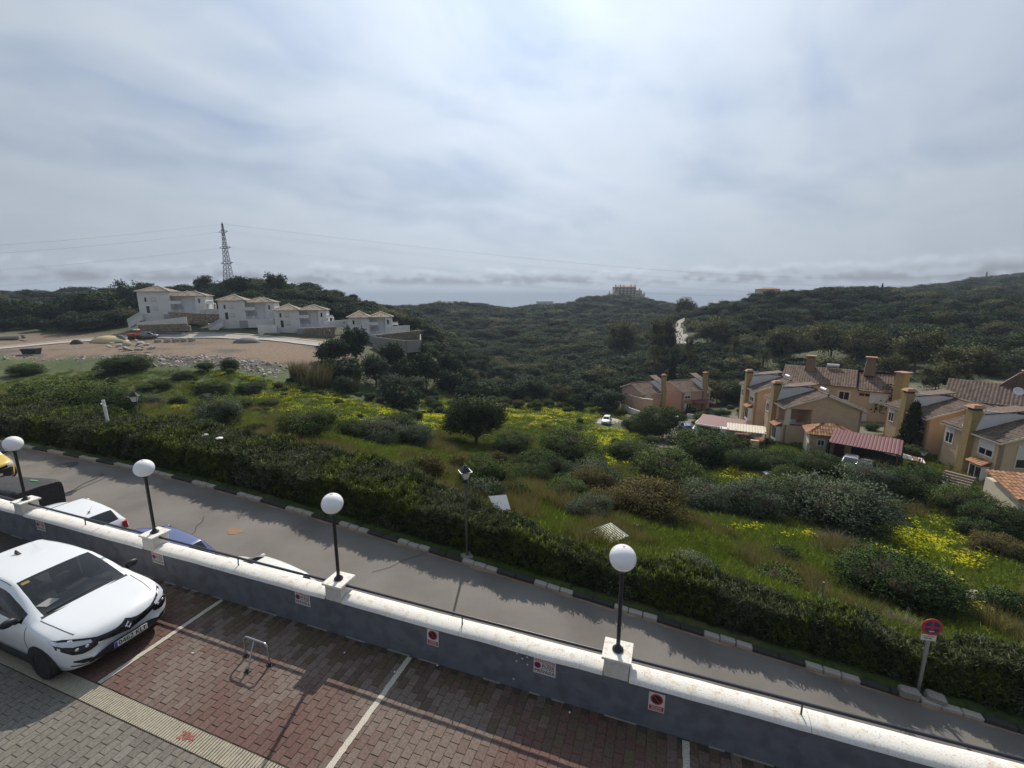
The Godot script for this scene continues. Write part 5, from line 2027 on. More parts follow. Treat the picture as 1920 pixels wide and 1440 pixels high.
	if bal:
		b = MB.new()
		b.box(X.call(1.3, 2.5, -1.6), Vector3(2.3, 0.08, 2.8)); b.box(X.call(2.35, 3.5, -1.5), Vector3(0.06, 2.2, 3.0)); b.box(X.call(1.3, 3.5, -2.95), Vector3(2.3, 2.2, 0.06))
		part("balcony_recess", b, "pink_wall", o)
		b = MB.new()
		b.box(X.call(0.07, 3.5, -0.3), Vector3(0.3, 2.15, 0.5))
		part("balcony_pillar", b, "trim_cream", o)
		b = MB.new()
		b.box(X.call(0.02, 2.5, -1.78), Vector3(0.12, 0.12, 2.5))
		part("balcony_sill", b, "door_red", o)
		b = MB.new()
		b.cbox(X.call(1.2, 2.75, -1.3), Vector3(0.9, 0.4, 0.6), 0.05)
		part("balcony_chest", b, "shutter_grey", o)
	else:
		window_on(o, X.call(1.5, 3.6, 0.0), ft, 1.5, 1.3, 0.55)
	# lower bay window with its own little tiled hood
	b = MB.new()
	b.box(X.call(1.5, 0.95, 0.3), Vector3(1.5, 2.0, 0.6))
	var bay := part("bay_window", b, "frame_white", o)
	for k in 2:
		b = MB.new()
		b.box(X.call(1.5 - 0.34 + k * 0.68, 1.05, 0.605), Vector3(0.56, 1.4, 0.02))
		part("pane", b, "window_dark", bay)
	var tm := tiled(Vector3(dir * 1.5 - 0.95, 2.05, 0.95), Vector3(1.9, 0, 0), Vector3(0, 0.45, -0.9))
	part("bay_hood", tm, "roof_orange", bay)
	window_on(o, X.call(L - 1.0, 3.5, 0.0), ft, 0.9, 1.5, 0.3)
	if step > 0.1:
		window_on(o, X.call(L + step * 0.5, 3.6, -3.8), ft, 0.9, 1.3, 0.6)
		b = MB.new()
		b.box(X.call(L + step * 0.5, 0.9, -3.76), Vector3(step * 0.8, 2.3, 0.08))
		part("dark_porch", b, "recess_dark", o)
	marks.append([opt.get("mark", "the terraced house"), t.origin + Vector3(0, 3, 0)])
	blocked.append(Vector3(t.origin.x + t.basis.z.x * -4 + t.basis.x.x * dir * 4, t.origin.z + t.basis.z.z * -4 + t.basis.x.z * dir * 4, 6.0))
	return o

func frame(p: Vector3, az_deg: float) -> Transform3D:        # local +z looks along that bearing (0 = away from the camera, 90 = to the right)
	var a := deg_to_rad(az_deg)
	var z := Vector3(sin(a), 0, -cos(a))
	return Transform3D(Basis(Vector3.UP.cross(z), Vector3.UP, z), p)

func wall_line(called: String, label: String, pts: Array, h: float, thick: float, m: String, category := "garden wall", cap := "") -> Node3D:
	var o := thing(called, label, category)
	var b := MB.new()
	var c := MB.new()
	for i in pts.size() - 1:
		var p: Vector3 = pts[i]
		var q: Vector3 = pts[i + 1]
		var d := (q - p)
		var side := d.cross(Vector3.UP).normalized() * thick / 2
		var lo := Vector3(0, -0.8, 0)
		var hi := Vector3(0, h, 0)
		b.quad(p + lo + side, q + lo + side, q + hi + side, p + hi + side)
		b.quad(q + lo - side, p + lo - side, p + hi - side, q + hi - side)
		b.quad(p + hi + side, q + hi + side, q + hi - side, p + hi - side)
		if i == 0:
			b.quad(p + lo - side, p + lo + side, p + hi + side, p + hi - side)
		if i == pts.size() - 2:
			b.quad(q + lo + side, q + lo - side, q + hi - side, q + hi + side)
		if cap:
			var s2 := side * 1.25
			var u0 := hi + Vector3(0, 0.003, 0)
			var u1 := hi + Vector3(0, 0.09, 0)
			c.quad(p + u0 + s2, q + u0 + s2, q + u1 + s2, p + u1 + s2); c.quad(q + u0 - s2, p + u0 - s2, p + u1 - s2, q + u1 - s2); c.quad(p + u1 + s2, q + u1 + s2, q + u1 - s2, p + u1 - s2)
	part("wall", b, m, o)
	if cap:
		part("wall_cap", c, cap, o)
	return o

func gl(list: Array) -> Array:                                # feet of a line, from places in the photograph
	var o := []
	for q in list:
		o.append(on_ground(q[0], q[1], 20.0))
	return o

func housing() -> void:
	var rng := RandomNumberGenerator.new()
	rng.seed = 77
	# near row: two units, their facades looking along the valley to the left
	var g := "terraced houses in the near and middle rows"
	terrace_unit("terraced_house", "nearest ochre terraced house with a tall square chimney, cut by the picture's edge", frame(Vector3(46.1, -12.0, -40.2), -81), -1.0, {"mark": "the nearest terraced house", "step": 2.6, "group": g})
	terrace_unit("terraced_house", "second ochre terraced house of the near row, behind the dark conifer", frame(Vector3(47.7, -12.3, -49.6), -81), -1.0, {"mark": "the second terraced house", "step": 0.0, "group": g, "full_gable": true})
	# gable window of the nearest one
	var near: Node3D = get_node("terraced_house")
	window_on(near, Vector3(0.0, 3.35, -3.1), PI / 2, 3.4, 2.1, 0.62, "trim_cream", 3)
	terrace_unit("terraced_house", "ochre end-of-row terraced house with an open corner balcony above the orange-roofed garage", frame(Vector3(34.8, -12.4, -55.1), -79.5), -1.0, {"mark": "the balcony house", "balcony": true, "step": 3.4, "group": g})
	var sol := terrace_unit("terraced_house", "ochre terraced house with solar panels on its roof, behind the maroon carport", frame(Vector3(36.6, -12.6, -65.6), -79.5), -1.0, {"mark": "the solar-panelled house", "step": 0.0, "group": g})
	for k in 4:
		var b := MB.new()
		b.box(Vector3(-0.9 - 1.15 * (k % 2), 5.62 - 0.55 * (k / 2), -1.9 + 1.5 * (k / 2)), Vector3(1.05, 0.06, 1.4), Basis(Vector3.RIGHT, 0.36))
		part("solar_panel", b, "solar_panel", sol)
	for q in [["near", 3], ["far", 4]]:
		var h: Node3D = get_node("terraced_house_002") if q[1] == 3 else sol
		var b := MB.new()
		b.tube([Vector3(-0.6, 6.95, -4.6), Vector3(-2.0, 6.95, -4.6)], 0.24, 0.24, 12)
		part("water_tank", b, "tank", h)
	# far row, across the street, looking this way
	var p3 := at_depth(1244, 108.0)
	var f3 := frame(Vector3(p3.x, -21.2, p3.z), 160)
	terrace_unit("far_terraced_house", "farthest pink terraced house with a walled corner terrace", f3 * Transform3D(Basis(), Vector3(-6.2, 0, 0)), 1.0, {"mark": "the farthest pink house", "wall": "pink_wall", "roof": "roof_tile", "step": 0.0, "long": 6.6, "chimney_at": 5.6, "low": -0.3, "full_gable": true})
	terrace_unit("far_terraced_house", "pink terraced house with a red awning beside the farthest one", f3 * Transform3D(Basis(), Vector3(3.4, 0.3, 2.2)), 1.0, {"mark": "the red-awning house", "wall": "pink_wall", "roof": "roof_tile", "step": 0.0, "long": 8.4, "chimney_at": 6.3, "low": -0.3, "full_gable": true})
	var aw := MB.new()
	aw.box(Vector3.ZERO, Vector3(5.0, 0.08, 2.4), Basis(Vector3.RIGHT, 0.15))
	var awn := single("awning", aw, "red_sheet", "red sheet awning in front of the second pink house", "awning", f3 * Transform3D(Basis(), Vector3(8.2, 2.6, 3.6)))
	long_house()
	back_house()
	garage_and_carports()
	garden_street()

func long_house() -> void:
	var a := Vector3(45.9, -8.0, -74.7)
	var z := Vector3(57.4, -8.0, -66.1)
	var d := (z - a).normalized()
	var n := d.cross(Vector3.UP)                                  # towards the viewer
	if n.z < 0:
		n = -n
	var o := thing("long_tiled_house", "long ochre house with a wide tiled roof and two tiled chimneys", "house")
	var L := (z - a).length()
	var b := MB.new()
	var A := a - n * 0.5
	var Z := z - n * 0.5
	b.quad(A + Vector3(0, -8, 0), Z + Vector3(0, -8, 0), Z, A)
	b.quad(Z + Vector3(0, -8, 0), Z - n * 9.0 + Vector3(0, -8, 0), Z - n * 9.0, Z)
	b.quad(A - n * 9.0 + Vector3(0, -8, 0), A + Vector3(0, -8, 0), A, A - n * 9.0)
	b.tri(Z, Z - n * 9.0, Z - n * 4.5 + Vector3(0, 1.9, 0))
	b.tri(A - n * 9.0, A, A - n * 4.5 + Vector3(0, 1.9, 0))
	b.quad(Z - n * 9.0 + Vector3(0, -8, 0), A - n * 9.0 + Vector3(0, -8, 0), A - n * 9.0, Z - n * 9.0)
	part("wall", b, "ochre_wall", o)
	var up := -n * 5.0 + Vector3(0, 2.15, 0)
	var roof := part("roof", tiled(a - d * 0.3, d * (L * 0.7 + 0.3), up), "roof_tile", o)
	part("roof", tiled(a + d * (L * 0.7 + 0.14) - Vector3(0, 0.35, 0), d * (L * 0.3 + 0.2), up), "roof_tile", o)
	part("roof", tiled(z - n * 9.9 + d * 0.3, -d * (L + 0.6), n * 4.9 + Vector3(0, 2.15, 0)), "roof_tile", o)
	for q in [[0.24, 1.5], [0.80, 1.9]]:
		b = MB.new()
		var c: Vector3 = a + d * L * q[0] - n * 4.2 + Vector3(0, 2.4, 0)
		b.hexa(c + Vector3(0, q[1] * 0.5 - 0.4, 0), Vector3(1.5, q[1] + 0.8, 1.3), Vector3(1.1, q[1] + 0.8, 0.9), Basis(d, Vector3.UP, d.cross(Vector3.UP)))
		var ch := part("chimney", b, "roof_tile", o)
		b = MB.new()
		b.box(c + Vector3(0, q[1] + 0.2, 0), Vector3(1.5, 0.18, 1.3), Basis(d, Vector3.UP, d.cross(Vector3.UP)))
		part("chimney_cap", b, "cap_tile", ch)
	b = MB.new()
	b.tube([a + d * L * 0.40 - n * 4.9 + Vector3(0, 2.65, 0), a + d * L * 0.52 - n * 4.9 + Vector3(0, 2.65, 0)], 0.28, 0.28, 12)
	part("water_tank", b, "tank", o)
	var turn := atan2(n.x, n.z)
	window_on(o, A + d * L * 0.60 - Vector3(0, 1.5, 0), turn, 1.3, 1.2, 0.0, "trim_cream", 2, 0.22)
	window_on(o, A + d * L * 0.78 - Vector3(0, 1.0, 0), turn, 1.4, 0.45, 0.0, "ochre_wall", 2)
	b = MB.new()
	b.box(A + d * L * 0.9 + n * 0.04 + Vector3(0, -1.3, 0), Vector3(2.2, 1.9, 0.08), Basis(Vector3.UP, turn))
	b.box(A + d * L * 0.74 + n * 0.04 + Vector3(0, -4.9, 0), Vector3(2.4, 1.6, 0.08), Basis(Vector3.UP, turn))
	part("white_panel", b, "upstand_white", o)
	marks.append(["the long tiled house", (a + z) / 2])
	for k in 4:
		var c: Vector3 = a.lerp(z, k / 3.0) - n * 4.0
		blocked.append(Vector3(c.x, c.z, 6.0))

func back_house() -> void:
	# the big roof behind the near row
	var a := at(1770, 752, 57.0)
	var z := at(1990, 790, 50.0)
	a.y = -6.6; z.y = -6.6
	var d := (z - a).normalized()
	var n := d.cross(Vector3.UP)
	if n.z < 0:
		n = -n
	var o := thing("tiled_house", "house with a large mossy tiled roof and a sloping tiled chimney behind the near row", "house")
	var L := (z - a).length()
	var b := MB.new()
	for e in [0.4, 8.6]:
		var A: Vector3 = a - n * e
		var Z: Vector3 = z - n * e
		if e < 1.0:
			b.quad(A + Vector3(0, -8, 0), Z + Vector3(0, -8, 0), Z, A)
		else:
			b.quad(Z + Vector3(0, -8, 0), A + Vector3(0, -8, 0), A, Z)
	b.quad(a - n * 8.6 + Vector3(0, -8, 0), a - n * 0.4 + Vector3(0, -8, 0), a - n * 0.4, a - n * 8.6)
	b.tri(a - n * 8.6, a - n * 0.4, a - n * 4.5 + Vector3(0, 1.7, 0))
	part("wall", b, "ochre_wall", o)
	part("roof", tiled(a - d * 0.3, d * (L + 0.3), -n * 4.6 + Vector3(0, 2.0, 0)), "roof_mossy", o)
	part("roof", tiled(z - n * 9.1, -d * (L + 0.3), n * 4.5 + Vector3(0, 2.0, 0)), "roof_mossy", o)
	b = MB.new()
	var c: Vector3 = a + d * L * 0.62 - n * 4.6 + Vector3(0, 2.0, 0)
	var bs := Basis(d, Vector3.UP, d.cross(Vector3.UP))
	b.hexa(c + Vector3(0, 0.7, 0), Vector3(3.4, 1.9, 1.2), Vector3(1.3, 1.9, 1.0), bs, bs * Vector3(0.8, 0, 0) * Vector3(1, 0, 1))
	var ch := part("chimney", b, "roof_mossy", o)
	b = MB.new()
	b.box(c + Vector3(0, 1.78, 0) + d * 0.8, Vector3(1.7, 0.2, 1.4), bs)
	part("chimney_cap", b, "cap_tile", ch)
	b = MB.new()
	b.lathe([[0.0, 0.0], [0.3, 0.06], [0.5, 0.2], [0.47, 0.21], [0.28, 0.09], [0.0, 0.03]], 18)
	var dish := part("satellite_dish", b, "upstand_white", o, Transform3D(Basis(Vector3.RIGHT, 1.0) * Basis(Vector3.BACK, 0.4), a + d * L * 0.62 - n * 1.6 + Vector3(0, 1.6, 0)))
	for k in 4:
		var q: Vector3 = a.lerp(z, k / 3.0) - n * 4.0
		blocked.append(Vector3(q.x, q.z, 5.5))
	# a chimney and scrap of roof between the two rows
	var p := at(1687, 740, 66.0)
	var o2 := thing("brick_chimney", "lone ochre chimney with a flat tile cap between the two rows of roofs", "chimney", Transform3D(Basis(Vector3.UP, 0.3), Vector3(p.x, -12.5, p.z)))
	b = MB.new()
	b.box(Vector3(0, 3.4, 0), Vector3(1.3, 8.4, 1.1))
	part("stack", b, "chimney_ochre", o2)
	b = MB.new()
	b.box(Vector3(0, 7.7, 0), Vector3(1.8, 0.18, 1.5))
	part("cap", b, "cap_tile", o2)

func corrugated(w: float, l: float, m: String, thick := 0.05, pitch := 0.3) -> MB:
	var b := MB.new()
	var n := int(w / pitch)
	for k in n:
		b.hexa(Vector3(-w / 2 + (k + 0.5) * pitch, 0, 0), Vector3(pitch * 0.98, thick, l), Vector3(pitch * 0.55, thick, l))
	b.box(Vector3(0, -thick, 0), Vector3(w, thick * 0.8, l))
	return b

func garage_and_carports() -> void:
	# little garage with a hipped orange roof
	var p := at(1515, 847, 52.0)
	var t := frame(Vector3(p.x, -11.6, p.z), 205)
	var o := thing("garage", "small garage with a bright orange hipped tile roof and a red door", "garage", t)
	var b := MB.new()
	b.box(Vector3(2.0, 0.2, -1.6), Vector3(4.0, 4.2, 3.2))
	part("wall", b, "ochre_wall", o)
	b = MB.new()
	b.box(Vector3(-0.02, 0.2, -1.6), Vector3(0.06, 4.1, 3.3))
	part("white_side", b, "cream_wall", o)
	part("roof", tiled(Vector3(-0.4, 2.25, 0.4), Vector3(4.8, 0, 0), Vector3(0, 1.0, -2.0), 1.9, 1.9, 0.27), "roof_orange", o)
	part("roof", tiled(Vector3(-0.4, 2.25, -3.6), Vector3(0, 0, 4.0), Vector3(1.9, 1.0, 0), 2.0, 2.0, 0.27), "roof_orange", o)
	part("roof", tiled(Vector3(4.4, 2.25, -3.6), Vector3(-4.8, 0, 0), Vector3(0, 1.0, 2.0), 1.9, 1.9, 0.27), "roof_orange", o)
	part("roof", tiled(Vector3(4.4, 2.25, 0.4), Vector3(0, 0, -4.0), Vector3(-1.9, 1.0, 0), 2.0, 2.0, 0.27), "roof_orange", o)
	door_on(o, Vector3(2.9, 0.0, 0.01), 0.0, 0.95, 2.0, "door_red")
	window_on(o, Vector3(1.1, 1.3, 0.01), 0.0, 0.6, 0.6)
	b = MB.new()
	b.box(Vector3(-0.2, 0.5, 1.2), Vector3(0.05, 1.5, 2.0))
	part("green_screen", b, "green_net", o)
	marks.append(["the orange-roofed garage", p])
	blocked.append(Vector3(p.x, p.z, 3.5))
	# red sheet carport with two cars
	p = at(1622, 836, 47.5)
	t = frame(Vector3(p.x, -11.6, p.z), 222)
	o = thing("carport", "carport with a ribbed dark red sheet roof over two parked cars", "carport", t)
	part("roof", corrugated(5.9, 4.4, "red_sheet"), "red_sheet", o, Transform3D(Basis(Vector3.RIGHT, 0.10), Vector3(0, 2.75, 0)))
	for q in [[-3.0, -2.2], [3.0, -2.2], [-3.0, 2.0], [3.0, 2.0]]:
		b = MB.new()
		b.box(Vector3(q[0], 1.0, q[1]), Vector3(0.12, 3.4, 0.12))
		part("post", b, "black_metal", o)
	b = MB.new()
	b.box(Vector3(-3.15, 0.8, -0.4), Vector3(0.06, 2.6, 3.6)); b.box(Vector3(0, 0.9, -2.45), Vector3(6.4, 2.6, 0.06))
	part("side_screen", b, "green_net", o)
	blocked.append(Vector3(p.x, p.z, 4.0))
	car("hatchback", "silver hatchback under the left side of the red sheet carport", "car", frame(at_up(1592, 862, 46.0), 222) * Transform3D(Basis(Vector3.UP, -PI / 2)), HATCH, HATCH_CUTS, "car_silver", 26)
	car("hatchback", "black hatchback under the red sheet carport with a pink cloth on it", "car", frame(at_up(1618, 868, 44.5), 226) * Transform3D(Basis(Vector3.UP, -PI / 2)), HATCH, HATCH_CUTS, "car_black", 26)
	b = MB.new()
	b.ball(Vector3.ZERO, Vector3(0.22, 0.3, 0.16), 8, 10)
	single("pink_cloth", b, "pink", "bright pink cloth bundle hanging at the black hatchback's front", "cloth", Transform3D(Basis(), at_up(1598, 864, 42.4) + Vector3(0, 0.75, 0)))
	# maroon flat carport behind the curved white wall
	p = at(1352, 795, 64.0)
	t = frame(Vector3(p.x, -14.0, p.z), 215)
	o = thing("carport", "flat maroon-roofed carport inside a curved white wall", "carport", t)
	b = MB.new()
	b.box(Vector3(0, 2.5, 0), Vector3(6.0, 0.12, 4.6), Basis(Vector3.RIGHT, 0.08))
	part("roof", b, "maroon_sheet", o)
	b = MB.new()
	b.box(Vector3(0, 2.3, 2.3), Vector3(6.0, 0.22, 0.1)); b.box(Vector3(-3.0, 2.38, 0), Vector3(0.1, 0.22, 4.6))
	part("roof_edge", b, "frame_white", o)
	b = MB.new()
	b.box(Vector3(-2.9, 0.2, 0.0), Vector3(0.25, 4.0, 4.4)); b.box(Vector3(0.0, 0.2, -2.2), Vector3(6.0, 4.0, 0.25))
	part("white_side", b, "upstand_white", o)
	car("hatchback", "black car half hidden under the flat maroon carport", "car", t * Transform3D(Basis(Vector3.UP, -PI / 2), Vector3(-0.8, 0.0, 0.3)), HATCH, HATCH_CUTS, "car_black", 22)
	blocked.append(Vector3(p.x, p.z, 4.0))
	marks.append(["the maroon carport", p])
	# cream pergola and the orange car
	p = at(1392, 822, 60.0)
	t = frame(Vector3(p.x, -13.3, p.z), 205)
	o = thing("car_shelter", "small shelter of pale corrugated sheet over an orange car", "carport", t)
	part("roof", corrugated(4.6, 2.4, "trim_cream", 0.06, 0.34), "trim_cream", o, Transform3D(Basis(Vector3.RIGHT, 0.14), Vector3(0.3, 2.35, 0.4)))
	for q in [[-1.9, 1.4], [2.5, 1.4]]:
		b = MB.new()
		b.box(Vector3(q[0], 0.9, q[1]), Vector3(0.1, 3.0, 0.1))
		part("post", b, "timber", o)
	b = MB.new()
	b.box(Vector3(-2.3, 0.4, 0.6), Vector3(1.1, 3.4, 1.0))
	part("white_pier", b, "upstand_white", o)
	car("hatchback", "orange hatchback under the pale corrugated shelter", "car", t * Transform3D(Basis(), Vector3(0.6, 0.0, 0.0)), HATCH, HATCH_CUTS, "car_orange", 26)
	p = at(1415, 828, 57.0)
	o = thing("gate_pier", "low ochre gate pier with a cream letter plate", "gate pier", frame(Vector3(p.x, -13.4, p.z), 205))
	b = MB.new()
	b.cbox(Vector3(0, 0.5, 0), Vector3(1.0, 2.2, 0.5), 0.04)
	part("pier", b, "ochre_wall", o)
	b = MB.new()
	b.box(Vector3(0, 0.9, 0.26), Vector3(0.5, 0.55, 0.03))
	part("letter_plate", b, "trim_cream", o)
	# wooden canopy, its lantern, steps, low walls
	p = at(1690, 850, 46.0)
	o = thing("wooden_canopy", "small slatted timber canopy on posts beside the conifer", "canopy", frame(Vector3(p.x, -11.8, p.z), 215))
	for k in 8:
		b = MB.new()
		b.box(Vector3(-1.6 + k * 0.46, 2.15 - k * 0.06, 0), Vector3(0.4, 0.06, 1.6), Basis(Vector3.BACK, -0.14))
		part("slat", b, "trim_cream" if k % 3 else "timber", o)
	for q in [[-0.3, 0.5], [1.4, 0.5]]:
		b = MB.new()
		b.box(Vector3(q[0], 0.6, q[1]), Vector3(0.14, 2.9, 0.14))
		part("post", b, "timber", o)
	var lamp: Node3D = get_node("street_lantern").duplicate()
	lamp.name = numbered("street_lantern")
	add_child(lamp)
	var lp := at_up(1720, 900, 42.0)
	lamp.transform = Transform3D(Basis(Vector3.UP, 0.4), lp)
	lamp.set_meta("label", "street lantern with a small white notice in front of the near terraced houses")
	b = MB.new()
	for k in 6:
		b.box(Vector3(0, 0.1 + k * 0.17, -k * 0.32), Vector3(2.2, 0.2 + k * 0.0, 0.34))
	var st := thing("garden_steps", "brown garden steps rising to the recess of the near houses", "steps", frame(at_up(1784, 905, 42.5), 240))
	for k in 6:
		b = MB.new()
		b.box(Vector3(0, 0.0 + k * 0.17, -k * 0.32), Vector3(2.2, 0.34, 0.34))
		part("step", b, "stone", st)
	p = at_up(1740, 893, 41.5)
	b = MB.new()
	b.cbox(Vector3(0, 0.4, 0), Vector3(2.3, 1.0, 0.6), 0.12)
	single("white_wall_stub", b, "white_wall", "short rounded white wall stub under the lantern by the near houses", "garden wall", frame(p, 215))
	wall_line("garden_wall", "low white garden wall below the red carport's hedge", [at_up(1648, 894, 43.5), at_up(1705, 902, 42.0)], 0.9, 0.2, "white_wall")
	# yellowish outbuilding cut by the picture's right edge, and the red car
	p = at(1905, 968, 33.0)
	o = thing("outbuilding", "cream outbuilding with a scalloped tile edge, cut by the picture's edge", "outbuilding", frame(Vector3(p.x, -10.6, p.z), 200))
	b = MB.new()
	b.box(Vector3(2.5, 0.4, -2.0), Vector3(5.0, 4.0, 4.0))
	part("wall", b, "cream_wall", o)
	part("roof", tiled(Vector3(-0.3, 2.3, 0.3), Vector3(5.6, 0, 0), Vector3(0, 0.8, -4.0), 0, 0, 0.3), "roof_orange", o)
	car("hatchback", "dark red hatchback parked before the nearest terraced house", "car", frame(at_up(1873, 945, 37.5), -90) * Transform3D(Basis(Vector3.UP, PI - 0.25)), HATCH, HATCH_CUTS, "car_red", 30)

func at_up(px: float, py: float, zc: float) -> Vector3:       # a point on the land in that column at about that depth
	return at_depth(px, zc)

func garden_street() -> void:
	drape("garden_street", [at_depth(1165, 104), at_depth(1225, 97), at_depth(1275, 88), at_depth(1300, 78), at_depth(1312, 70), at_depth(1345, 60), at_depth(1420, 54), at_depth(1490, 50), at_depth(1570, 45.5), at_depth(1650, 41.5), at_depth(1740, 38.5), at_depth(1840, 35), at_depth(1960, 32)], 4.4, "far_road", 0.10)
	drape("gravel_lay_by", [at_depth(1085, 95), at_depth(1130, 95.5), at_depth(1170, 98)], 5.0, "far_road", 0.06)
	var bl := at_depth(1287, 86)
	car("suv", "bright blue car parked on the bend of the garden street", "car", frame(bl + Vector3(0, 0.12, 0), 15) * Transform3D(Basis(Vector3.UP, -PI / 2)), HATCH, HATCH_CUTS, "car_bright_blue", 26)
	var wc := at_depth(1137, 94)
	car("hatchback", "white car parked alone on the gravel lay-by", "car", frame(wc + Vector3(0, 0.1, 0), 200) * Transform3D(Basis(Vector3.UP, -PI / 2)), HATCH, HATCH_CUTS, "car_white", 26)
	marks.append(["the white car on the lay-by", wc])
	# white walls round the bend
	wall_line("garden_wall", "curved white wall round the maroon carport's corner", [at_depth(1302, 72), at_depth(1296, 75), at_depth(1299, 79), at_depth(1308, 82), at_depth(1330, 80), at_depth(1350, 78)], 2.0, 0.25, "upstand_white")
	wall_line("garden_wall", "long white curved wall below the farthest pink house", [at_depth(1172, 112), at_depth(1180, 106), at_depth(1200, 101.5), at_depth(1222, 99.5), at_depth(1240, 99)], 1.5, 0.25, "upstand_white")
	wall_line("terrace_wall", "pink balustrade wall of the farthest house's corner terrace", [at_depth(1174, 114), at_depth(1183, 108.5), at_depth(1203, 104.5), at_depth(1222, 103)], 4.0, 0.3, "pink_wall", "terrace wall", "trim_cream")
	wall_line("garden_wall", "pale garden wall running right of the blue car", [at_depth(1345, 88), at_depth(1372, 84), at_depth(1392, 82)], 0.9, 0.2, "upstand_white")
	wall_line("garden_wall", "short white wall before the red awning", [at_depth(1288, 100), at_depth(1312, 97)], 1.0, 0.2, "upstand_white")
	var o := thing("meter_box", "small white meter box beside the garden street", "box", frame(at_depth(1262, 97), 190))
	var b := MB.new()
	b.cbox(Vector3(0, 0.6, 0), Vector3(2.0, 1.3, 0.8), 0.05)
	part("housing", b, "upstand_white", o)
	b = MB.new()
	b.box(Vector3(0, 0.75, 0.41), Vector3(0.8, 0.7, 0.03))
	part("hatch", b, "shutter", o)
	# white plastic sheet on the flowery bank
	b = MB.new()
	var g := []
	for i in 9:
		var row := []
		for j in 4:
			row.append(Vector3(-1.0 + i * 0.25, 0.06 * sin(i * 1.7 + j), 0.4 - j * 0.27))
		g.append(row)
	b.smooth_grid(g)
	single("plastic_sheet", b, "board_white", "crumpled white plastic sheet on the flowery bank below the garages", "plastic sheet", Transform3D(Basis(Vector3.UP, 0.1), on_ground(1448, 892, 25.0) + Vector3(0, 0.35, 0)))


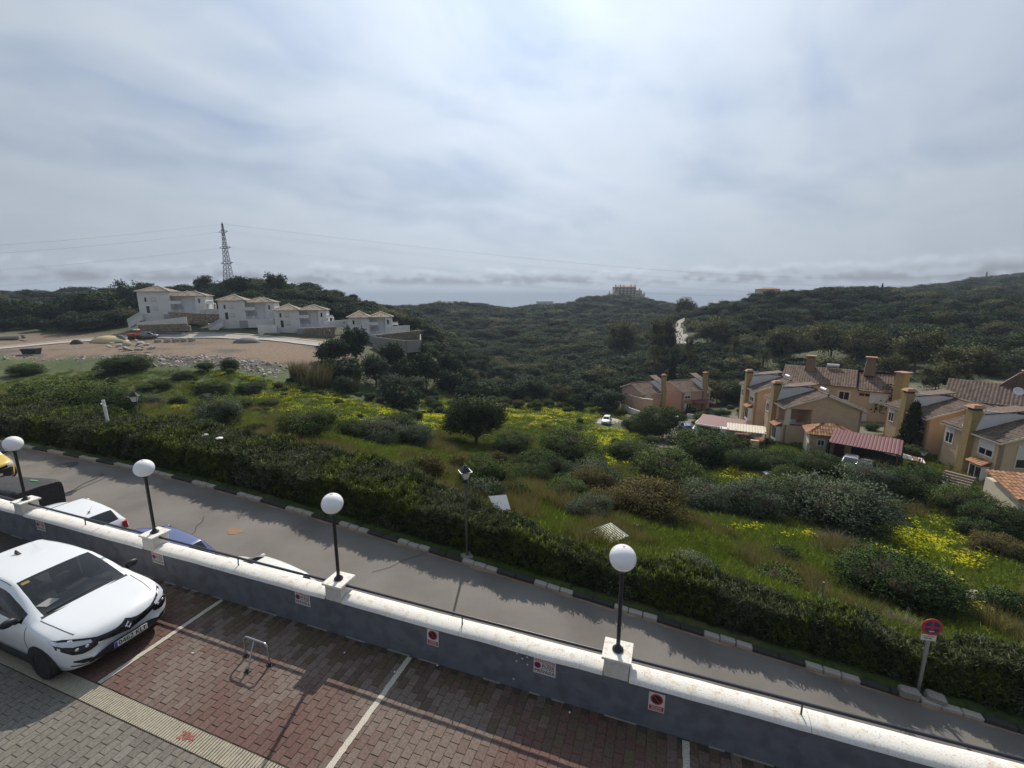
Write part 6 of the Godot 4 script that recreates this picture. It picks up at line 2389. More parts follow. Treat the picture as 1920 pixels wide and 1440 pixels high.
# ---------------------------------------------------------------- white villas, building site, far things
func villa(label: String, mark: String, t: Transform3D, w: float, tower: float, garages: int) -> void:
	# y = 0 is the ground floor; garages below the terrace in front
	var o := thing("white_villa", label, "house", t, "white villas on the hillside")
	var a := w * 0.47                                             # left block
	var m := w * 0.84                                             # end of the recessed middle
	var H := 5.1
	var b := MB.new()
	b.box(Vector3(a / 2, (H + tower) / 2 - 2.0, -4.2), Vector3(a, H + tower + 4.0, 8.4))
	b.box(Vector3((a + m) / 2, H / 2 - 2.0, -5.2), Vector3(m - a + 0.2, H + 4.0 - 0.01, 6.4))
	b.box(Vector3((m + w) / 2, H / 2 - 2.0, -4.5), Vector3(w - m, H + 4.0 - 0.02, 7.6))
	part("wall", b, "villa_white", o)
	# roofs: a hip over the left block, another over the rest
	var hip := func(x0: float, x1: float, z0: float, z1: float, y: float, rise: float) -> void:
		var W := x1 - x0
		var D := z0 - z1
		var c := minf(W, D) / 2 - 0.01
		var pitch := 0.55
		var r := part("roof", tiled(Vector3(x0, y, z0), Vector3(W, 0, 0), Vector3(0, rise, -D / 2), c, c, pitch, 0.9), "roof_villa", o)
		part("roof", tiled(Vector3(x1, y, z1), Vector3(-W, 0, 0), Vector3(0, rise, D / 2), c, c, pitch, 0.9), "roof_villa", o)
		part("roof", tiled(Vector3(x0, y, z1), Vector3(0, 0, D), Vector3(c, rise, 0), D / 2, D / 2, pitch, 0.9), "roof_villa", o)
		part("roof", tiled(Vector3(x1, y, z0), Vector3(0, 0, -D), Vector3(-c, rise, 0), D / 2, D / 2, pitch, 0.9), "roof_villa", o)
		var h := MB.new()
		for q in [[Vector3(x0, y, z0), Vector3(x0 + c, y + rise, z0 - D / 2)], [Vector3(x1, y, z0), Vector3(x1 - c, y + rise, z0 - D / 2)]]:
			h.tube([q[0] + Vector3(0, 0.12, 0), q[1] + Vector3(0, 0.12, 0)], 0.14, 0.14, 6)
		part("hip_tiles", h, "trim_cream", r)
	hip.call(-0.5, a + 0.5, 0.5, -8.9, H + tower, 1.75)
	hip.call(a - 0.6, w + 0.5, -0.4, -9.0, H - 0.02, 1.5)
	# openings
	var f := 0.0
	window_on(o, Vector3(a * 0.24, H - 1.45 + tower * 0.3, 0.0), f, 0.5, 1.2, 0.0, "shutter_grey", 1, 0.07)
	window_on(o, Vector3(a * 0.50, H - 1.4 + tower * 0.3, 0.0), f, 1.15, 1.1, 0.95, "shutter_grey", 1, 0.06)
	window_on(o, Vector3(a * 0.52, 1.35, 0.0), f, 1.15, 1.1, 0.95, "shutter_grey", 1, 0.06)
	var dr := MB.new()
	dr.box(Vector3(0, 1.05, 0.02), Vector3(0.8, 2.1, 0.05))
	part("door", dr, "window_dark", o, Transform3D(Basis(), Vector3(a * 0.28, 0, 0)))
	for k in 2:
		window_on(o, Vector3(a + 0.7 + k * 1.25, H - 1.75, -2.0), f, 0.6, 1.7, 0.5, "shutter_grey", 1, 0.06)
	window_on(o, Vector3(m + (w - m) * 0.4, H - 1.5, -0.7), f, 0.5, 1.2, 0.0, "shutter_grey", 1, 0.07)
	window_on(o, Vector3(m + (w - m) * 0.55, 1.3, -0.7), f, 1.0, 1.1, 0.95, "shutter_grey", 1, 0.06)
	# arched loggia and the balcony above it
	b = MB.new()
	var pts := []
	for k in 9:
		var an := PI * k / 8.0
		pts.append(Vector3(a + 1.5 + 1.35 * cos(an), 1.7 + 0.6 * sin(an), -1.98))
	pts.append(Vector3(a + 0.15, 0.0, -1.98)); pts.append(Vector3(a + 2.85, 0.0, -1.98))
	wall_poly(b, pts, Vector3(0, 0, -0.02))
	part("loggia", b, "shutter_grey", o)
	b = MB.new()
	b.box(Vector3(a + 1.0, 2.75, -1.0), Vector3(3.4, 0.18, 2.0)); b.box(Vector3(a + 1.0, 3.25, -0.05), Vector3(3.4, 0.8, 0.12)); b.box(Vector3(a + 2.7, 3.25, -1.0), Vector3(0.12, 0.8, 1.9))
	part("balcony", b, "villa_white", o)
	# terrace over the garages, with piers and rails
	b = MB.new()
	b.box(Vector3((a + w) / 2 - 0.3, -1.3, 0.2), Vector3(w - a + 0.6, 2.5, 4.3))
	var te := part("terrace", b, "villa_white", o)
	for k in 4:
		b = MB.new()
		b.box(Vector3(lerpf(a, w + 0.1, k / 3.0), 0.5, 2.25), Vector3(0.34, 1.1, 0.34))
		part("terrace_pier", b, "villa_white", te)
	b = MB.new()
	for y in [0.25, 0.55, 0.85]:
		b.box(Vector3((a + w) / 2, y, 2.25), Vector3(w - a, 0.12, 0.1))
	part("terrace_rail", b, "villa_white", te)
	for k in garages:
		door_on(o, Vector3(a + 1.35 + k * 2.9 - (1.5 if garages == 1 else 0.8), -2.55, 2.36), 0.0, 2.3, 2.2)
	# outside stair at the left
	b = MB.new()
	for k in 9:
		b.box(Vector3(0.9 - k * 0.42, -0.15 - k * 0.28 - 1.0, 0.9), Vector3(0.44, 2.0, 1.6))
	b.quad(Vector3(1.2, -0.2, 1.75), Vector3(1.2, 0.75, 1.75), Vector3(-2.8, -1.75, 1.75), Vector3(-2.8, -2.7, 1.75))
	b.quad(Vector3(-2.8, -2.7, 1.75), Vector3(-2.8, -1.75, 1.75), Vector3(1.2, 0.75, 1.75), Vector3(1.2, -0.2, 1.75))
	part("outside_stair", b, "villa_white", o)
	# little pergola at the other end
	b = MB.new()
	b.box(Vector3(w + 0.9, 2.7, -3.0), Vector3(1.8, 0.25, 2.6)); b.box(Vector3(w + 0.9, 3.2, -1.75), Vector3(1.8, 0.6, 0.12))
	for q in [[0.2, -1.8], [1.65, -1.8], [1.65, -4.2]]:
		b.box(Vector3(w + q[0], 0.9, q[1]), Vector3(0.3, 3.6, 0.3))
	part("side_porch", b, "villa_white", o)
	marks.append([mark, t.origin + Vector3(w / 2, 3, 0)])
	for k in 3:
		var c := t * Vector3(w * (0.2 + 0.3 * k), 0, -3.0)
		blocked.append(Vector3(c.x, c.z, 5.5))

func stone_wall(label: String, p: Vector3, q: Vector3, h: float, rng: RandomNumberGenerator) -> void:
	var o := thing("stone_wall", label, "retaining wall")
	var d := (q - p)
	var L := Vector2(d.x, d.z).length()
	var dir := d / L
	var bs := Basis(Vector3(dir.x, 0, dir.z).normalized(), Vector3.UP, Vector3(dir.x, 0, dir.z).normalized().cross(Vector3.UP))
	var rows := int(h / 0.75)
	var b := MB.new()
	for r in rows:
		var x := rng.randf_range(-0.6, 0.0)
		while x < L:
			var w := rng.randf_range(0.9, 1.9)
			b.cbox(p + dir * minf(x + w / 2, L) + Vector3(0, 0.375 + r * 0.75 - 0.5, 0) + bs.z * rng.randf_range(-0.12, 0.12), Vector3(w - 0.07, 0.70, 1.0), 0.1, bs * Basis(Vector3.BACK, rng.randf_range(-0.04, 0.04)))
			x += w
	var s := part("stones", b, "stone", o)
	s.set_meta("kind", "stuff")

func rock(rng: RandomNumberGenerator, r: float, flat := 0.6) -> ArrayMesh:
	var b := MB.new()
	var k := []
	for i in 7:
		k.append(Vector3(rng.randfn(), rng.randfn(), rng.randfn()).normalized())
	var g := []
	for i in 7:
		var e := PI * i / 6.0
		var row := []
		for j in 9:
			var a := -TAU * j / 9
			var d := Vector3(sin(e) * cos(a), cos(e), sin(e) * sin(a))
			var m := 1.0
			for q in k:
				m = minf(m, 0.72 / maxf(d.dot(q), 0.72))
			row.append(d * r * m * Vector3(1.0, flat, 0.8))
		g.append(row)
	for i in 6:
		for j in 9:
			b.quad(g[i][j], g[i + 1][j], g[i + 1][(j + 1) % 9], g[i][(j + 1) % 9])
	return b.done()

func pylon(label: String, p: Vector3, h: float, base: float, turn: float, levels: Array, thick: float) -> Array:
	var o := thing("lattice_pylon", label, "pylon", Transform3D(Basis(Vector3.UP, turn), p))
	var tips := []
	var half := func(y: float) -> float:
		var t: float = y / h
		return lerpf(base / 2, base * 0.28, t / 0.35) if t < 0.35 else lerpf(base * 0.28, base * 0.05, (t - 0.35) / 0.65)
	for k in 4:
		var b := MB.new()
		var path := []
		for i in 11:
			var y := h * i / 10.0
			var w: float = half.call(y)
			path.append(Vector3(w if k % 2 else -w, y, w if k < 2 else -w))
		b.tube(path, thick, thick * 0.6, 4)
		part("leg", b, "lattice", o)
	var br := MB.new()
	var n := 16
	for i in n:
		var y0 := h * i / n
		var y1 := h * (i + 1) / n
		var a: float = half.call(y0)
		var c: float = half.call(y1)
		for q in [[Vector3(-a, y0, a), Vector3(c, y1, c)], [Vector3(a, y0, a), Vector3(-c, y1, c)], [Vector3(-a, y0, -a), Vector3(c, y1, -c)], [Vector3(a, y0, -a), Vector3(-c, y1, -c)], [Vector3(a, y0, -a), Vector3(c, y1, c)], [Vector3(a, y0, a), Vector3(c, y1, -c)], [Vector3(-a, y0, -a), Vector3(-c, y1, c)], [Vector3(-a, y0, a), Vector3(-c, y1, -c)]]:
			br.tube([q[0], q[1]], thick * 0.55, thick * 0.55, 3, false)
	part("bracing", br, "lattice", o).set_meta("kind", "stuff")
	for lv in levels:
		var b := MB.new()
		var y: float = h * lv[0]
		for sd in [-1.0, 1.0]:
			var tip := Vector3(sd * lv[1], y, 0)
			var w: float = half.call(y)
			b.tube([Vector3(sd * w, y - 0.5, w), tip], thick * 0.8, thick * 0.6, 4)
			b.tube([Vector3(sd * w, y - 0.5, -w), tip], thick * 0.8, thick * 0.6, 4)
			b.tube([Vector3(sd * w, y + 0.8, 0), tip], thick * 0.7, thick * 0.6, 4)
			tips.append(o.transform * tip)
		part("crossarm", b, "lattice", o)
	marks.append([("the tall lattice pylon" if h > 28 else "the far lattice pylon"), p + Vector3(0, 2, 0)])
	return tips

func wires(label: String, a: Array, z: Array, sag: float, r: float) -> void:
	for i in a.size():
		var b := MB.new()
		var path := []
		for k in 25:
			var t := k / 24.0
			path.append((a[i] as Vector3).lerp(z[i], t) - Vector3(0, sag * 4.0 * t * (1.0 - t), 0))
		b.tube(path, r, r * (z[i] as Vector3).length() / (a[i] as Vector3).length(), 4, false)
		single("power_line", b, "wire", label % [["upper", "middle", "lower", "topmost"][i / 2], ["near", "far"][i % 2]], "power line", Transform3D(), "power lines of the pylon")

func far_house(called: String, label: String, p: Vector3, w: float, h: float, turn: float, wall_m: String, roof_m: String, floors := 2) -> void:
	var o := thing(called, label, "house", frame(p, turn))
	var b := MB.new()
	b.box(Vector3(0, h / 2 - 1.5, -w * 0.3), Vector3(w, h + 3.0, w * 0.6))
	part("wall", b, wall_m, o)
	if roof_m:
		b = MB.new()
		b.hexa(Vector3(0, h + 0.6, -w * 0.3), Vector3(w + 0.8, 1.2, w * 0.6 + 0.8), Vector3(w * 0.5, 1.2, 0.3))
		part("roof", b, roof_m, o)
	marks.append(["the " + called.replace("_", " "), p + Vector3(0, 2, 0)])
	for f in floors:
		for k in 3:
			window_on(o, Vector3(-w * 0.3 + k * w * 0.3, 1.5 + f * 2.9, 0), 0.0, w * 0.1, 1.4, 0.0, wall_m, 1, 0.05)

func apartments() -> void:
	var p := at_depth(1172, 640)
	var y := at(1172, 562, 640).y
	var o := thing("apartment_complex", "stepped cream apartment complex with chimneys on the hilltop by the sea", "building", frame(Vector3(p.x, y, p.z), 185))
	var b := MB.new()
	var boxes := [[0, 18.0, 30, 0], [-19, 8.5, 10, -1], [-13, 12, 8, -2], [18, 13.0, 9, 1], [24, 8.0, 8, 2], [30, 3.0, 9, 3]]
	for q in boxes:
		b.box(Vector3(q[0], q[1] / 2 - 6, -8.0 - q[3]), Vector3(q[2], q[1] + 12.0, 14.0))
	part("wall", b, "cream_wall", o)
	b = MB.new()
	b.hexa(Vector3(0, 18.7, -8), Vector3(31, 1.4, 15), Vector3(24, 1.4, 5))
	b.hexa(Vector3(18.5, 13.6, -9), Vector3(10, 1.2, 15), Vector3(6, 1.2, 5))
	b.hexa(Vector3(31, 3.5, -11), Vector3(10, 1.0, 15), Vector3(6, 1.0, 5))
	part("roof", b, "cap_tile", o)
	for q in [[-22, 12], [-17, 18], [-13.5, 21.0], [-7, 21.0], [-2, 20.8], [8, 21.0], [13.5, 21.0], [20, 16], [23, 13], [27, 10.5]]:
		b = MB.new()
		b.box(Vector3(q[0], q[1] - 2.5, -4), Vector3(1.5, 5.0, 1.5))
		part("chimney", b, "cream_wall", o)
	for f in 5:
		for k in 6:
			b = MB.new()
			b.box(Vector3(-12.5 + k * 5.0, 2.2 + f * 3.3, -0.96), Vector3(2.6, 1.7, 0.12))
			part("window", b, "window_dark", o)
		b = MB.new()
		b.box(Vector3(0, 1.0 + f * 3.3, -0.3), Vector3(29, 0.7, 1.4))
		part("balcony", b, "cream_wall", o)
	for k in 4:
		b = MB.new()
		b.box(Vector3(16.5 + (k % 2) * 3.4, 3.0 + (k / 2) * 4.0, -1.9), Vector3(1.6, 1.6, 0.3))
		part("window", b, "window_dark", o)
	marks.append(["the hilltop apartment complex", p + Vector3(0, 6, 0)])

func site() -> void:
	var rng := RandomNumberGenerator.new()
	rng.seed = 88
	villa("tallest white villa at the left end of the row, with a raised hipped tower", "the tower villa", frame(at(262, 587, 137), 163), 17.6, 1.3, 1)
	villa("white villa second from the left, with an outside stair and one garage", "the second white villa", frame(at(412, 599, 138), 164), 15.4, 0.6, 1)
	villa("white villa third from the left, with two grey garage doors", "the third white villa", frame(at(517, 614, 137), 165), 14.6, 0.0, 2)
	villa("white villa at the right end of the row, above the concrete ramp wall", "the last white villa", frame(at(655, 627, 138), 166), 12.9, 0.0, 2)
	# walls between and below the villas
	var gy := func(px: float, py: float, zc: float) -> Vector3: return at(px, py, zc)
	stone_wall("rough stone retaining wall below the tower villa's garden", at(322, 600, 136), at(408, 604, 138), 3.0, rng)
	stone_wall("rough stone retaining wall right of the third villa's garages", at(572, 631, 134), at(626, 628, 137), 3.6, rng)
	stone_wall("rough stone retaining wall right of the last villa's garages", at(708, 643, 135), at(786, 634, 141), 3.6, rng)
	stone_wall("low stone bank along the site road below the first villa", at(262, 620, 129), at(352, 617, 131), 2.3, rng)
	wall_line("garden_wall", "white sloping garden wall below the tower villa", [at(258, 617, 131.5), at(351, 606, 133)], 1.9, 0.25, "villa_white")
	wall_line("garden_wall", "short white garden wall before the third villa's stair", [at(484, 620, 133), at(519, 618, 134)], 1.5, 0.25, "villa_white")
	wall_line("garden_wall", "white terrace wall between the first and second villas", [at(374, 586, 140), at(410, 589, 142)], 1.5, 0.25, "villa_white")
	wall_line("garden_wall", "white terrace wall running right of the third villa", [at(608, 612, 139), at(655, 607, 146)], 1.4, 0.25, "villa_white")
	wall_line("garden_wall", "white terrace wall running right of the last villa", [at(738, 619, 141), at(768, 617, 146)], 1.2, 0.25, "villa_white")
	wall_line("ramp_wall", "pale concrete ramp wall at the end of the villa road", [at(700, 648, 131), at(762, 656, 127), at(789, 654, 131), at(789, 642, 140)], 2.6, 0.3, "concrete", "retaining wall")
	# the new road with white kerbs
	var path := gl([[-120, 664], [0, 653], [130, 641], [262, 631], [400, 630], [500, 635], [585, 644], [650, 655]])
	drape("site_road", path, 5.0, "far_road", 0.12)
	for sd in [-1.0, 1.0]:
		var kp := []
		for i in path.size():
			var d: Vector3 = path[mini(i + 1, path.size() - 1)] - path[maxi(i - 1, 0)]
			d.y = 0
			kp.append((path[i] as Vector3) + d.normalized().cross(Vector3.UP) * 2.7 * sd)
		drape("site_kerb", kp, 0.45, "kerb_new", 0.30, 1)
	# vehicles and heaps
	var gp := on_ground(282, 634, 60)
	var pk := car("pickup", "grey pickup truck on the dirt terrace below the tower villa", "pickup truck", frame(gp, 175) * Transform3D(Basis(Vector3.UP, 0.1)), VAN, VAN_CUTS, "car_grey", 22)
	marks.append(["the grey pickup", gp])
	var dp := on_ground(254, 635, 60)
	var o := thing("mini_dumper", "small red mini dumper with a white seat back beside the grey olive tree", "dumper", frame(dp, 170))
	var b := MB.new()
	b.hexa(Vector3(-0.8, 1.0, 0), Vector3(1.3, 0.9, 1.3), Vector3(1.8, 0.9, 1.7))
	part("skip", b, "machine_red", o)
	b = MB.new()
	b.cbox(Vector3(0.7, 0.9, 0), Vector3(1.5, 0.7, 1.2), 0.1)
	b.cbox(Vector3(0.9, 1.9, 0), Vector3(0.2, 1.4, 0.9), 0.05)
	part("chassis", b, "machine_red", o)
	b = MB.new()
	b.cbox(Vector3(0.5, 2.5, 0), Vector3(1.3, 0.25, 1.3), 0.05)
	part("canopy", b, "upstand_white", o)
	for q in [[-0.9, 0.7], [-0.9, -0.7], [0.9, 0.7], [0.9, -0.7]]:
		b = MB.new()
		b.lathe([[0.1, -0.2], [0.45, -0.18], [0.48, 0.0], [0.45, 0.18], [0.1, 0.2]], 14)
		part("wheel", b, "tyre", o, Transform3D(Basis(Vector3.RIGHT, PI / 2), Vector3(q[0], 0.46, q[1])))
	var heap := func(called: String, label: String, cat: String, px: float, py: float, w: float, h: float, m: String) -> void:
		var k := MB.new()
		var g := []
		for i in 7:
			var row := []
			for j in 16:
				var an := -TAU * j / 16
				var r := w / 2 * sin(PI / 2 * i / 6.0) * (1.0 + 0.12 * sin(j * 2.1))
				row.append(Vector3(cos(an) * r, h * pow(cos(PI / 2 * i / 6.0), 1.3), sin(an) * r * 0.6))
			g.append(row)
		k.smooth_grid(g, false, true)
		single(called, k, m, label, cat, Transform3D(Basis(), on_ground(px, py, 60)))
	heap.call("sand_heap", "pale sand heap by the site road, left of the grey olive tree", "sand heap", 205, 641, 9.0, 1.7, "sand")
	heap.call("gravel_heap", "grey gravel heap between the sand and the grey olive tree", "gravel heap", 226, 641, 3.2, 1.9, "gravel_pile")
	heap.call("gravel_heap", "flat grey gravel heap on the red earth before the third villa", "gravel heap", 462, 642, 7.0, 1.3, "gravel_pile")
	heap.call("brush_heap", "small heap of brown brushwood on the dirt terrace", "brushwood", 144, 645, 3.0, 1.2, "bark")
	b = MB.new()
	b.cbox(Vector3(0, 0.6, 0), Vector3(0.7, 1.2, 0.7), 0.1)
	single("blue_barrel", b, "blue_net", "blue barrel standing at the left edge of the sand heap", "barrel", Transform3D(Basis(), on_ground(182, 641, 60)))
	b = MB.new()
	b.hexa(Vector3(0, 0.7, 0), Vector3(2.3, 1.4, 1.5), Vector3(2.9, 1.4, 1.9))
	single("black_tub", b, "black_plastic", "black plastic tub at the edge of the dirt terrace", "tub", Transform3D(Basis(Vector3.UP, 0.2), on_ground(60, 665, 60)))
	for q in [[18, 637, 4.6, 0.55, "grey concrete pipe lying at the far left of the site road"], [34, 634, 3.4, 0.5, "shorter grey concrete pipe behind the long one"]]:
		b = MB.new()
		b.tube([Vector3(-q[2] / 2, q[3], 0), Vector3(q[2] / 2, q[3], 0)], q[3], q[3], 14)
		single("concrete_pipe", b, "concrete", q[4], "pipe", Transform3D(Basis(Vector3.UP, 0.35), on_ground(q[0], q[1], 60)))
	b = MB.new()
	b.box(Vector3(0, 0.15, 0), Vector3(5.5, 0.12, 0.5), Basis(Vector3.BACK, 0.05))
	single("timber_plank", b, "slat_cream", "pale timber plank beside the concrete pipes", "plank", Transform3D(Basis(Vector3.UP, -0.3), on_ground(40, 638, 60)))
	b = MB.new()
	b.box(Vector3(0, 0.2, 0), Vector3(7.5, 0.16, 0.2))
	single("steel_beam", b, "slat_edge", "thin grey beam lying in front of the black tub", "beam", Transform3D(Basis(Vector3.UP, 0.0), on_ground(50, 667, 60)))
	for k in 5:
		var m := rock(rng, rng.randf_range(0.9, 1.2), 0.7)
		b = MB.new()
		b.cbox(Vector3(0, 0.45, 0), Vector3(1.5, 0.9, 0.8), 0.06)
		single("concrete_block", b, "rubble", "grey concrete block in the short row at the terrace edge", "concrete block", Transform3D(Basis(Vector3.UP, rng.randf_range(-0.2, 0.2)), on_ground(300 + k * 15.0 + (0.0 if k else -4.0), 642.0 - k * 0.6, 60)), "row of concrete blocks at the terrace edge")
	for k in 24:
		var m := rock(rng, rng.randf_range(0.5, 1.15), rng.randf_range(0.3, 0.6))
		var px := 246.0 + rng.randfn() * 17.0
		single("broken_slab", m, "rubble", "pale broken slab in the heap at the edge of the dirt terrace", "rubble", Transform3D(Basis(Vector3(rng.randfn(), rng.randfn(), rng.randfn()).normalized(), rng.randf_range(0, 0.6)), on_ground(px, 652.0 + rng.randf_range(-5, 8), 60) + Vector3(0, rng.randf_range(0.2, 1.2), 0)), "broken slabs heaped at the terrace edge")
	wall_line("safety_net", "dark blue safety netting along the site road", gl([[292, 626], [352, 624]]), 0.8, 0.08, "blue_net", "netting")
	# loose stones on the scree
	var where := []
	var cols := []
	for i in 700:
		var px := rng.randf_range(260, 520) if i % 4 else rng.randf_range(-40, 640)
		var zc := rng.randf_range(88, 97) if px > 250 else rng.randf_range(93, 97)
		var p := at_depth(px, zc)
		var s := rng.randf_range(0.08, 0.42) * (1.0 if rng.randf() < 0.85 else 1.8)
		where.append(Transform3D(Basis(Vector3(rng.randfn(), rng.randfn(), rng.randfn()).normalized(), rng.randf() * 3.0).scaled(Vector3.ONE * s), p))
		var f := rng.randf_range(0.5, 1.2)
		cols.append(Color(f, f * 0.97, f * 0.93))
	scatter("rubble_stones", rock(rng, 1.0, 0.6), "rubble", where, cols, null, "loose grey stones on the scree below the dirt terrace", "stones")

func far_things() -> void:
	var t0 := pylon("tall grey lattice pylon on the wooded hill behind the villas", at(432, 549, 214), 31.5, 4.3, -0.5, [[0.885, 3.8], [0.66, 4.7], [0.44, 4.9], [0.995, 0.6]], 0.15)
	var t1 := pylon("small far lattice pylon on the skyline of the highest hill", at(1844, 545, 640), 26.0, 6.0, 0.3, [[0.62, 8.0], [0.32, 7.0], [0.3, 6.9], [0.99, 0.6]], 0.28)
	var left := []
	for p in t0:
		left.append(at(-420, 0, 1) * 0.0 + Vector3(p.x - 330.0, p.y - 12.0, p.z + 40.0))
	wires("thin %s power line, %s side, from the tall pylon towards the far pylon", t0, t1, 16.0, 0.014)
	wires("thin %s power line, %s side, from the tall pylon out past the villas", t0, left, 9.0, 0.012)
	apartments()
	far_house("far_white_house", "flat white house high on the slope at the right", at_depth(1854, 232) + Vector3(0, 1.0, 0), 9.0, 4.0, 195, "upstand_white", "", 1)
	far_house("far_red_house", "small red-roofed house at the far right of the slope", at_depth(1918, 238) + Vector3(0, 2.0, 0), 10.0, 4.5, 200, "pink_wall", "cap_tile", 1)
	far_house("far_cream_house", "cream house on the wooded ridge, half hidden by trees", at(1442, 560, 330), 14.0, 7.0, 185, "cream_wall", "cap_tile", 2)
	far_house("far_low_house", "low white house on the hill crest left of the apartment complex", at(1022, 572, 700), 26.0, 6.0, 180, "upstand_white", "", 1)
	far_house("far_village_house", "pale village house in the gap right of the apartment complex", at(1352, 578, 800), 24.0, 9.0, 180, "cream_wall", "cap_tile", 2)
	far_house("far_village_house", "lower village house in the gap, nearer the winding road", at(1330, 582, 800), 20.0, 7.0, 180, "cream_wall", "cap_tile", 2)
	far_house("far_knoll_house", "ochre house on the pale knoll at the right", at(1660, 562, 520), 24.0, 6.0, 190, "ochre_wall", "cap_tile", 1)
	var rp := gl([[1302, 654], [1290, 646], [1278, 634], [1270, 622], [1268, 612], [1276, 604], [1262, 598], [1240, 596]])
	for q in rp:
		if q.y > -900:
			blocked.append(Vector3(q.x, q.z, 6.0))
	for i in rp.size() - 1:
		for k in 6:
			var q: Vector3 = rp[i].lerp(rp[i + 1], k / 6.0)
			blocked.append(Vector3(q.x, q.z, 7.0))
	drape("winding_road", rp, 5.6, "far_road", 0.6, 3)
	marks.append(["the winding road", rp[2]])
	wall_line("road_wall", "pale road edge wall at the far right of the slope", [at_depth(1880, 205) + Vector3(0, 1.5, 0), at_depth(1990, 190) + Vector3(0, 1.5, 0)], 0.8, 0.4, "concrete", "road wall")

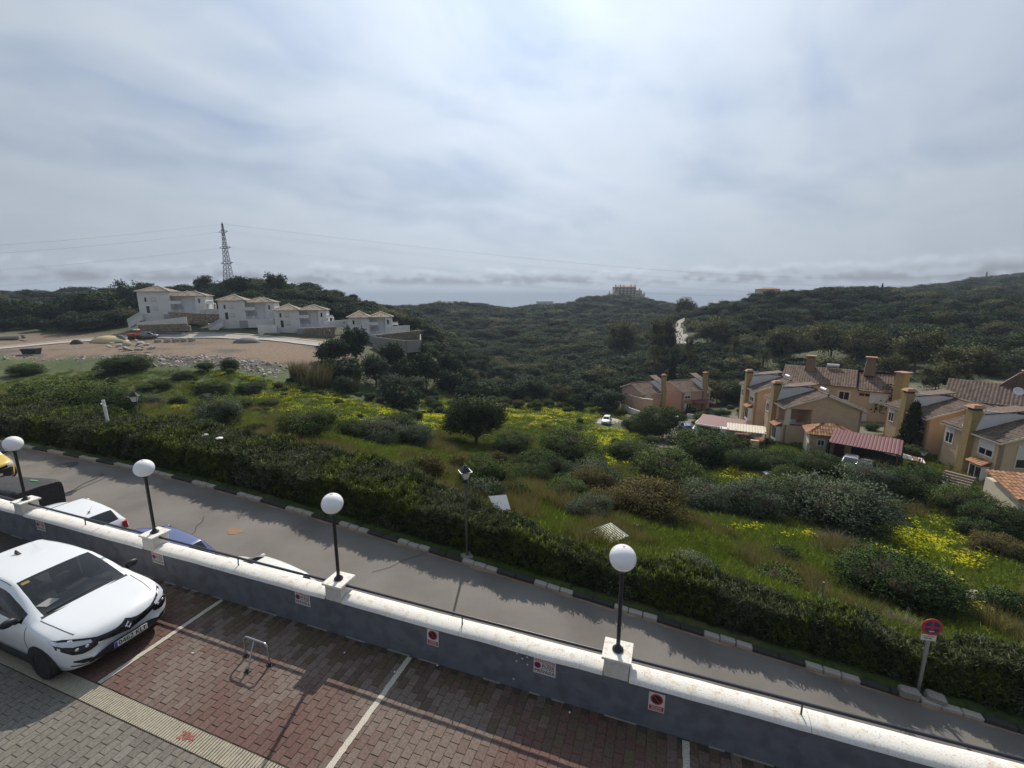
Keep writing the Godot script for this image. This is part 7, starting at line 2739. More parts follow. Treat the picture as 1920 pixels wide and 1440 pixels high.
func litter() -> void:
	var rng := RandomNumberGenerator.new()
	rng.seed = 99
	# broken white board, two pieces, in the grass behind the hedge
	var board := func(pts: Array, label: String, px: float, py: float, lift: float) -> void:
		var b := MB.new()
		var q := []
		for p in pts:
			q.append(Vector3(p[0], 0.02 + p[2], -p[1]))
		wall_poly(b, q, Vector3(0, -0.025, 0))
		single("white_board", b, "board_white", label, "board", Transform3D(Basis(Vector3.RIGHT, 0.6).scaled(Vector3.ONE * 1.2), on_ground(px, py, 16) + Vector3(0, lift + 0.12, 0)))
	board.call([[-0.05, -0.5, 0.0], [0.5, -0.62, 0.02], [0.42, -0.05, 0.05], [0.25, 0.55, 0.1], [-0.45, 0.48, 0.1], [-0.2, 0.0, 0.05]], "larger white broken board standing in the grass beyond the hedge", 937, 972, 0.36)
	board.call([[-0.1, -0.4, 0.0], [0.35, -0.4, 0.0], [0.4, -0.1, 0.03], [0.05, 0.35, 0.06], [-0.35, 0.15, 0.03]], "smaller white broken board lying nearest the hedge", 944, 988, 0.3)
	# the fallen slatted panel
	var o := thing("slatted_panel", "pale slatted panel lying flat in the grass behind the fourth globe lamp", "panel", Transform3D(Basis(Vector3.UP, 0.52) * Basis(Vector3.BACK, 0.03) * Basis(Vector3.RIGHT, 0.08) * Basis.from_scale(Vector3.ONE * 0.88), on_ground(1137, 1018, 16) + Vector3(0, 0.42, 0)))
	var b := MB.new()
	for q in [[0, 0.62, 1.7, 0.06], [0, -0.62, 1.7, 0.06], [-0.82, 0, 0.06, 1.2], [0.82, 0, 0.06, 1.2]]:
		b.box(Vector3(q[0], 0, q[1]), Vector3(q[2], 0.05, q[3]))
	part("panel_frame", b, "slat_edge", o)
	marks.append(["the fallen slatted panel", o.position])
	marks.append(["the pale boulders", on_ground(1840, 1130, 13)])
	marks.append(["the broken white boards", on_ground(937, 962, 16)])
	marks.append(["the no-stopping sign", R(7.25, 14.5)])
	marks.append(["the lantern on the slope side", R(-6.75, 14.5)])
	for k in 11:
		b = MB.new()
		var short := 0.35 * rng.randf() if k in [1, 2, 3, 4] else 0.0
		b.box(Vector3(-0.71 + k * 0.142, 0.004, short * 0.5), Vector3(0.075, 0.025, 1.18 - short))
		part("slat", b, "slat_cream", o)
	for q in [[1190, 992, 0.34, 0.12, "trim_cream", "crumpled pale cloth beside the fallen slatted panel"], [1205, 1016, 0.3, 0.06, "board_white", "white scrap just below the pale cloth"], [1222, 1020, 0.22, 0.06, "board_white", "flat white scrap right of the fourth globe"], [1234, 1034, 0.12, 0.06, "board_white", "small white scrap, first of two right of the globe"], [1246, 1036, 0.12, 0.06, "board_white", "small white scrap, second of two right of the globe"], [1484, 1074, 0.3, 0.05, "board_white", "white scrap in the grass left of the large dark bush"], [1530, 1092, 0.22, 0.05, "board_white", "white scrap touching the large dark bush"], [1527, 1118, 0.3, 0.08, "board_white", "white scrap half hidden just behind the hedge"], [1545, 1115, 0.25, 0.07, "rubble", "grey stone just behind the hedge below the large dark bush"], [1052, 938, 0.14, 0.08, "board_white", "tiny white scrap in the grass above the fallen slatted panel"], [1516, 878, 0.4, 0.12, "board_white", "white bag on the bank below the orange-roofed garage"], [283, 818, 0.2, 0.08, "shutter_grey", "grey scrap lying on the hedge top near the far lantern"], [316, 815, 0.2, 0.06, "board_white", "white scrap lying on the hedge top near the far lantern"]]:
		var m := rock(rng, q[2], q[3] / q[2])
		var p := on_ground(q[0], q[1], 15)
		if q[1] < 820 and q[0] < 400:
			var s := sn(p)
			p = R(-22.0 + (q[0] - 283) * 0.03, 15.4, hedge_top(-22.0) + 0.05)
		single("scrap", m, q[4], q[5], "litter", Transform3D(Basis(Vector3.UP, rng.randf() * 6.0), p + Vector3(0, 0.16, 0)))
	for q in [[1812, 1130, 0.5, "flat pale boulder, left one of the group right of the large dark bush"], [1836, 1128, 0.6, "pale boulder in the middle of the group right of the large dark bush"], [1852, 1140, 0.75, "largest grey boulder of the group right of the large dark bush"]]:
		single("boulder", rock(rng, q[2], 0.55), "rubble", q[3], "boulder", Transform3D(Basis(Vector3.UP, rng.randf() * 6.0), on_ground(q[0], q[1], 13) + Vector3(0, q[2] * 0.2, 0)))
	# old galvanised fence stakes
	for q in [[1533, 1165, 1.5, "thin grey propped fence stake in the hedge, below the white scraps"], [1872, 1040, 1.6, "grey propped fence stake behind the half-dead bush"]]:
		var p := on_ground(q[0], q[1], 13)
		var st := thing("fence_stake", q[3], "stake", Transform3D(Basis(Vector3.UP, 0.5), p))
		b = MB.new()
		b.tube([Vector3(0, -0.2, 0), Vector3(0, q[2], 0)], 0.03, 0.03, 6)
		part("upright", b, "galvanised", st)
		for sd in [-1.0, 1.0]:
			b = MB.new()
			b.tube([Vector3(0, q[2] * 0.75, 0), Vector3(sd * 0.55, 0, 0.2)], 0.018, 0.018, 5)
			part("prop", b, "galvanised", st)


# ---------------------------------------------------------------- trees and shrubs
var proto := {}                       # kind -> [[crown mesh, trunk mesh or null], ...] each about one metre wide and one metre tall

func crown(seed_: int, lobes: Array, clumps: int, per: int, l: float, w: float, a: Color, b: Color, spread := 0.09, up := 0.3, fill := 0.24, core := 0.58) -> ArrayMesh:
	# leaf clumps over the skin of several overlapping lobes [centre, radii]
	var rng := RandomNumberGenerator.new()
	rng.seed = seed_
	var v := PackedVector3Array()
	var n := PackedVector3Array()
	var c := PackedColorArray()
	var ix := PackedInt32Array()
	for k in clumps:
		var lobe: Array = lobes[k % lobes.size()]
		var d := Vector3(rng.randfn(), rng.randfn() + 0.25, rng.randfn()).normalized()
		var r: float = 1.0 - fill * pow(rng.randf(), 2.2) + 0.10 * rng.randfn() * 0.6
		if rng.randf() < 0.10:
			r += rng.randf() * 0.26
		var p: Vector3 = lobe[0] + d * (lobe[1] as Vector3) * r
		if p.y < 0.0:
			p.y = absf(p.y) * 0.3
		var tone := a.lerp(b, clampf(0.5 + 0.32 * rng.randfn(), 0.0, 1.0))
		var out: Vector3 = (d + Vector3.UP * 0.25).normalized()
		for i in per:
			var q := p + Vector3(rng.randfn(), rng.randfn() * 0.7, rng.randfn()) * spread
			var dir := (out * 0.8 + Vector3(rng.randfn(), rng.randfn() + up, rng.randfn())).normalized()
			leaf(v, n, c, ix, q, dir, l * rng.randf_range(0.7, 1.25), w * rng.randf_range(0.75, 1.25), tone * rng.randf_range(0.82, 1.15), rng, out * 1.8)
	# solid twig-dark core added in each lobe to shade the leaf gaps
	for lobe in lobes:
		var k0 := v.size()
		for i in 6:
			var e := PI * i / 5.0
			for j in 8:
				var an := TAU * j / 8.0
				var d := Vector3(sin(e) * cos(an), cos(e), sin(e) * sin(an))
				var p: Vector3 = lobe[0] + d * (lobe[1] as Vector3) * core
				v.append(Vector3(p.x, maxf(p.y, 0.0), p.z)); n.append(d); c.append(Color(0.040, 0.038, 0.027))
		for i in 5:
			for j in 8:
				var q := k0 + i * 8 + j
				var w2 := k0 + i * 8 + (j + 1) % 8
				ix.append_array(PackedInt32Array([q, q + 8, w2 + 8, q, w2 + 8, w2]))
	return leaf_mesh(v, n, c, ix)

func blades(seed_: int, count: int, r: float, h: float, w: float, low: Color, tip: Color, bend: float, dome := false) -> ArrayMesh:
	var rng := RandomNumberGenerator.new()
	rng.seed = seed_
	var v := PackedVector3Array()
	var n := PackedVector3Array()
	var c := PackedColorArray()
	var ix := PackedInt32Array()
	for i in count:
		var a := rng.randf() * TAU
		var rr := r * sqrt(rng.randf())
		var p := Vector3(cos(a) * rr, 0, sin(a) * rr)
		var hh := h * rng.randf_range(0.55, 1.1)
		var lean := Vector3(cos(a), 0, sin(a)) * rr / maxf(r, 0.01) * bend + Vector3(rng.randfn(), 0, rng.randfn()) * bend * 0.5
		if dome:
			p = p * 0.4
			lean *= 1.6
			hh *= 1.15 - 0.5 * rr / r
		var side := Vector3(rng.randfn(), 0, rng.randfn()).normalized() * w * 0.5
		var k := v.size()
		var nn := (side.cross(Vector3.UP).normalized() + Vector3.UP * 0.7).normalized()
		var mid := p + Vector3.UP * hh * 0.55 + lean * hh * 0.3
		var top := p + Vector3.UP * hh * (1.0 - 0.2 * lean.length()) + lean * hh
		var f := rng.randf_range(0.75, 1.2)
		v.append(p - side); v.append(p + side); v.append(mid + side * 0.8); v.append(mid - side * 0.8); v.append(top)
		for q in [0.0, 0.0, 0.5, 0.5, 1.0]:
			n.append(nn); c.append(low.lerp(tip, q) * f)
		ix.append_array(PackedInt32Array([k, k + 1, k + 2, k, k + 2, k + 3, k + 3, k + 2, k + 4]))
	return leaf_mesh(v, n, c, ix)

func limbs(seed_: int, h: float, r: float, spread: float, count: int) -> ArrayMesh:
	var rng := RandomNumberGenerator.new()
	rng.seed = seed_
	var b := MB.new()
	b.tube([Vector3(0, -0.12, 0), Vector3(0.01, h * 0.3, 0.01), Vector3(0.03, h * 0.62, -0.02), Vector3(0.02, h, 0.0)], r, r * 0.35, 7)
	for i in count:
		var a := TAU * i / count + rng.randf() * 0.8
		var y := h * rng.randf_range(0.25, 0.6)
		var d := Vector3(cos(a), 0, sin(a)) * spread
		b.tube([Vector3(0, y, 0), d * 0.45 + Vector3.UP * (y + h * 0.16), d * 0.9 + Vector3.UP * (y + h * 0.42)], r * 0.5, r * 0.14, 5)
	return b.done()

func dome_lobes(seed_: int, k: int, flat := 0.5) -> Array:
	var rng := RandomNumberGenerator.new()
	rng.seed = seed_
	var o := [[Vector3(0, 0.40, 0), Vector3(0.40, 0.48, 0.40)]]
	for i in k:
		var a := TAU * i / k + rng.randf()
		var r := rng.randf_range(0.18, 0.30)
		o.append([Vector3(cos(a) * r, rng.randf_range(0.26, 0.26 + flat * 0.6), sin(a) * r), Vector3(1, 1, 1) * rng.randf_range(0.2, 0.29)])
	return o

func tree_lobes(seed_: int, k: int) -> Array:
	var rng := RandomNumberGenerator.new()
	rng.seed = seed_
	var o := [[Vector3(0, 0.60, 0), Vector3(0.34, 0.34, 0.34)]]
	for i in k:
		var a := TAU * i / k + rng.randf() * 1.2
		var r := rng.randf_range(0.18, 0.32)
		var s := rng.randf_range(0.17, 0.26)
		o.append([Vector3(cos(a) * r, rng.randf_range(0.38, 0.80), sin(a) * r), Vector3(s, s * 0.85, s)])
	return o

func make_protos() -> void:
	var add := func(kind: String, c: ArrayMesh, t = null) -> void:
		if not proto.has(kind):
			proto[kind] = []
		proto[kind].append([c, t])
	for k in 3:
		for fine in 2:
			var f := "_fine" if fine else ""
			var z := 0.56 if fine else 1.1
			var cn := 1250 if fine else 440
			add.call("dark_shrub" + f, crown(100 + k, dome_lobes(k + 1, 9), cn, 13, 0.050 * z, 0.030 * z, Color(0.030, 0.054, 0.022), Color(0.078, 0.116, 0.046), 0.045 * (0.75 if fine else 1.0), 0.4))
			add.call("grey_shrub" + f, crown(110 + k, dome_lobes(k + 11, 8), cn, 14, 0.062 * z, 0.020 * z, Color(0.070, 0.094, 0.060), Color(0.145, 0.178, 0.122), 0.042 * (0.75 if fine else 1.0), 0.8))
			add.call("olive_shrub" + f, crown(120 + k, dome_lobes(k + 21, 9), cn, 13, 0.056 * z, 0.025 * z, Color(0.054, 0.082, 0.028), Color(0.122, 0.160, 0.056), 0.045 * (0.75 if fine else 1.0), 0.6))
			if k < 2:
				add.call("brown_shrub" + f, crown(130 + k, dome_lobes(k + 31, 9), cn, 13, 0.056 * z, 0.024 * z, Color(0.070, 0.066, 0.030), Color(0.150, 0.128, 0.054), 0.045 * (0.75 if fine else 1.0), 0.6))
	add.call("dry_bush", blades(140, 1500, 0.5, 0.62, 0.007, Color(0.06, 0.048, 0.038), Color(0.25, 0.21, 0.17), 0.6, true))
	for k in 2:
		add.call("reed_clump", blades(150 + k, 420, 0.46, 0.95, 0.022, Color(0.055, 0.055, 0.028), Color(0.21, 0.185, 0.085), 0.16))
	for k in 5:
		add.call("oak_tree", crown(160 + k, tree_lobes(k + 41, 9), 420, 9, 0.060, 0.040, Color(0.015, 0.030, 0.018), Color(0.052, 0.084, 0.046), 0.04, 0.3, 0.22), limbs(260 + k, 0.62, 0.035, 0.34, 5))
	for k in 3:
		add.call("grey_tree", crown(170 + k, tree_lobes(k + 51, 9), 420, 9, 0.060, 0.030, Color(0.036, 0.056, 0.040), Color(0.085, 0.112, 0.080), 0.04, 0.4, 0.25), limbs(270 + k, 0.62, 0.035, 0.34, 5))
	for k in 2:
		add.call("gum_tree", crown(180 + k, tree_lobes(k + 61, 10), 420, 9, 0.055, 0.024, Color(0.066, 0.072, 0.034), Color(0.150, 0.152, 0.076), 0.045, -0.2, 0.5), limbs(280 + k, 0.72, 0.026, 0.3, 6))
	var big := tree_lobes(71, 12)
	add.call("carob_tree", crown(190, big, 1500, 13, 0.030, 0.018, Color(0.034, 0.050, 0.024), Color(0.085, 0.108, 0.054), 0.035, 0.4, 0.5), limbs(290, 0.66, 0.03, 0.36, 9))
	var cy := []
	for i in 9:
		var y := 0.06 + i * 0.105
		var r := 0.44 * pow(1.0 - i / 9.5, 0.75)
		cy.append([Vector3(0, y, 0), Vector3(r, 0.12, r)])
	add.call("cypress_tree", crown(200, cy, 420, 9, 0.07, 0.03, Color(0.016, 0.026, 0.014), Color(0.042, 0.058, 0.028), 0.03, 1.6), limbs(291, 0.5, 0.03, 0.1, 3))
	var pi := [[Vector3(0, 0.82, 0), Vector3(0.36, 0.14, 0.36)], [Vector3(0.2, 0.78, 0.1), Vector3(0.22, 0.12, 0.22)], [Vector3(-0.2, 0.8, -0.1), Vector3(0.22, 0.12, 0.22)]]
	add.call("pine_tree", crown(201, pi, 220, 9, 0.07, 0.03, Color(0.028, 0.040, 0.022), Color(0.070, 0.082, 0.045), 0.04, 0.6), limbs(292, 0.78, 0.028, 0.26, 5))
	# palm: arching fronds of narrow leaflets over a shaggy trunk
	var rng := RandomNumberGenerator.new()
	rng.seed = 5
	var v := PackedVector3Array()
	var n := PackedVector3Array()
	var c := PackedColorArray()
	var ix := PackedInt32Array()
	for f in 34:
		var a := TAU * f / 34.0 * 5.0 + rng.randf()
		var el := rng.randf_range(-0.5, 1.3)
		var d := Vector3(cos(a) * cos(el), sin(el), sin(a) * cos(el))
		for k in 16:
			var t := (k + 1) / 16.0
			var p := Vector3(0, 0.70, 0) + d * 0.36 * t + Vector3.DOWN * 0.16 * t * t
			var out := Vector3(-sin(a), 0, cos(a))
			for sd in [-1.0, 1.0]:
				leaf(v, n, c, ix, p, (out * sd + d * 0.7 + Vector3.DOWN * 0.35).normalized(), 0.14 * (1.1 - 0.6 * t), 0.016, Color(0.06, 0.075, 0.032).lerp(Color(0.14, 0.15, 0.07), rng.randf()), rng, Vector3.UP)
	var tb := MB.new()
	tb.tube([Vector3(0, -0.05, 0), Vector3(0.01, 0.35, 0), Vector3(0, 0.70, 0)], 0.035, 0.045, 9)
	add.call("palm_tree", leaf_mesh(v, n, c, ix), tb.done())

const PLANT_MAT := {"grey_shrub": "leaf_dull", "dry_bush": "leaf_dull", "grey_tree": "leaf_dull"}

func plant(kind: String, p: Vector3, w: float, h: float, label: String, category: String, rng: RandomNumberGenerator, group := "") -> Node3D:
	var tier := kind + "_fine" if w > 2.3 and proto.has(kind + "_fine") else kind
	var alt: Array = proto[tier][rng.randi() % proto[tier].size()]
	var turn := Basis(Vector3.UP, rng.randf() * TAU)
	var o := Node3D.new()
	o.name = numbered(kind)
	add_child(o)
	o.transform = Transform3D(turn * Basis.from_scale(Vector3(w, h, w * rng.randf_range(0.9, 1.1))), p)
	tag(o, label, category, group)
	part("crown" if alt[1] else "foliage", alt[0], PLANT_MAT.get(kind, "leaf"), o)
	if alt[1]:
		part("trunk", alt[1], "bark", o)
	return o

# seen in the photograph: column and row of the foot, width and height there, kind, label
const SHRUBS := [
	[130, 790, 195, 76, "olive_shrub", "broad dark olive thicket beyond the hedge, beside the white leaning pole", "the thicket by the white pole"],
	[212, 790, 110, 62, "dark_shrub", "dark thicket just behind the lantern opposite the covered trailer"],
	[410, 826, 100, 86, "grey_shrub", "large round grey-green bush standing alone behind the hedge above the second globe lamp", "the round grey-green bush"],
	[582, 838, 122, 74, "olive_shrub", "wide feathery olive bush at the edge of the meadow, straight above the third globe lamp", "the wide feathery bush"],
	[660, 832, 60, 48, "olive_shrub", "smaller olive bush squeezed between two wide feathery bushes at the meadow's edge"],
	[705, 842, 100, 60, "grey_shrub", "pale feathery grey bush left of the big spreading carob tree"],
	[775, 846, 90, 58, "grey_shrub", "pale feathery grey bush touching the big spreading carob tree"],
	[748, 815, 75, 42, "dark_shrub", "dark bush in front of the yellow meadow, left of the carob tree"],
	[1012, 915, 110, 74, "dark_shrub", "leafy dark green bush below the lantern, right of the tan grasses"],
	[1068, 885, 130, 84, "olive_shrub", "tall olive bush right of the big carob tree"],
	[1110, 930, 120, 72, "grey_shrub", "grey-green bush above the fallen slatted panel"],
	[960, 862, 80, 48, "dark_shrub", "dark leafy bush at the right foot of the carob tree"],
	[1180, 870, 95, 50, "olive_shrub", "olive bush below the parked white car, in the flowery grass"],
	[1060, 948, 90, 52, "olive_shrub", "green bush at the near edge of the thicket above the fallen slatted panel"],
	[1205, 985, 175, 86, "brown_shrub", "broad brown-leaved bush above the fourth globe lamp", "the brown-leaved bush"],
	[1245, 930, 150, 90, "olive_shrub", "tall pale olive bush behind the broad brown-leaved bush"],
	[1130, 965, 100, 50, "brown_shrub", "low brown bush behind the fallen slatted panel"],
	[1325, 970, 130, 70, "grey_shrub", "grey bush right of the broad brown-leaved bush"],
	[1410, 985, 130, 86, "grey_shrub", "grey bush leaning on the big dark dome of shrub"],
	[1560, 1002, 220, 112, "grey_shrub", "biggest dark grey-green dome of shrub, behind the dry bush", "the biggest shrub dome"],
	[1470, 975, 120, 80, "olive_shrub", "olive bush at the back of the biggest dome of shrub"],
	[1566, 1034, 76, 48, "dry_bush", "dry leafless brown-grey bush, rounded like a haystack", "the dry bush"],
	[1660, 1140, 200, 112, "dark_shrub", "large dark bush right of the dry bush, above the no-stopping sign", "the large dark bush"],
	[1745, 1145, 120, 80, "olive_shrub", "olive bush at the right side of the large dark bush"],
	[1872, 1052, 110, 48, "brown_shrub", "brown half-dead bush at the far end of the yellow flowers", "the half-dead bush"],
	[1690, 1190, 90, 42, "dry_bush", "dark dry brushwood below the large dark bush"],
	[1885, 1165, 90, 60, "dark_shrub", "dark bush right of the pale boulders"],
	[906, 908, 58, 34, "dark_shrub", "small dark dome with a dry crest, right of the street lantern", "the dry-crested dome"],
	[1185, 1005, 36, 22, "dark_shrub", "very small dark bush right of the fallen slatted panel"],
	[1470, 1055, 60, 30, "dark_shrub", "small dark bush left of the dry bush"],
	[1455, 1100, 90, 36, "olive_shrub", "low green bush in the grass below the dry bush"],
	[1290, 1100, 130, 62, "grey_shrub", "thin grey-green bush just behind the hedge, right of the fourth globe lamp"],
	[756, 766, 62, 40, "brown_shrub", "olive-brown bushy tree alone in the yellow meadow", "the olive-brown meadow tree"],
	[780, 794, 34, 26, "dark_shrub", "small round dark bush in the yellow meadow"],
	[716, 756, 24, 12, "dark_shrub", "tiny dark bush in the upper yellow meadow, left of the olive-brown one"],
	[240, 702, 95, 36, "dark_shrub", "dark bush at the foot of the grey rubble bank", "the rubble bank bush"],
	[275, 738, 36, 18, "dark_shrub", "small dark bush on the left grass, nearest the rubble bank bush"],
	[215, 738, 40, 16, "olive_shrub", "low olive bush on the left grass above the thicket"],
	[280, 770, 62, 30, "grey_shrub", "grey bush right of the lantern opposite the covered trailer"],
	[335, 765, 34, 22, "dark_shrub", "small dark bush right of the lantern and its grey bush"],
	[308, 735, 36, 22, "olive_shrub", "small olive bush mid-slope on the left grass"],
	[345, 718, 44, 22, "dark_shrub", "dark bush high on the left grass below the rubble"],
	[398, 745, 70, 30, "dark_shrub", "dark low thicket on the flowery slope, above the round grey bush"],
	[432, 700, 34, 28, "dark_shrub", "dark upright bush at the start of the yellow streaks"],
	[385, 698, 36, 20, "dark_shrub", "dark bush at the foot of the grey scree", "the scree bush"],
	[470, 740, 60, 24, "dark_shrub", "dark ground-hugging bush on the flowery slope"],
	[505, 770, 50, 24, "olive_shrub", "olive bush above the feathery bushes, mid meadow"],
	[455, 775, 60, 30, "olive_shrub", "olive bush just behind the round grey bush"],
	[50, 708, 60, 26, "dark_shrub", "dark bush on the grass at the far left below the building site"],
	[45, 738, 40, 14, "olive_shrub", "flat olive bush on the grass at the far left"],
	[590, 732, 74, 46, "reed_clump", "wide clump of tall tan reeds below the red-earth terrace", "the wide reed clump"],
	[655, 738, 40, 30, "reed_clump", "smaller clump of tan reeds right of the wide clump"],
	[560, 722, 34, 40, "reed_clump", "narrow clump of tan reeds left of the wide clump"],
	[1450, 890, 100, 44, "dark_shrub", "dark bush along the lower garden street, left of the small orange-roofed garage"],
	[1535, 900, 100, 50, "dark_shrub", "dark bush below the small orange-roofed garage"],
	[1620, 925, 120, 60, "grey_shrub", "grey-green bush below the red sheet carport"],
	[1705, 945, 120, 70, "dark_shrub", "dark bush below the wooden canopy and its lantern", "the wooden canopy bushes"],
	[1790, 975, 120, 66, "olive_shrub", "olive bush below the garden steps"],
	[1860, 1005, 110, 66, "dark_shrub", "dark bush below the red parked car"],
	[1230, 836, 100, 76, "dark_shrub", "dark bushy tree before the bend of the garden street", "the dark tree by the street bend"],
	[1335, 884, 150, 80, "dark_shrub", "wide dark thicket below the maroon flat carport", "the thicket below the maroon carport"],
	[1400, 892, 80, 50, "dark_shrub", "dark bush between the wide thicket and the garden street bushes"],
	[1190, 815, 60, 36, "olive_shrub", "olive bush beside the gravel lay-by, left of the dark bushy tree"],
	[1290, 845, 70, 40, "olive_shrub", "bright olive bush left of the wide dark thicket"],
]
const TREES := [
	[892, 850, 150, 90, "carob_tree", "big spreading dark carob tree in the middle of the slope", "the carob tree"],
	[668, 692, 52, 62, "oak_tree", "dark oak before the last white villa, reaching its garages"],
	[626, 690, 66, 44, "oak_tree", "dark oak at the left end of the row below the terrace"],
	[705, 735, 66, 60, "grey_tree", "pale grey-green tree, first in the row behind the yellow meadow"],
	[758, 738, 62, 54, "oak_tree", "dark oak second in the row behind the yellow meadow"],
	[800, 738, 66, 62, "oak_tree", "dark oak third in the row behind the yellow meadow"],
	[845, 730, 60, 54, "oak_tree", "dark oak fourth in the row behind the yellow meadow", "the oak row behind the meadow"],
	[735, 700, 62, 46, "oak_tree", "dark oak below the concrete ramp wall", "the oak below the ramp wall"],
	[785, 690, 58, 40, "oak_tree", "dark oak above the row behind the yellow meadow"],
	[258, 606, 62, 62, "grey_tree", "grey olive tree by the site road, before the first villa's garden wall", "the grey olive by the site road"],
	[1258, 748, 30, 60, "cypress_tree", "dark pointed conifer before the farthest terraced house"],
	[1702, 862, 56, 82, "cypress_tree", "dark broad conifer against the near terraced house"],
	[1652, 800, 72, 66, "oak_tree", "dark round garden tree right of the long tiled house"],
	[1225, 722, 40, 66, "palm_tree", "palm tree behind the farthest terraced house, left of the others"],
	[1288, 712, 42, 70, "palm_tree", "palm tree nearest the foot of the winding road", "the palm by the winding road"],
	[1374, 706, 38, 66, "palm_tree", "palm tree between the farthest house and the solar-panelled house"],
	[1428, 716, 50, 56, "palm_tree", "stout palm tree behind the solar-panelled house"],
	[1470, 690, 90, 66, "gum_tree", "brownish gum tree behind the long tiled house, left end"],
	[1555, 692, 90, 72, "gum_tree", "brownish gum tree behind the long tiled house, centre"],
	[1625, 700, 90, 74, "gum_tree", "brownish gum tree behind the long tiled house, right end", "the gum behind the long house"],
	[1715, 712, 96, 80, "gum_tree", "brownish gum tree behind the near terraced house's first chimney"],
	[1812, 735, 120, 74, "gum_tree", "wide pale feathery gum tree behind the near terraced house", "the feathery gum tree"],
	[1242, 692, 60, 82, "gum_tree", "tall brown gum tree below the winding road"],
	[1165, 690, 62, 72, "gum_tree", "tall brownish gum tree deep in the valley, left of the palms", "the valley gum tree"],
	[1335, 668, 74, 62, "gum_tree", "rounded brown gum tree right of the winding road", "the round gum by the road"],
	[1285, 606, 46, 40, "gum_tree", "pale gum tree at the crest, right of the winding road's top", "the crest gum tree"],
	[1408, 560, 10, 24, "cypress_tree", "thin dark cypress on the wooded ridge, left of a pair"],
	[1393, 568, 8, 18, "cypress_tree", "thin short cypress on the wooded ridge, farthest left"],
	[1376, 572, 7, 16, "cypress_tree", "small cypress below the two ridge cypresses"],
	[1513, 563, 7, 18, "cypress_tree", "lone thin cypress on the skyline of the wooded ridge", "the lone skyline cypress"],
	[1652, 556, 8, 18, "cypress_tree", "small cypress on the pale knoll at the right"],
	[382, 560, 34, 34, "oak_tree", "tall oak on the skyline just left of the tall pylon"],
	[448, 556, 56, 30, "oak_tree", "dark oak right at the foot of the tall pylon"],
	[522, 562, 40, 38, "oak_tree", "round skyline oak between the second and third villas"],
	[545, 566, 34, 22, "oak_tree", "lower skyline oak beside the round one above the third villa"],
	[664, 583, 22, 24, "pine_tree", "small umbrella-shaped tree on the skyline above the last villa"],
	[688, 588, 28, 20, "oak_tree", "dark oak beside the small umbrella-shaped skyline tree"],
	[40, 618, 90, 44, "oak_tree", "big dark oak at the far left behind the site road"],
	[185, 612, 120, 50, "oak_tree", "biggest dark oak left of the tower villa"],
	[112, 612, 80, 34, "oak_tree", "dark oak between the two biggest oaks at the left"],
	[140, 620, 50, 30, "grey_tree", "lower grey-green tree in front of the biggest dark oak"],
	[1136, 551, 10, 18, "pine_tree", "small pine beside the hilltop apartment block"],
]

func by_feet(list: Array, category: String, rng: RandomNumberGenerator) -> void:
	for q in list:
		var p := on_ground(q[0], q[1] - 0.18 * q[3])
		if p.y < -900:
			continue
		var zc := seen(p).z
		var k := zc / FOCAL
		var nm: String = q[4]
		var cat := "shrub"
		if nm.ends_with("tree"):
			cat = "tree"
		elif nm == "reed_clump":
			cat = "reeds"
		plant(nm, p - Vector3(0, 0.06 * q[3] * k, 0), q[2] * k * 0.90, q[3] * k * 1.05 * (1.0 if cat == "shrub" else 1.1), q[5], cat, rng)
		blocked.append(Vector3(p.x, p.z, q[2] * k * 0.42))
		if q.size() > 6:
			marks.append([q[6], p])

var blocked := []                     # x, z, radius: where nothing else may grow

func is_free(x: float, z: float, r: float) -> bool:
	for b in blocked:
		var dx: float = b.x - x
		var dz: float = b.y - z
		if dx * dx + dz * dz < (b.z + r) * (b.z + r):
			return false
	return true

func in_meadow(s: Vector3) -> bool:                          # the open flowery ground between the thickets
	if s.z < 30.0 or s.z > 108.0:
		return false
	if s.x < 620.0:
		return true
	if s.x < 860.0:
		return s.z < 88.0 and s.z > 34.0
	if s.x < 1190.0:
		return s.z > 50.0 and s.z < 104.0
	return s.x < 1450.0 and s.z > 44.0 and s.z < 66.0

func wooded(s: Vector3, x: float, z: float) -> float:          # how thick the trees stand
	var thin := patchy.get_noise_2d(x * 0.5 + 300.0, z * 0.5)
	if s.z < 86.0:
		return 0.0
	if s.x < 800.0:
		if s.z < 136.0:
			return 1.0 if s.x > 610.0 and s.z > 86.0 and s.z < 104.0 else 0.0
		if s.z < 166.0:
			return 0.0 if s.x > 235.0 else 1.0
		return 0.9 if thin > -0.25 else 0.35
	if s.x < 1170.0:
		return 0.0 if s.z < 106.0 else (0.95 if thin > -0.3 else 0.5)
	if s.x < 1720.0 and s.z < 108.0:
		return 0.0
	if s.z < 92.0:
		return 0.0
	return 0.97 if thin > -0.28 else 0.5

func ordinal(k: int) -> String:
	return "nearest" if k == 0 else ["second", "third", "fourth", "fifth", "sixth", "seventh", "eighth", "ninth", "tenth", "eleventh", "twelfth", "thirteenth", "fourteenth"][k - 1] + " nearest"

func placed_label(what: String, p: Vector3, key: String, rest: String) -> String:
	var best := 1e9
	var nm := ""
	for m in marks:
		var a := seen(p)
		var b := seen(m[1])
		var d := Vector2(a.x - b.x, (a.y - b.y) * 1.5).length()
		if d < best:
			best = d; nm = m[0]
	var k := key + nm
	var n: int = label_count.get(k, 0)
	label_count[k] = n + 1
	if n > 13:
		return rest
	return "%s, %s to %s" % [what, ordinal(n), nm]

func clear_view(p: Vector3) -> bool:
	var e := Vector3(0, EYE, 0)
	for i in range(6, 40):
		var q := e.lerp(p, i / 40.0)
		if q.y < ground(q.x, q.z) + (1.5 if i > 20 else 0.0):
			return false
	return true

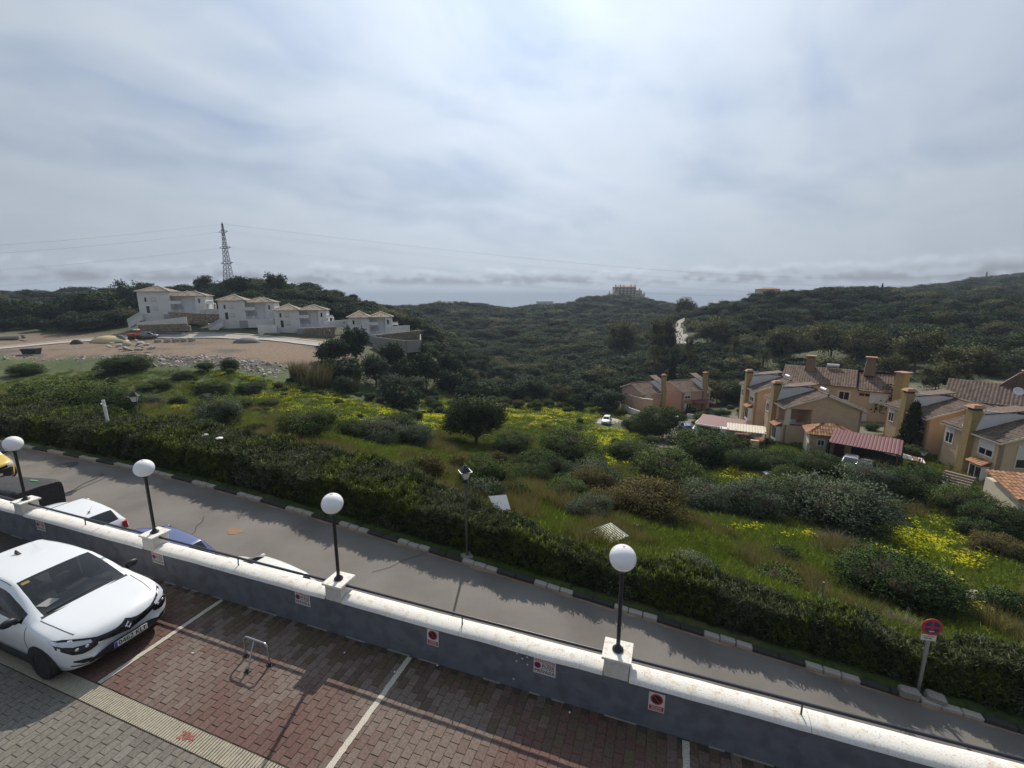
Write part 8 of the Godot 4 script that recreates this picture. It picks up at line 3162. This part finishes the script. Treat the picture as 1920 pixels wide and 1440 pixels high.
func forest() -> void:
	var rng := RandomNumberGenerator.new()
	rng.seed = 404
	var cand := []
	var r := 88.0
	while r < 1100.0:
		var step := 4.8 if r < 140.0 else (6.2 if r < 260.0 else (7.8 if r < 460.0 else 11.0))
		var a := -1.02
		while a < 1.02:
			var aa := a + rng.randf_range(-0.45, 0.45) * step / r
			var rr := r + rng.randf_range(-0.45, 0.45) * step
			a += step / r
			var x := sin(aa) * rr
			var z := -cos(aa) * rr
			var h := ground(x, z)
			var s := seen(Vector3(x, h, z))
			if s.x < -260.0 or s.x > 2200.0 or rng.randf() > wooded(s, x, z) or not is_free(x, z, 1.6):
				continue
			cand.append([Vector3(x, h, z), s, rr])
		r += step
	cand.sort_custom(func(p, q): return p[2] < q[2])
	var kinds := ["oak_tree", "oak_tree", "oak_tree", "oak_tree", "oak_tree", "oak_tree", "grey_tree", "grey_tree", "gum_tree"]
	var names := {"oak_tree": "dark rounded oak tree", "grey_tree": "grey-green rounded tree", "gum_tree": "brownish taller tree"}
	var made := 0
	var rest := {}
	var tints := {}
	for q in cand:
		var p: Vector3 = q[0]
		var far := smooth(120.0, 500.0, q[2])
		var kind: String = kinds[rng.randi() % kinds.size()]
		var big := 0.72 + 0.75 * pow(rng.randf(), 1.6)
		var w := rng.randf_range(5.8, 8.2) * (1.0 + 0.55 * far) * big * (1.0 + 0.25 * smooth(130.0, 180.0, q[2]))
		var h := rng.randf_range(4.6, 6.4) * (1.0 + 0.35 * far) * (0.6 + 0.4 * big)
		if kind == "gum_tree":
			h *= 1.25
		if q[1].z < 135.0 and q[1].x < 250.0:
			h *= 1.25
		if made < 300 and q[1].x > -20.0 and q[1].x < 1940.0 and q[1].z < 330.0 and rng.randf() < 0.72 and clear_view(p + Vector3(0, h * 0.8, 0)):
			made += 1
			plant(kind, p - Vector3(0, h * 0.16, 0), w, h, placed_label(names[kind], p, kind, names[kind] + " among the many trees of the wooded slopes"), "tree", rng, "trees of the wooded slopes")
			continue
		var alt := rng.randi() % (proto[kind] as Array).size()
		var key := "%s|%d" % [kind, alt]
		if not rest.has(key):
			rest[key] = []
			tints[key] = []
		rest[key].append(Transform3D(Basis(Vector3.UP, rng.randf() * TAU) * Basis.from_scale(Vector3(w, h, w)), p - Vector3(0, h * 0.18, 0)))
		var f := rng.randf_range(0.6, 1.5)
		tints[key].append(Color(f, f * rng.randf_range(0.96, 1.04), f * rng.randf_range(0.9, 1.1)))
	var keys := rest.keys()
	keys.sort()
	var wood := Node3D.new()
	wood.name = "forest"
	add_child(wood)
	wood.set_meta("kind", "stuff")
	tag(wood, "dense evergreen forest covering the far hills", "forest")
	for key in keys:
		var kind: String = key.get_slice("|", 0)
		scatter("trees", proto[kind][int(key.get_slice("|", 1))][0], PLANT_MAT.get(kind, "leaf"), rest[key], tints[key], wood)
	print("forest ", cand.size(), " single ", made)

func wild_shrubs() -> void:
	# low growth scattered over the slope
	var rng := RandomNumberGenerator.new()
	rng.seed = 505
	var kinds := ["dark_shrub", "olive_shrub", "olive_shrub", "grey_shrub", "dark_shrub", "brown_shrub"]
	var names := {"dark_shrub": "low dark green shrub", "olive_shrub": "low olive green shrub", "grey_shrub": "low grey-green shrub", "brown_shrub": "low brownish shrub"}
	var made := 0
	for i in 4200:
		var a := rng.randf_range(-0.98, 0.98)
		var r := sqrt(rng.randf_range(20.0 * 20.0, 118.0 * 118.0))
		var x := sin(a) * r
		var z := -cos(a) * r
		var q := sn(Vector3(x, 0, z))
		if q.y < 19.0:
			continue
		var p := Vector3(x, ground(x, z), z)
		var s := seen(p)
		if s.x < -60 or s.x > 1990 or s.y > 1300:
			continue
		if s.x < 800 and s.z > 90.0:
			continue
		var plots := s.x > 1190 and s.z > 58.0 and s.z < 108.0
		var open := in_meadow(s)
		var thick := patchy.get_noise_2d(x * 1.4 + 40.0, z * 1.4)
		var want := 0.035 if open else 0.42
		if s.x < 640.0 and s.z < 86.0:
			want = 0.12
		if s.x > 1000.0 and s.z < 30.0:
			want = 0.12
		if plots:
			want = 0.3
		if rng.randf() > want + thick * 0.25:
			continue
		var w := rng.randf_range(0.9, 2.4) * (0.75 if open else 1.35)
		if not is_free(x, z, w * 0.3):
			continue
		var kind: String = kinds[rng.randi() % kinds.size()]
		if made >= 330:
			break
		made += 1
		blocked.append(Vector3(x, z, w * 0.3))
		plant(kind, p - Vector3(0, 0.1, 0), w, w * rng.randf_range(0.65, 1.0), placed_label(names[kind], p, kind, names[kind] + " among the growth on the slope below the hedge"), "shrub", rng, "wild shrubs on the slope")

const FLOWERS := [   # column, row, half width, half height, thickness of the yellow
	[600, 755, 170, 30, 0.7], [780, 770, 210, 34, 0.75], [960, 770, 230, 36, 0.8], [1180, 825, 120, 55, 0.7], [450, 720, 110, 30, 0.5], [1420, 885, 90, 24, 0.6], [1760, 1040, 120, 70, 0.6], [640, 748, 90, 16, 0.9], [740, 765, 110, 18, 0.9], [560, 730, 60, 14, 0.7], [820, 790, 60, 22, 0.9], [940, 752, 80, 16, 1.0], [1010, 782, 110, 16, 0.9], [900, 745, 60, 16, 0.9], [1090, 772, 80, 8, 0.6],
	[1165, 830, 50, 34, 0.9], [1210, 812, 40, 26, 0.9], [1265, 838, 46, 26, 1.0], [1400, 882, 60, 18, 0.9], [1440, 900, 50, 14, 0.6], [1720, 1030, 90, 46, 1.0], [1680, 1000, 50, 18, 0.9], [1790, 1080, 60, 30, 0.7], [1860, 1140, 60, 20, 0.5],
	[1400, 1000, 40, 9, 0.8], [1500, 1010, 30, 8, 0.6], [430, 700, 50, 10, 0.6], [480, 712, 60, 14, 0.7], [520, 745, 60, 14, 0.6], [285, 692, 16, 5, 0.6], [345, 768, 20, 8, 0.5], [700, 785, 60, 14, 0.8], [620, 770, 60, 12, 0.6], [1130, 848, 30, 18, 0.7], [600, 712, 40, 10, 0.5],
]

func meadow() -> void:
	var rng := RandomNumberGenerator.new()
	rng.seed = 606
	var tuft := []
	for k in 3:
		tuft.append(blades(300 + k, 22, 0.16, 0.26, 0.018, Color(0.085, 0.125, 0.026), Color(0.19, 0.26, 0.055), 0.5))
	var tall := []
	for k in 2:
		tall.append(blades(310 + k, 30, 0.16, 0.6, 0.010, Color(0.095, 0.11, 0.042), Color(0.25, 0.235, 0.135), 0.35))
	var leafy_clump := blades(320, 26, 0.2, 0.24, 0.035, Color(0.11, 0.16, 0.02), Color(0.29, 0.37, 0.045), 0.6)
	var bloom := MB.new()
	var brng := RandomNumberGenerator.new()
	brng.seed = 3
	for k in 11:
		var c := Vector3(brng.randf_range(-0.2, 0.2), brng.randf_range(0.18, 0.3), brng.randf_range(-0.2, 0.2))
		for j in 4:
			var a := TAU * j / 4.0
			bloom.tint = Color(0.60, 0.56, 0.02) * brng.randf_range(0.8, 1.1)
			bloom.tri(c, c + Vector3(cos(a) * 0.032, 0.008, -sin(a) * 0.032), c + Vector3(cos(a + 1.3) * 0.032, 0.008, -sin(a + 1.3) * 0.032))
	var bm := bloom.done()
	var gw: Array[Array] = [[], [], []]
	var gc: Array[Array] = [[], [], []]
	var tw: Array[Array] = [[], []]
	var tc: Array[Array] = [[], []]
	var fw := []
	var fc := []
	var lw := []
	var lc := []
	var total := 80000
	for i in total:
		var a := rng.randf_range(-0.99, 0.99)
		var r := 15.0 * pow(120.0 / 15.0, pow(rng.randf(), 0.85))
		var x := sin(a) * r
		var z := -cos(a) * r
		var q := sn(Vector3(x, 0, z))
		if q.y < 16.0:
			continue
		var p := Vector3(x, ground(x, z), z)
		var s := seen(p)
		if s.x < -40 or s.x > 1960 or s.y > 1420:
			continue
		if s.x < 790 and s.z > 86.0 or s.x > 1200 and s.z > 60.0:
			continue
		if s.x > 1120 and s.x < 1200 and s.z > 86.0 and s.z < 100.0:
			continue
		var n1 := patchy.get_noise_2d(x * 2.2, z * 2.2)
		var sc := rng.randf_range(0.7, 1.4) * (1.0 + s.z / 45.0)
		var ba := Basis(Vector3.UP, rng.randf() * TAU) * Basis.from_scale(Vector3(sc, minf(sc, 1.6) * rng.randf_range(0.7, 1.2), sc))
		var f := rng.randf_range(0.75, 1.25)
		var dry := smooth(0.05, 0.4, n1) * 0.6
		if s.x > 600 and s.x < 1010 and s.z > 21.0 and s.z < 34.0:
			dry = 0.6 + n1
		var gold := 0.0
		if s.z > 17.0:
			for fl in FLOWERS:
				var e := Vector2((s.x - fl[0]) / fl[2], (s.y - fl[1]) / fl[3]).length()
				gold = maxf(gold, fl[4] * (1.0 - smooth(0.55, 1.15, e)))
		if rng.randf() < gold * (0.7 + 1.3 * n1):
			lw.append(Transform3D(ba, p))
			lc.append(Color(f, f, f))
			if rng.randf() < (0.62 if gold > 0.82 else 0.3) and s.z > 14.0 and patchy.get_noise_2d(x * 6.0, z * 6.0) > -0.12:
				fw.append(Transform3D(ba, p))
				fc.append(Color(f, f, f))
		elif rng.randf() < dry * 0.7:
			var k := i % 2
			tw[k].append(Transform3D(ba, p))
			tc[k].append(Color(f, f * rng.randf_range(0.85, 1.0), f * rng.randf_range(0.7, 1.0)))
		else:
			var k := i % 3
			gw[k].append(Transform3D(ba, p))
			gc[k].append(Color(f * rng.randf_range(0.9, 1.2), f, f * rng.randf_range(0.8, 1.1)))
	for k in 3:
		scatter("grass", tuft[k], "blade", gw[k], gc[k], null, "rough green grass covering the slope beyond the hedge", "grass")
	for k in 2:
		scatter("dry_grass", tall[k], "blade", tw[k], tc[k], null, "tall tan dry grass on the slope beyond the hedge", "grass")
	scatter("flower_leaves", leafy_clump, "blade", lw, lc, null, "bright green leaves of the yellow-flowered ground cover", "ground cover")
	scatter("yellow_flowers", bm, "petal", fw, fc, null, "bright yellow flowers carpeting the meadow", "flowers")

func plants() -> void:
	var rng := RandomNumberGenerator.new()
	rng.seed = 303
	make_protos()
	by_feet(SHRUBS, "shrub", rng)
	by_feet(TREES, "tree", rng)
	wild_shrubs()
	meadow()
	forest()


func _ready() -> void:
	make_light()
	make_materials()
	make_land()
	lay_land()
	build_front()
	housing()
	site()
	far_things()
	litter()
	plants()
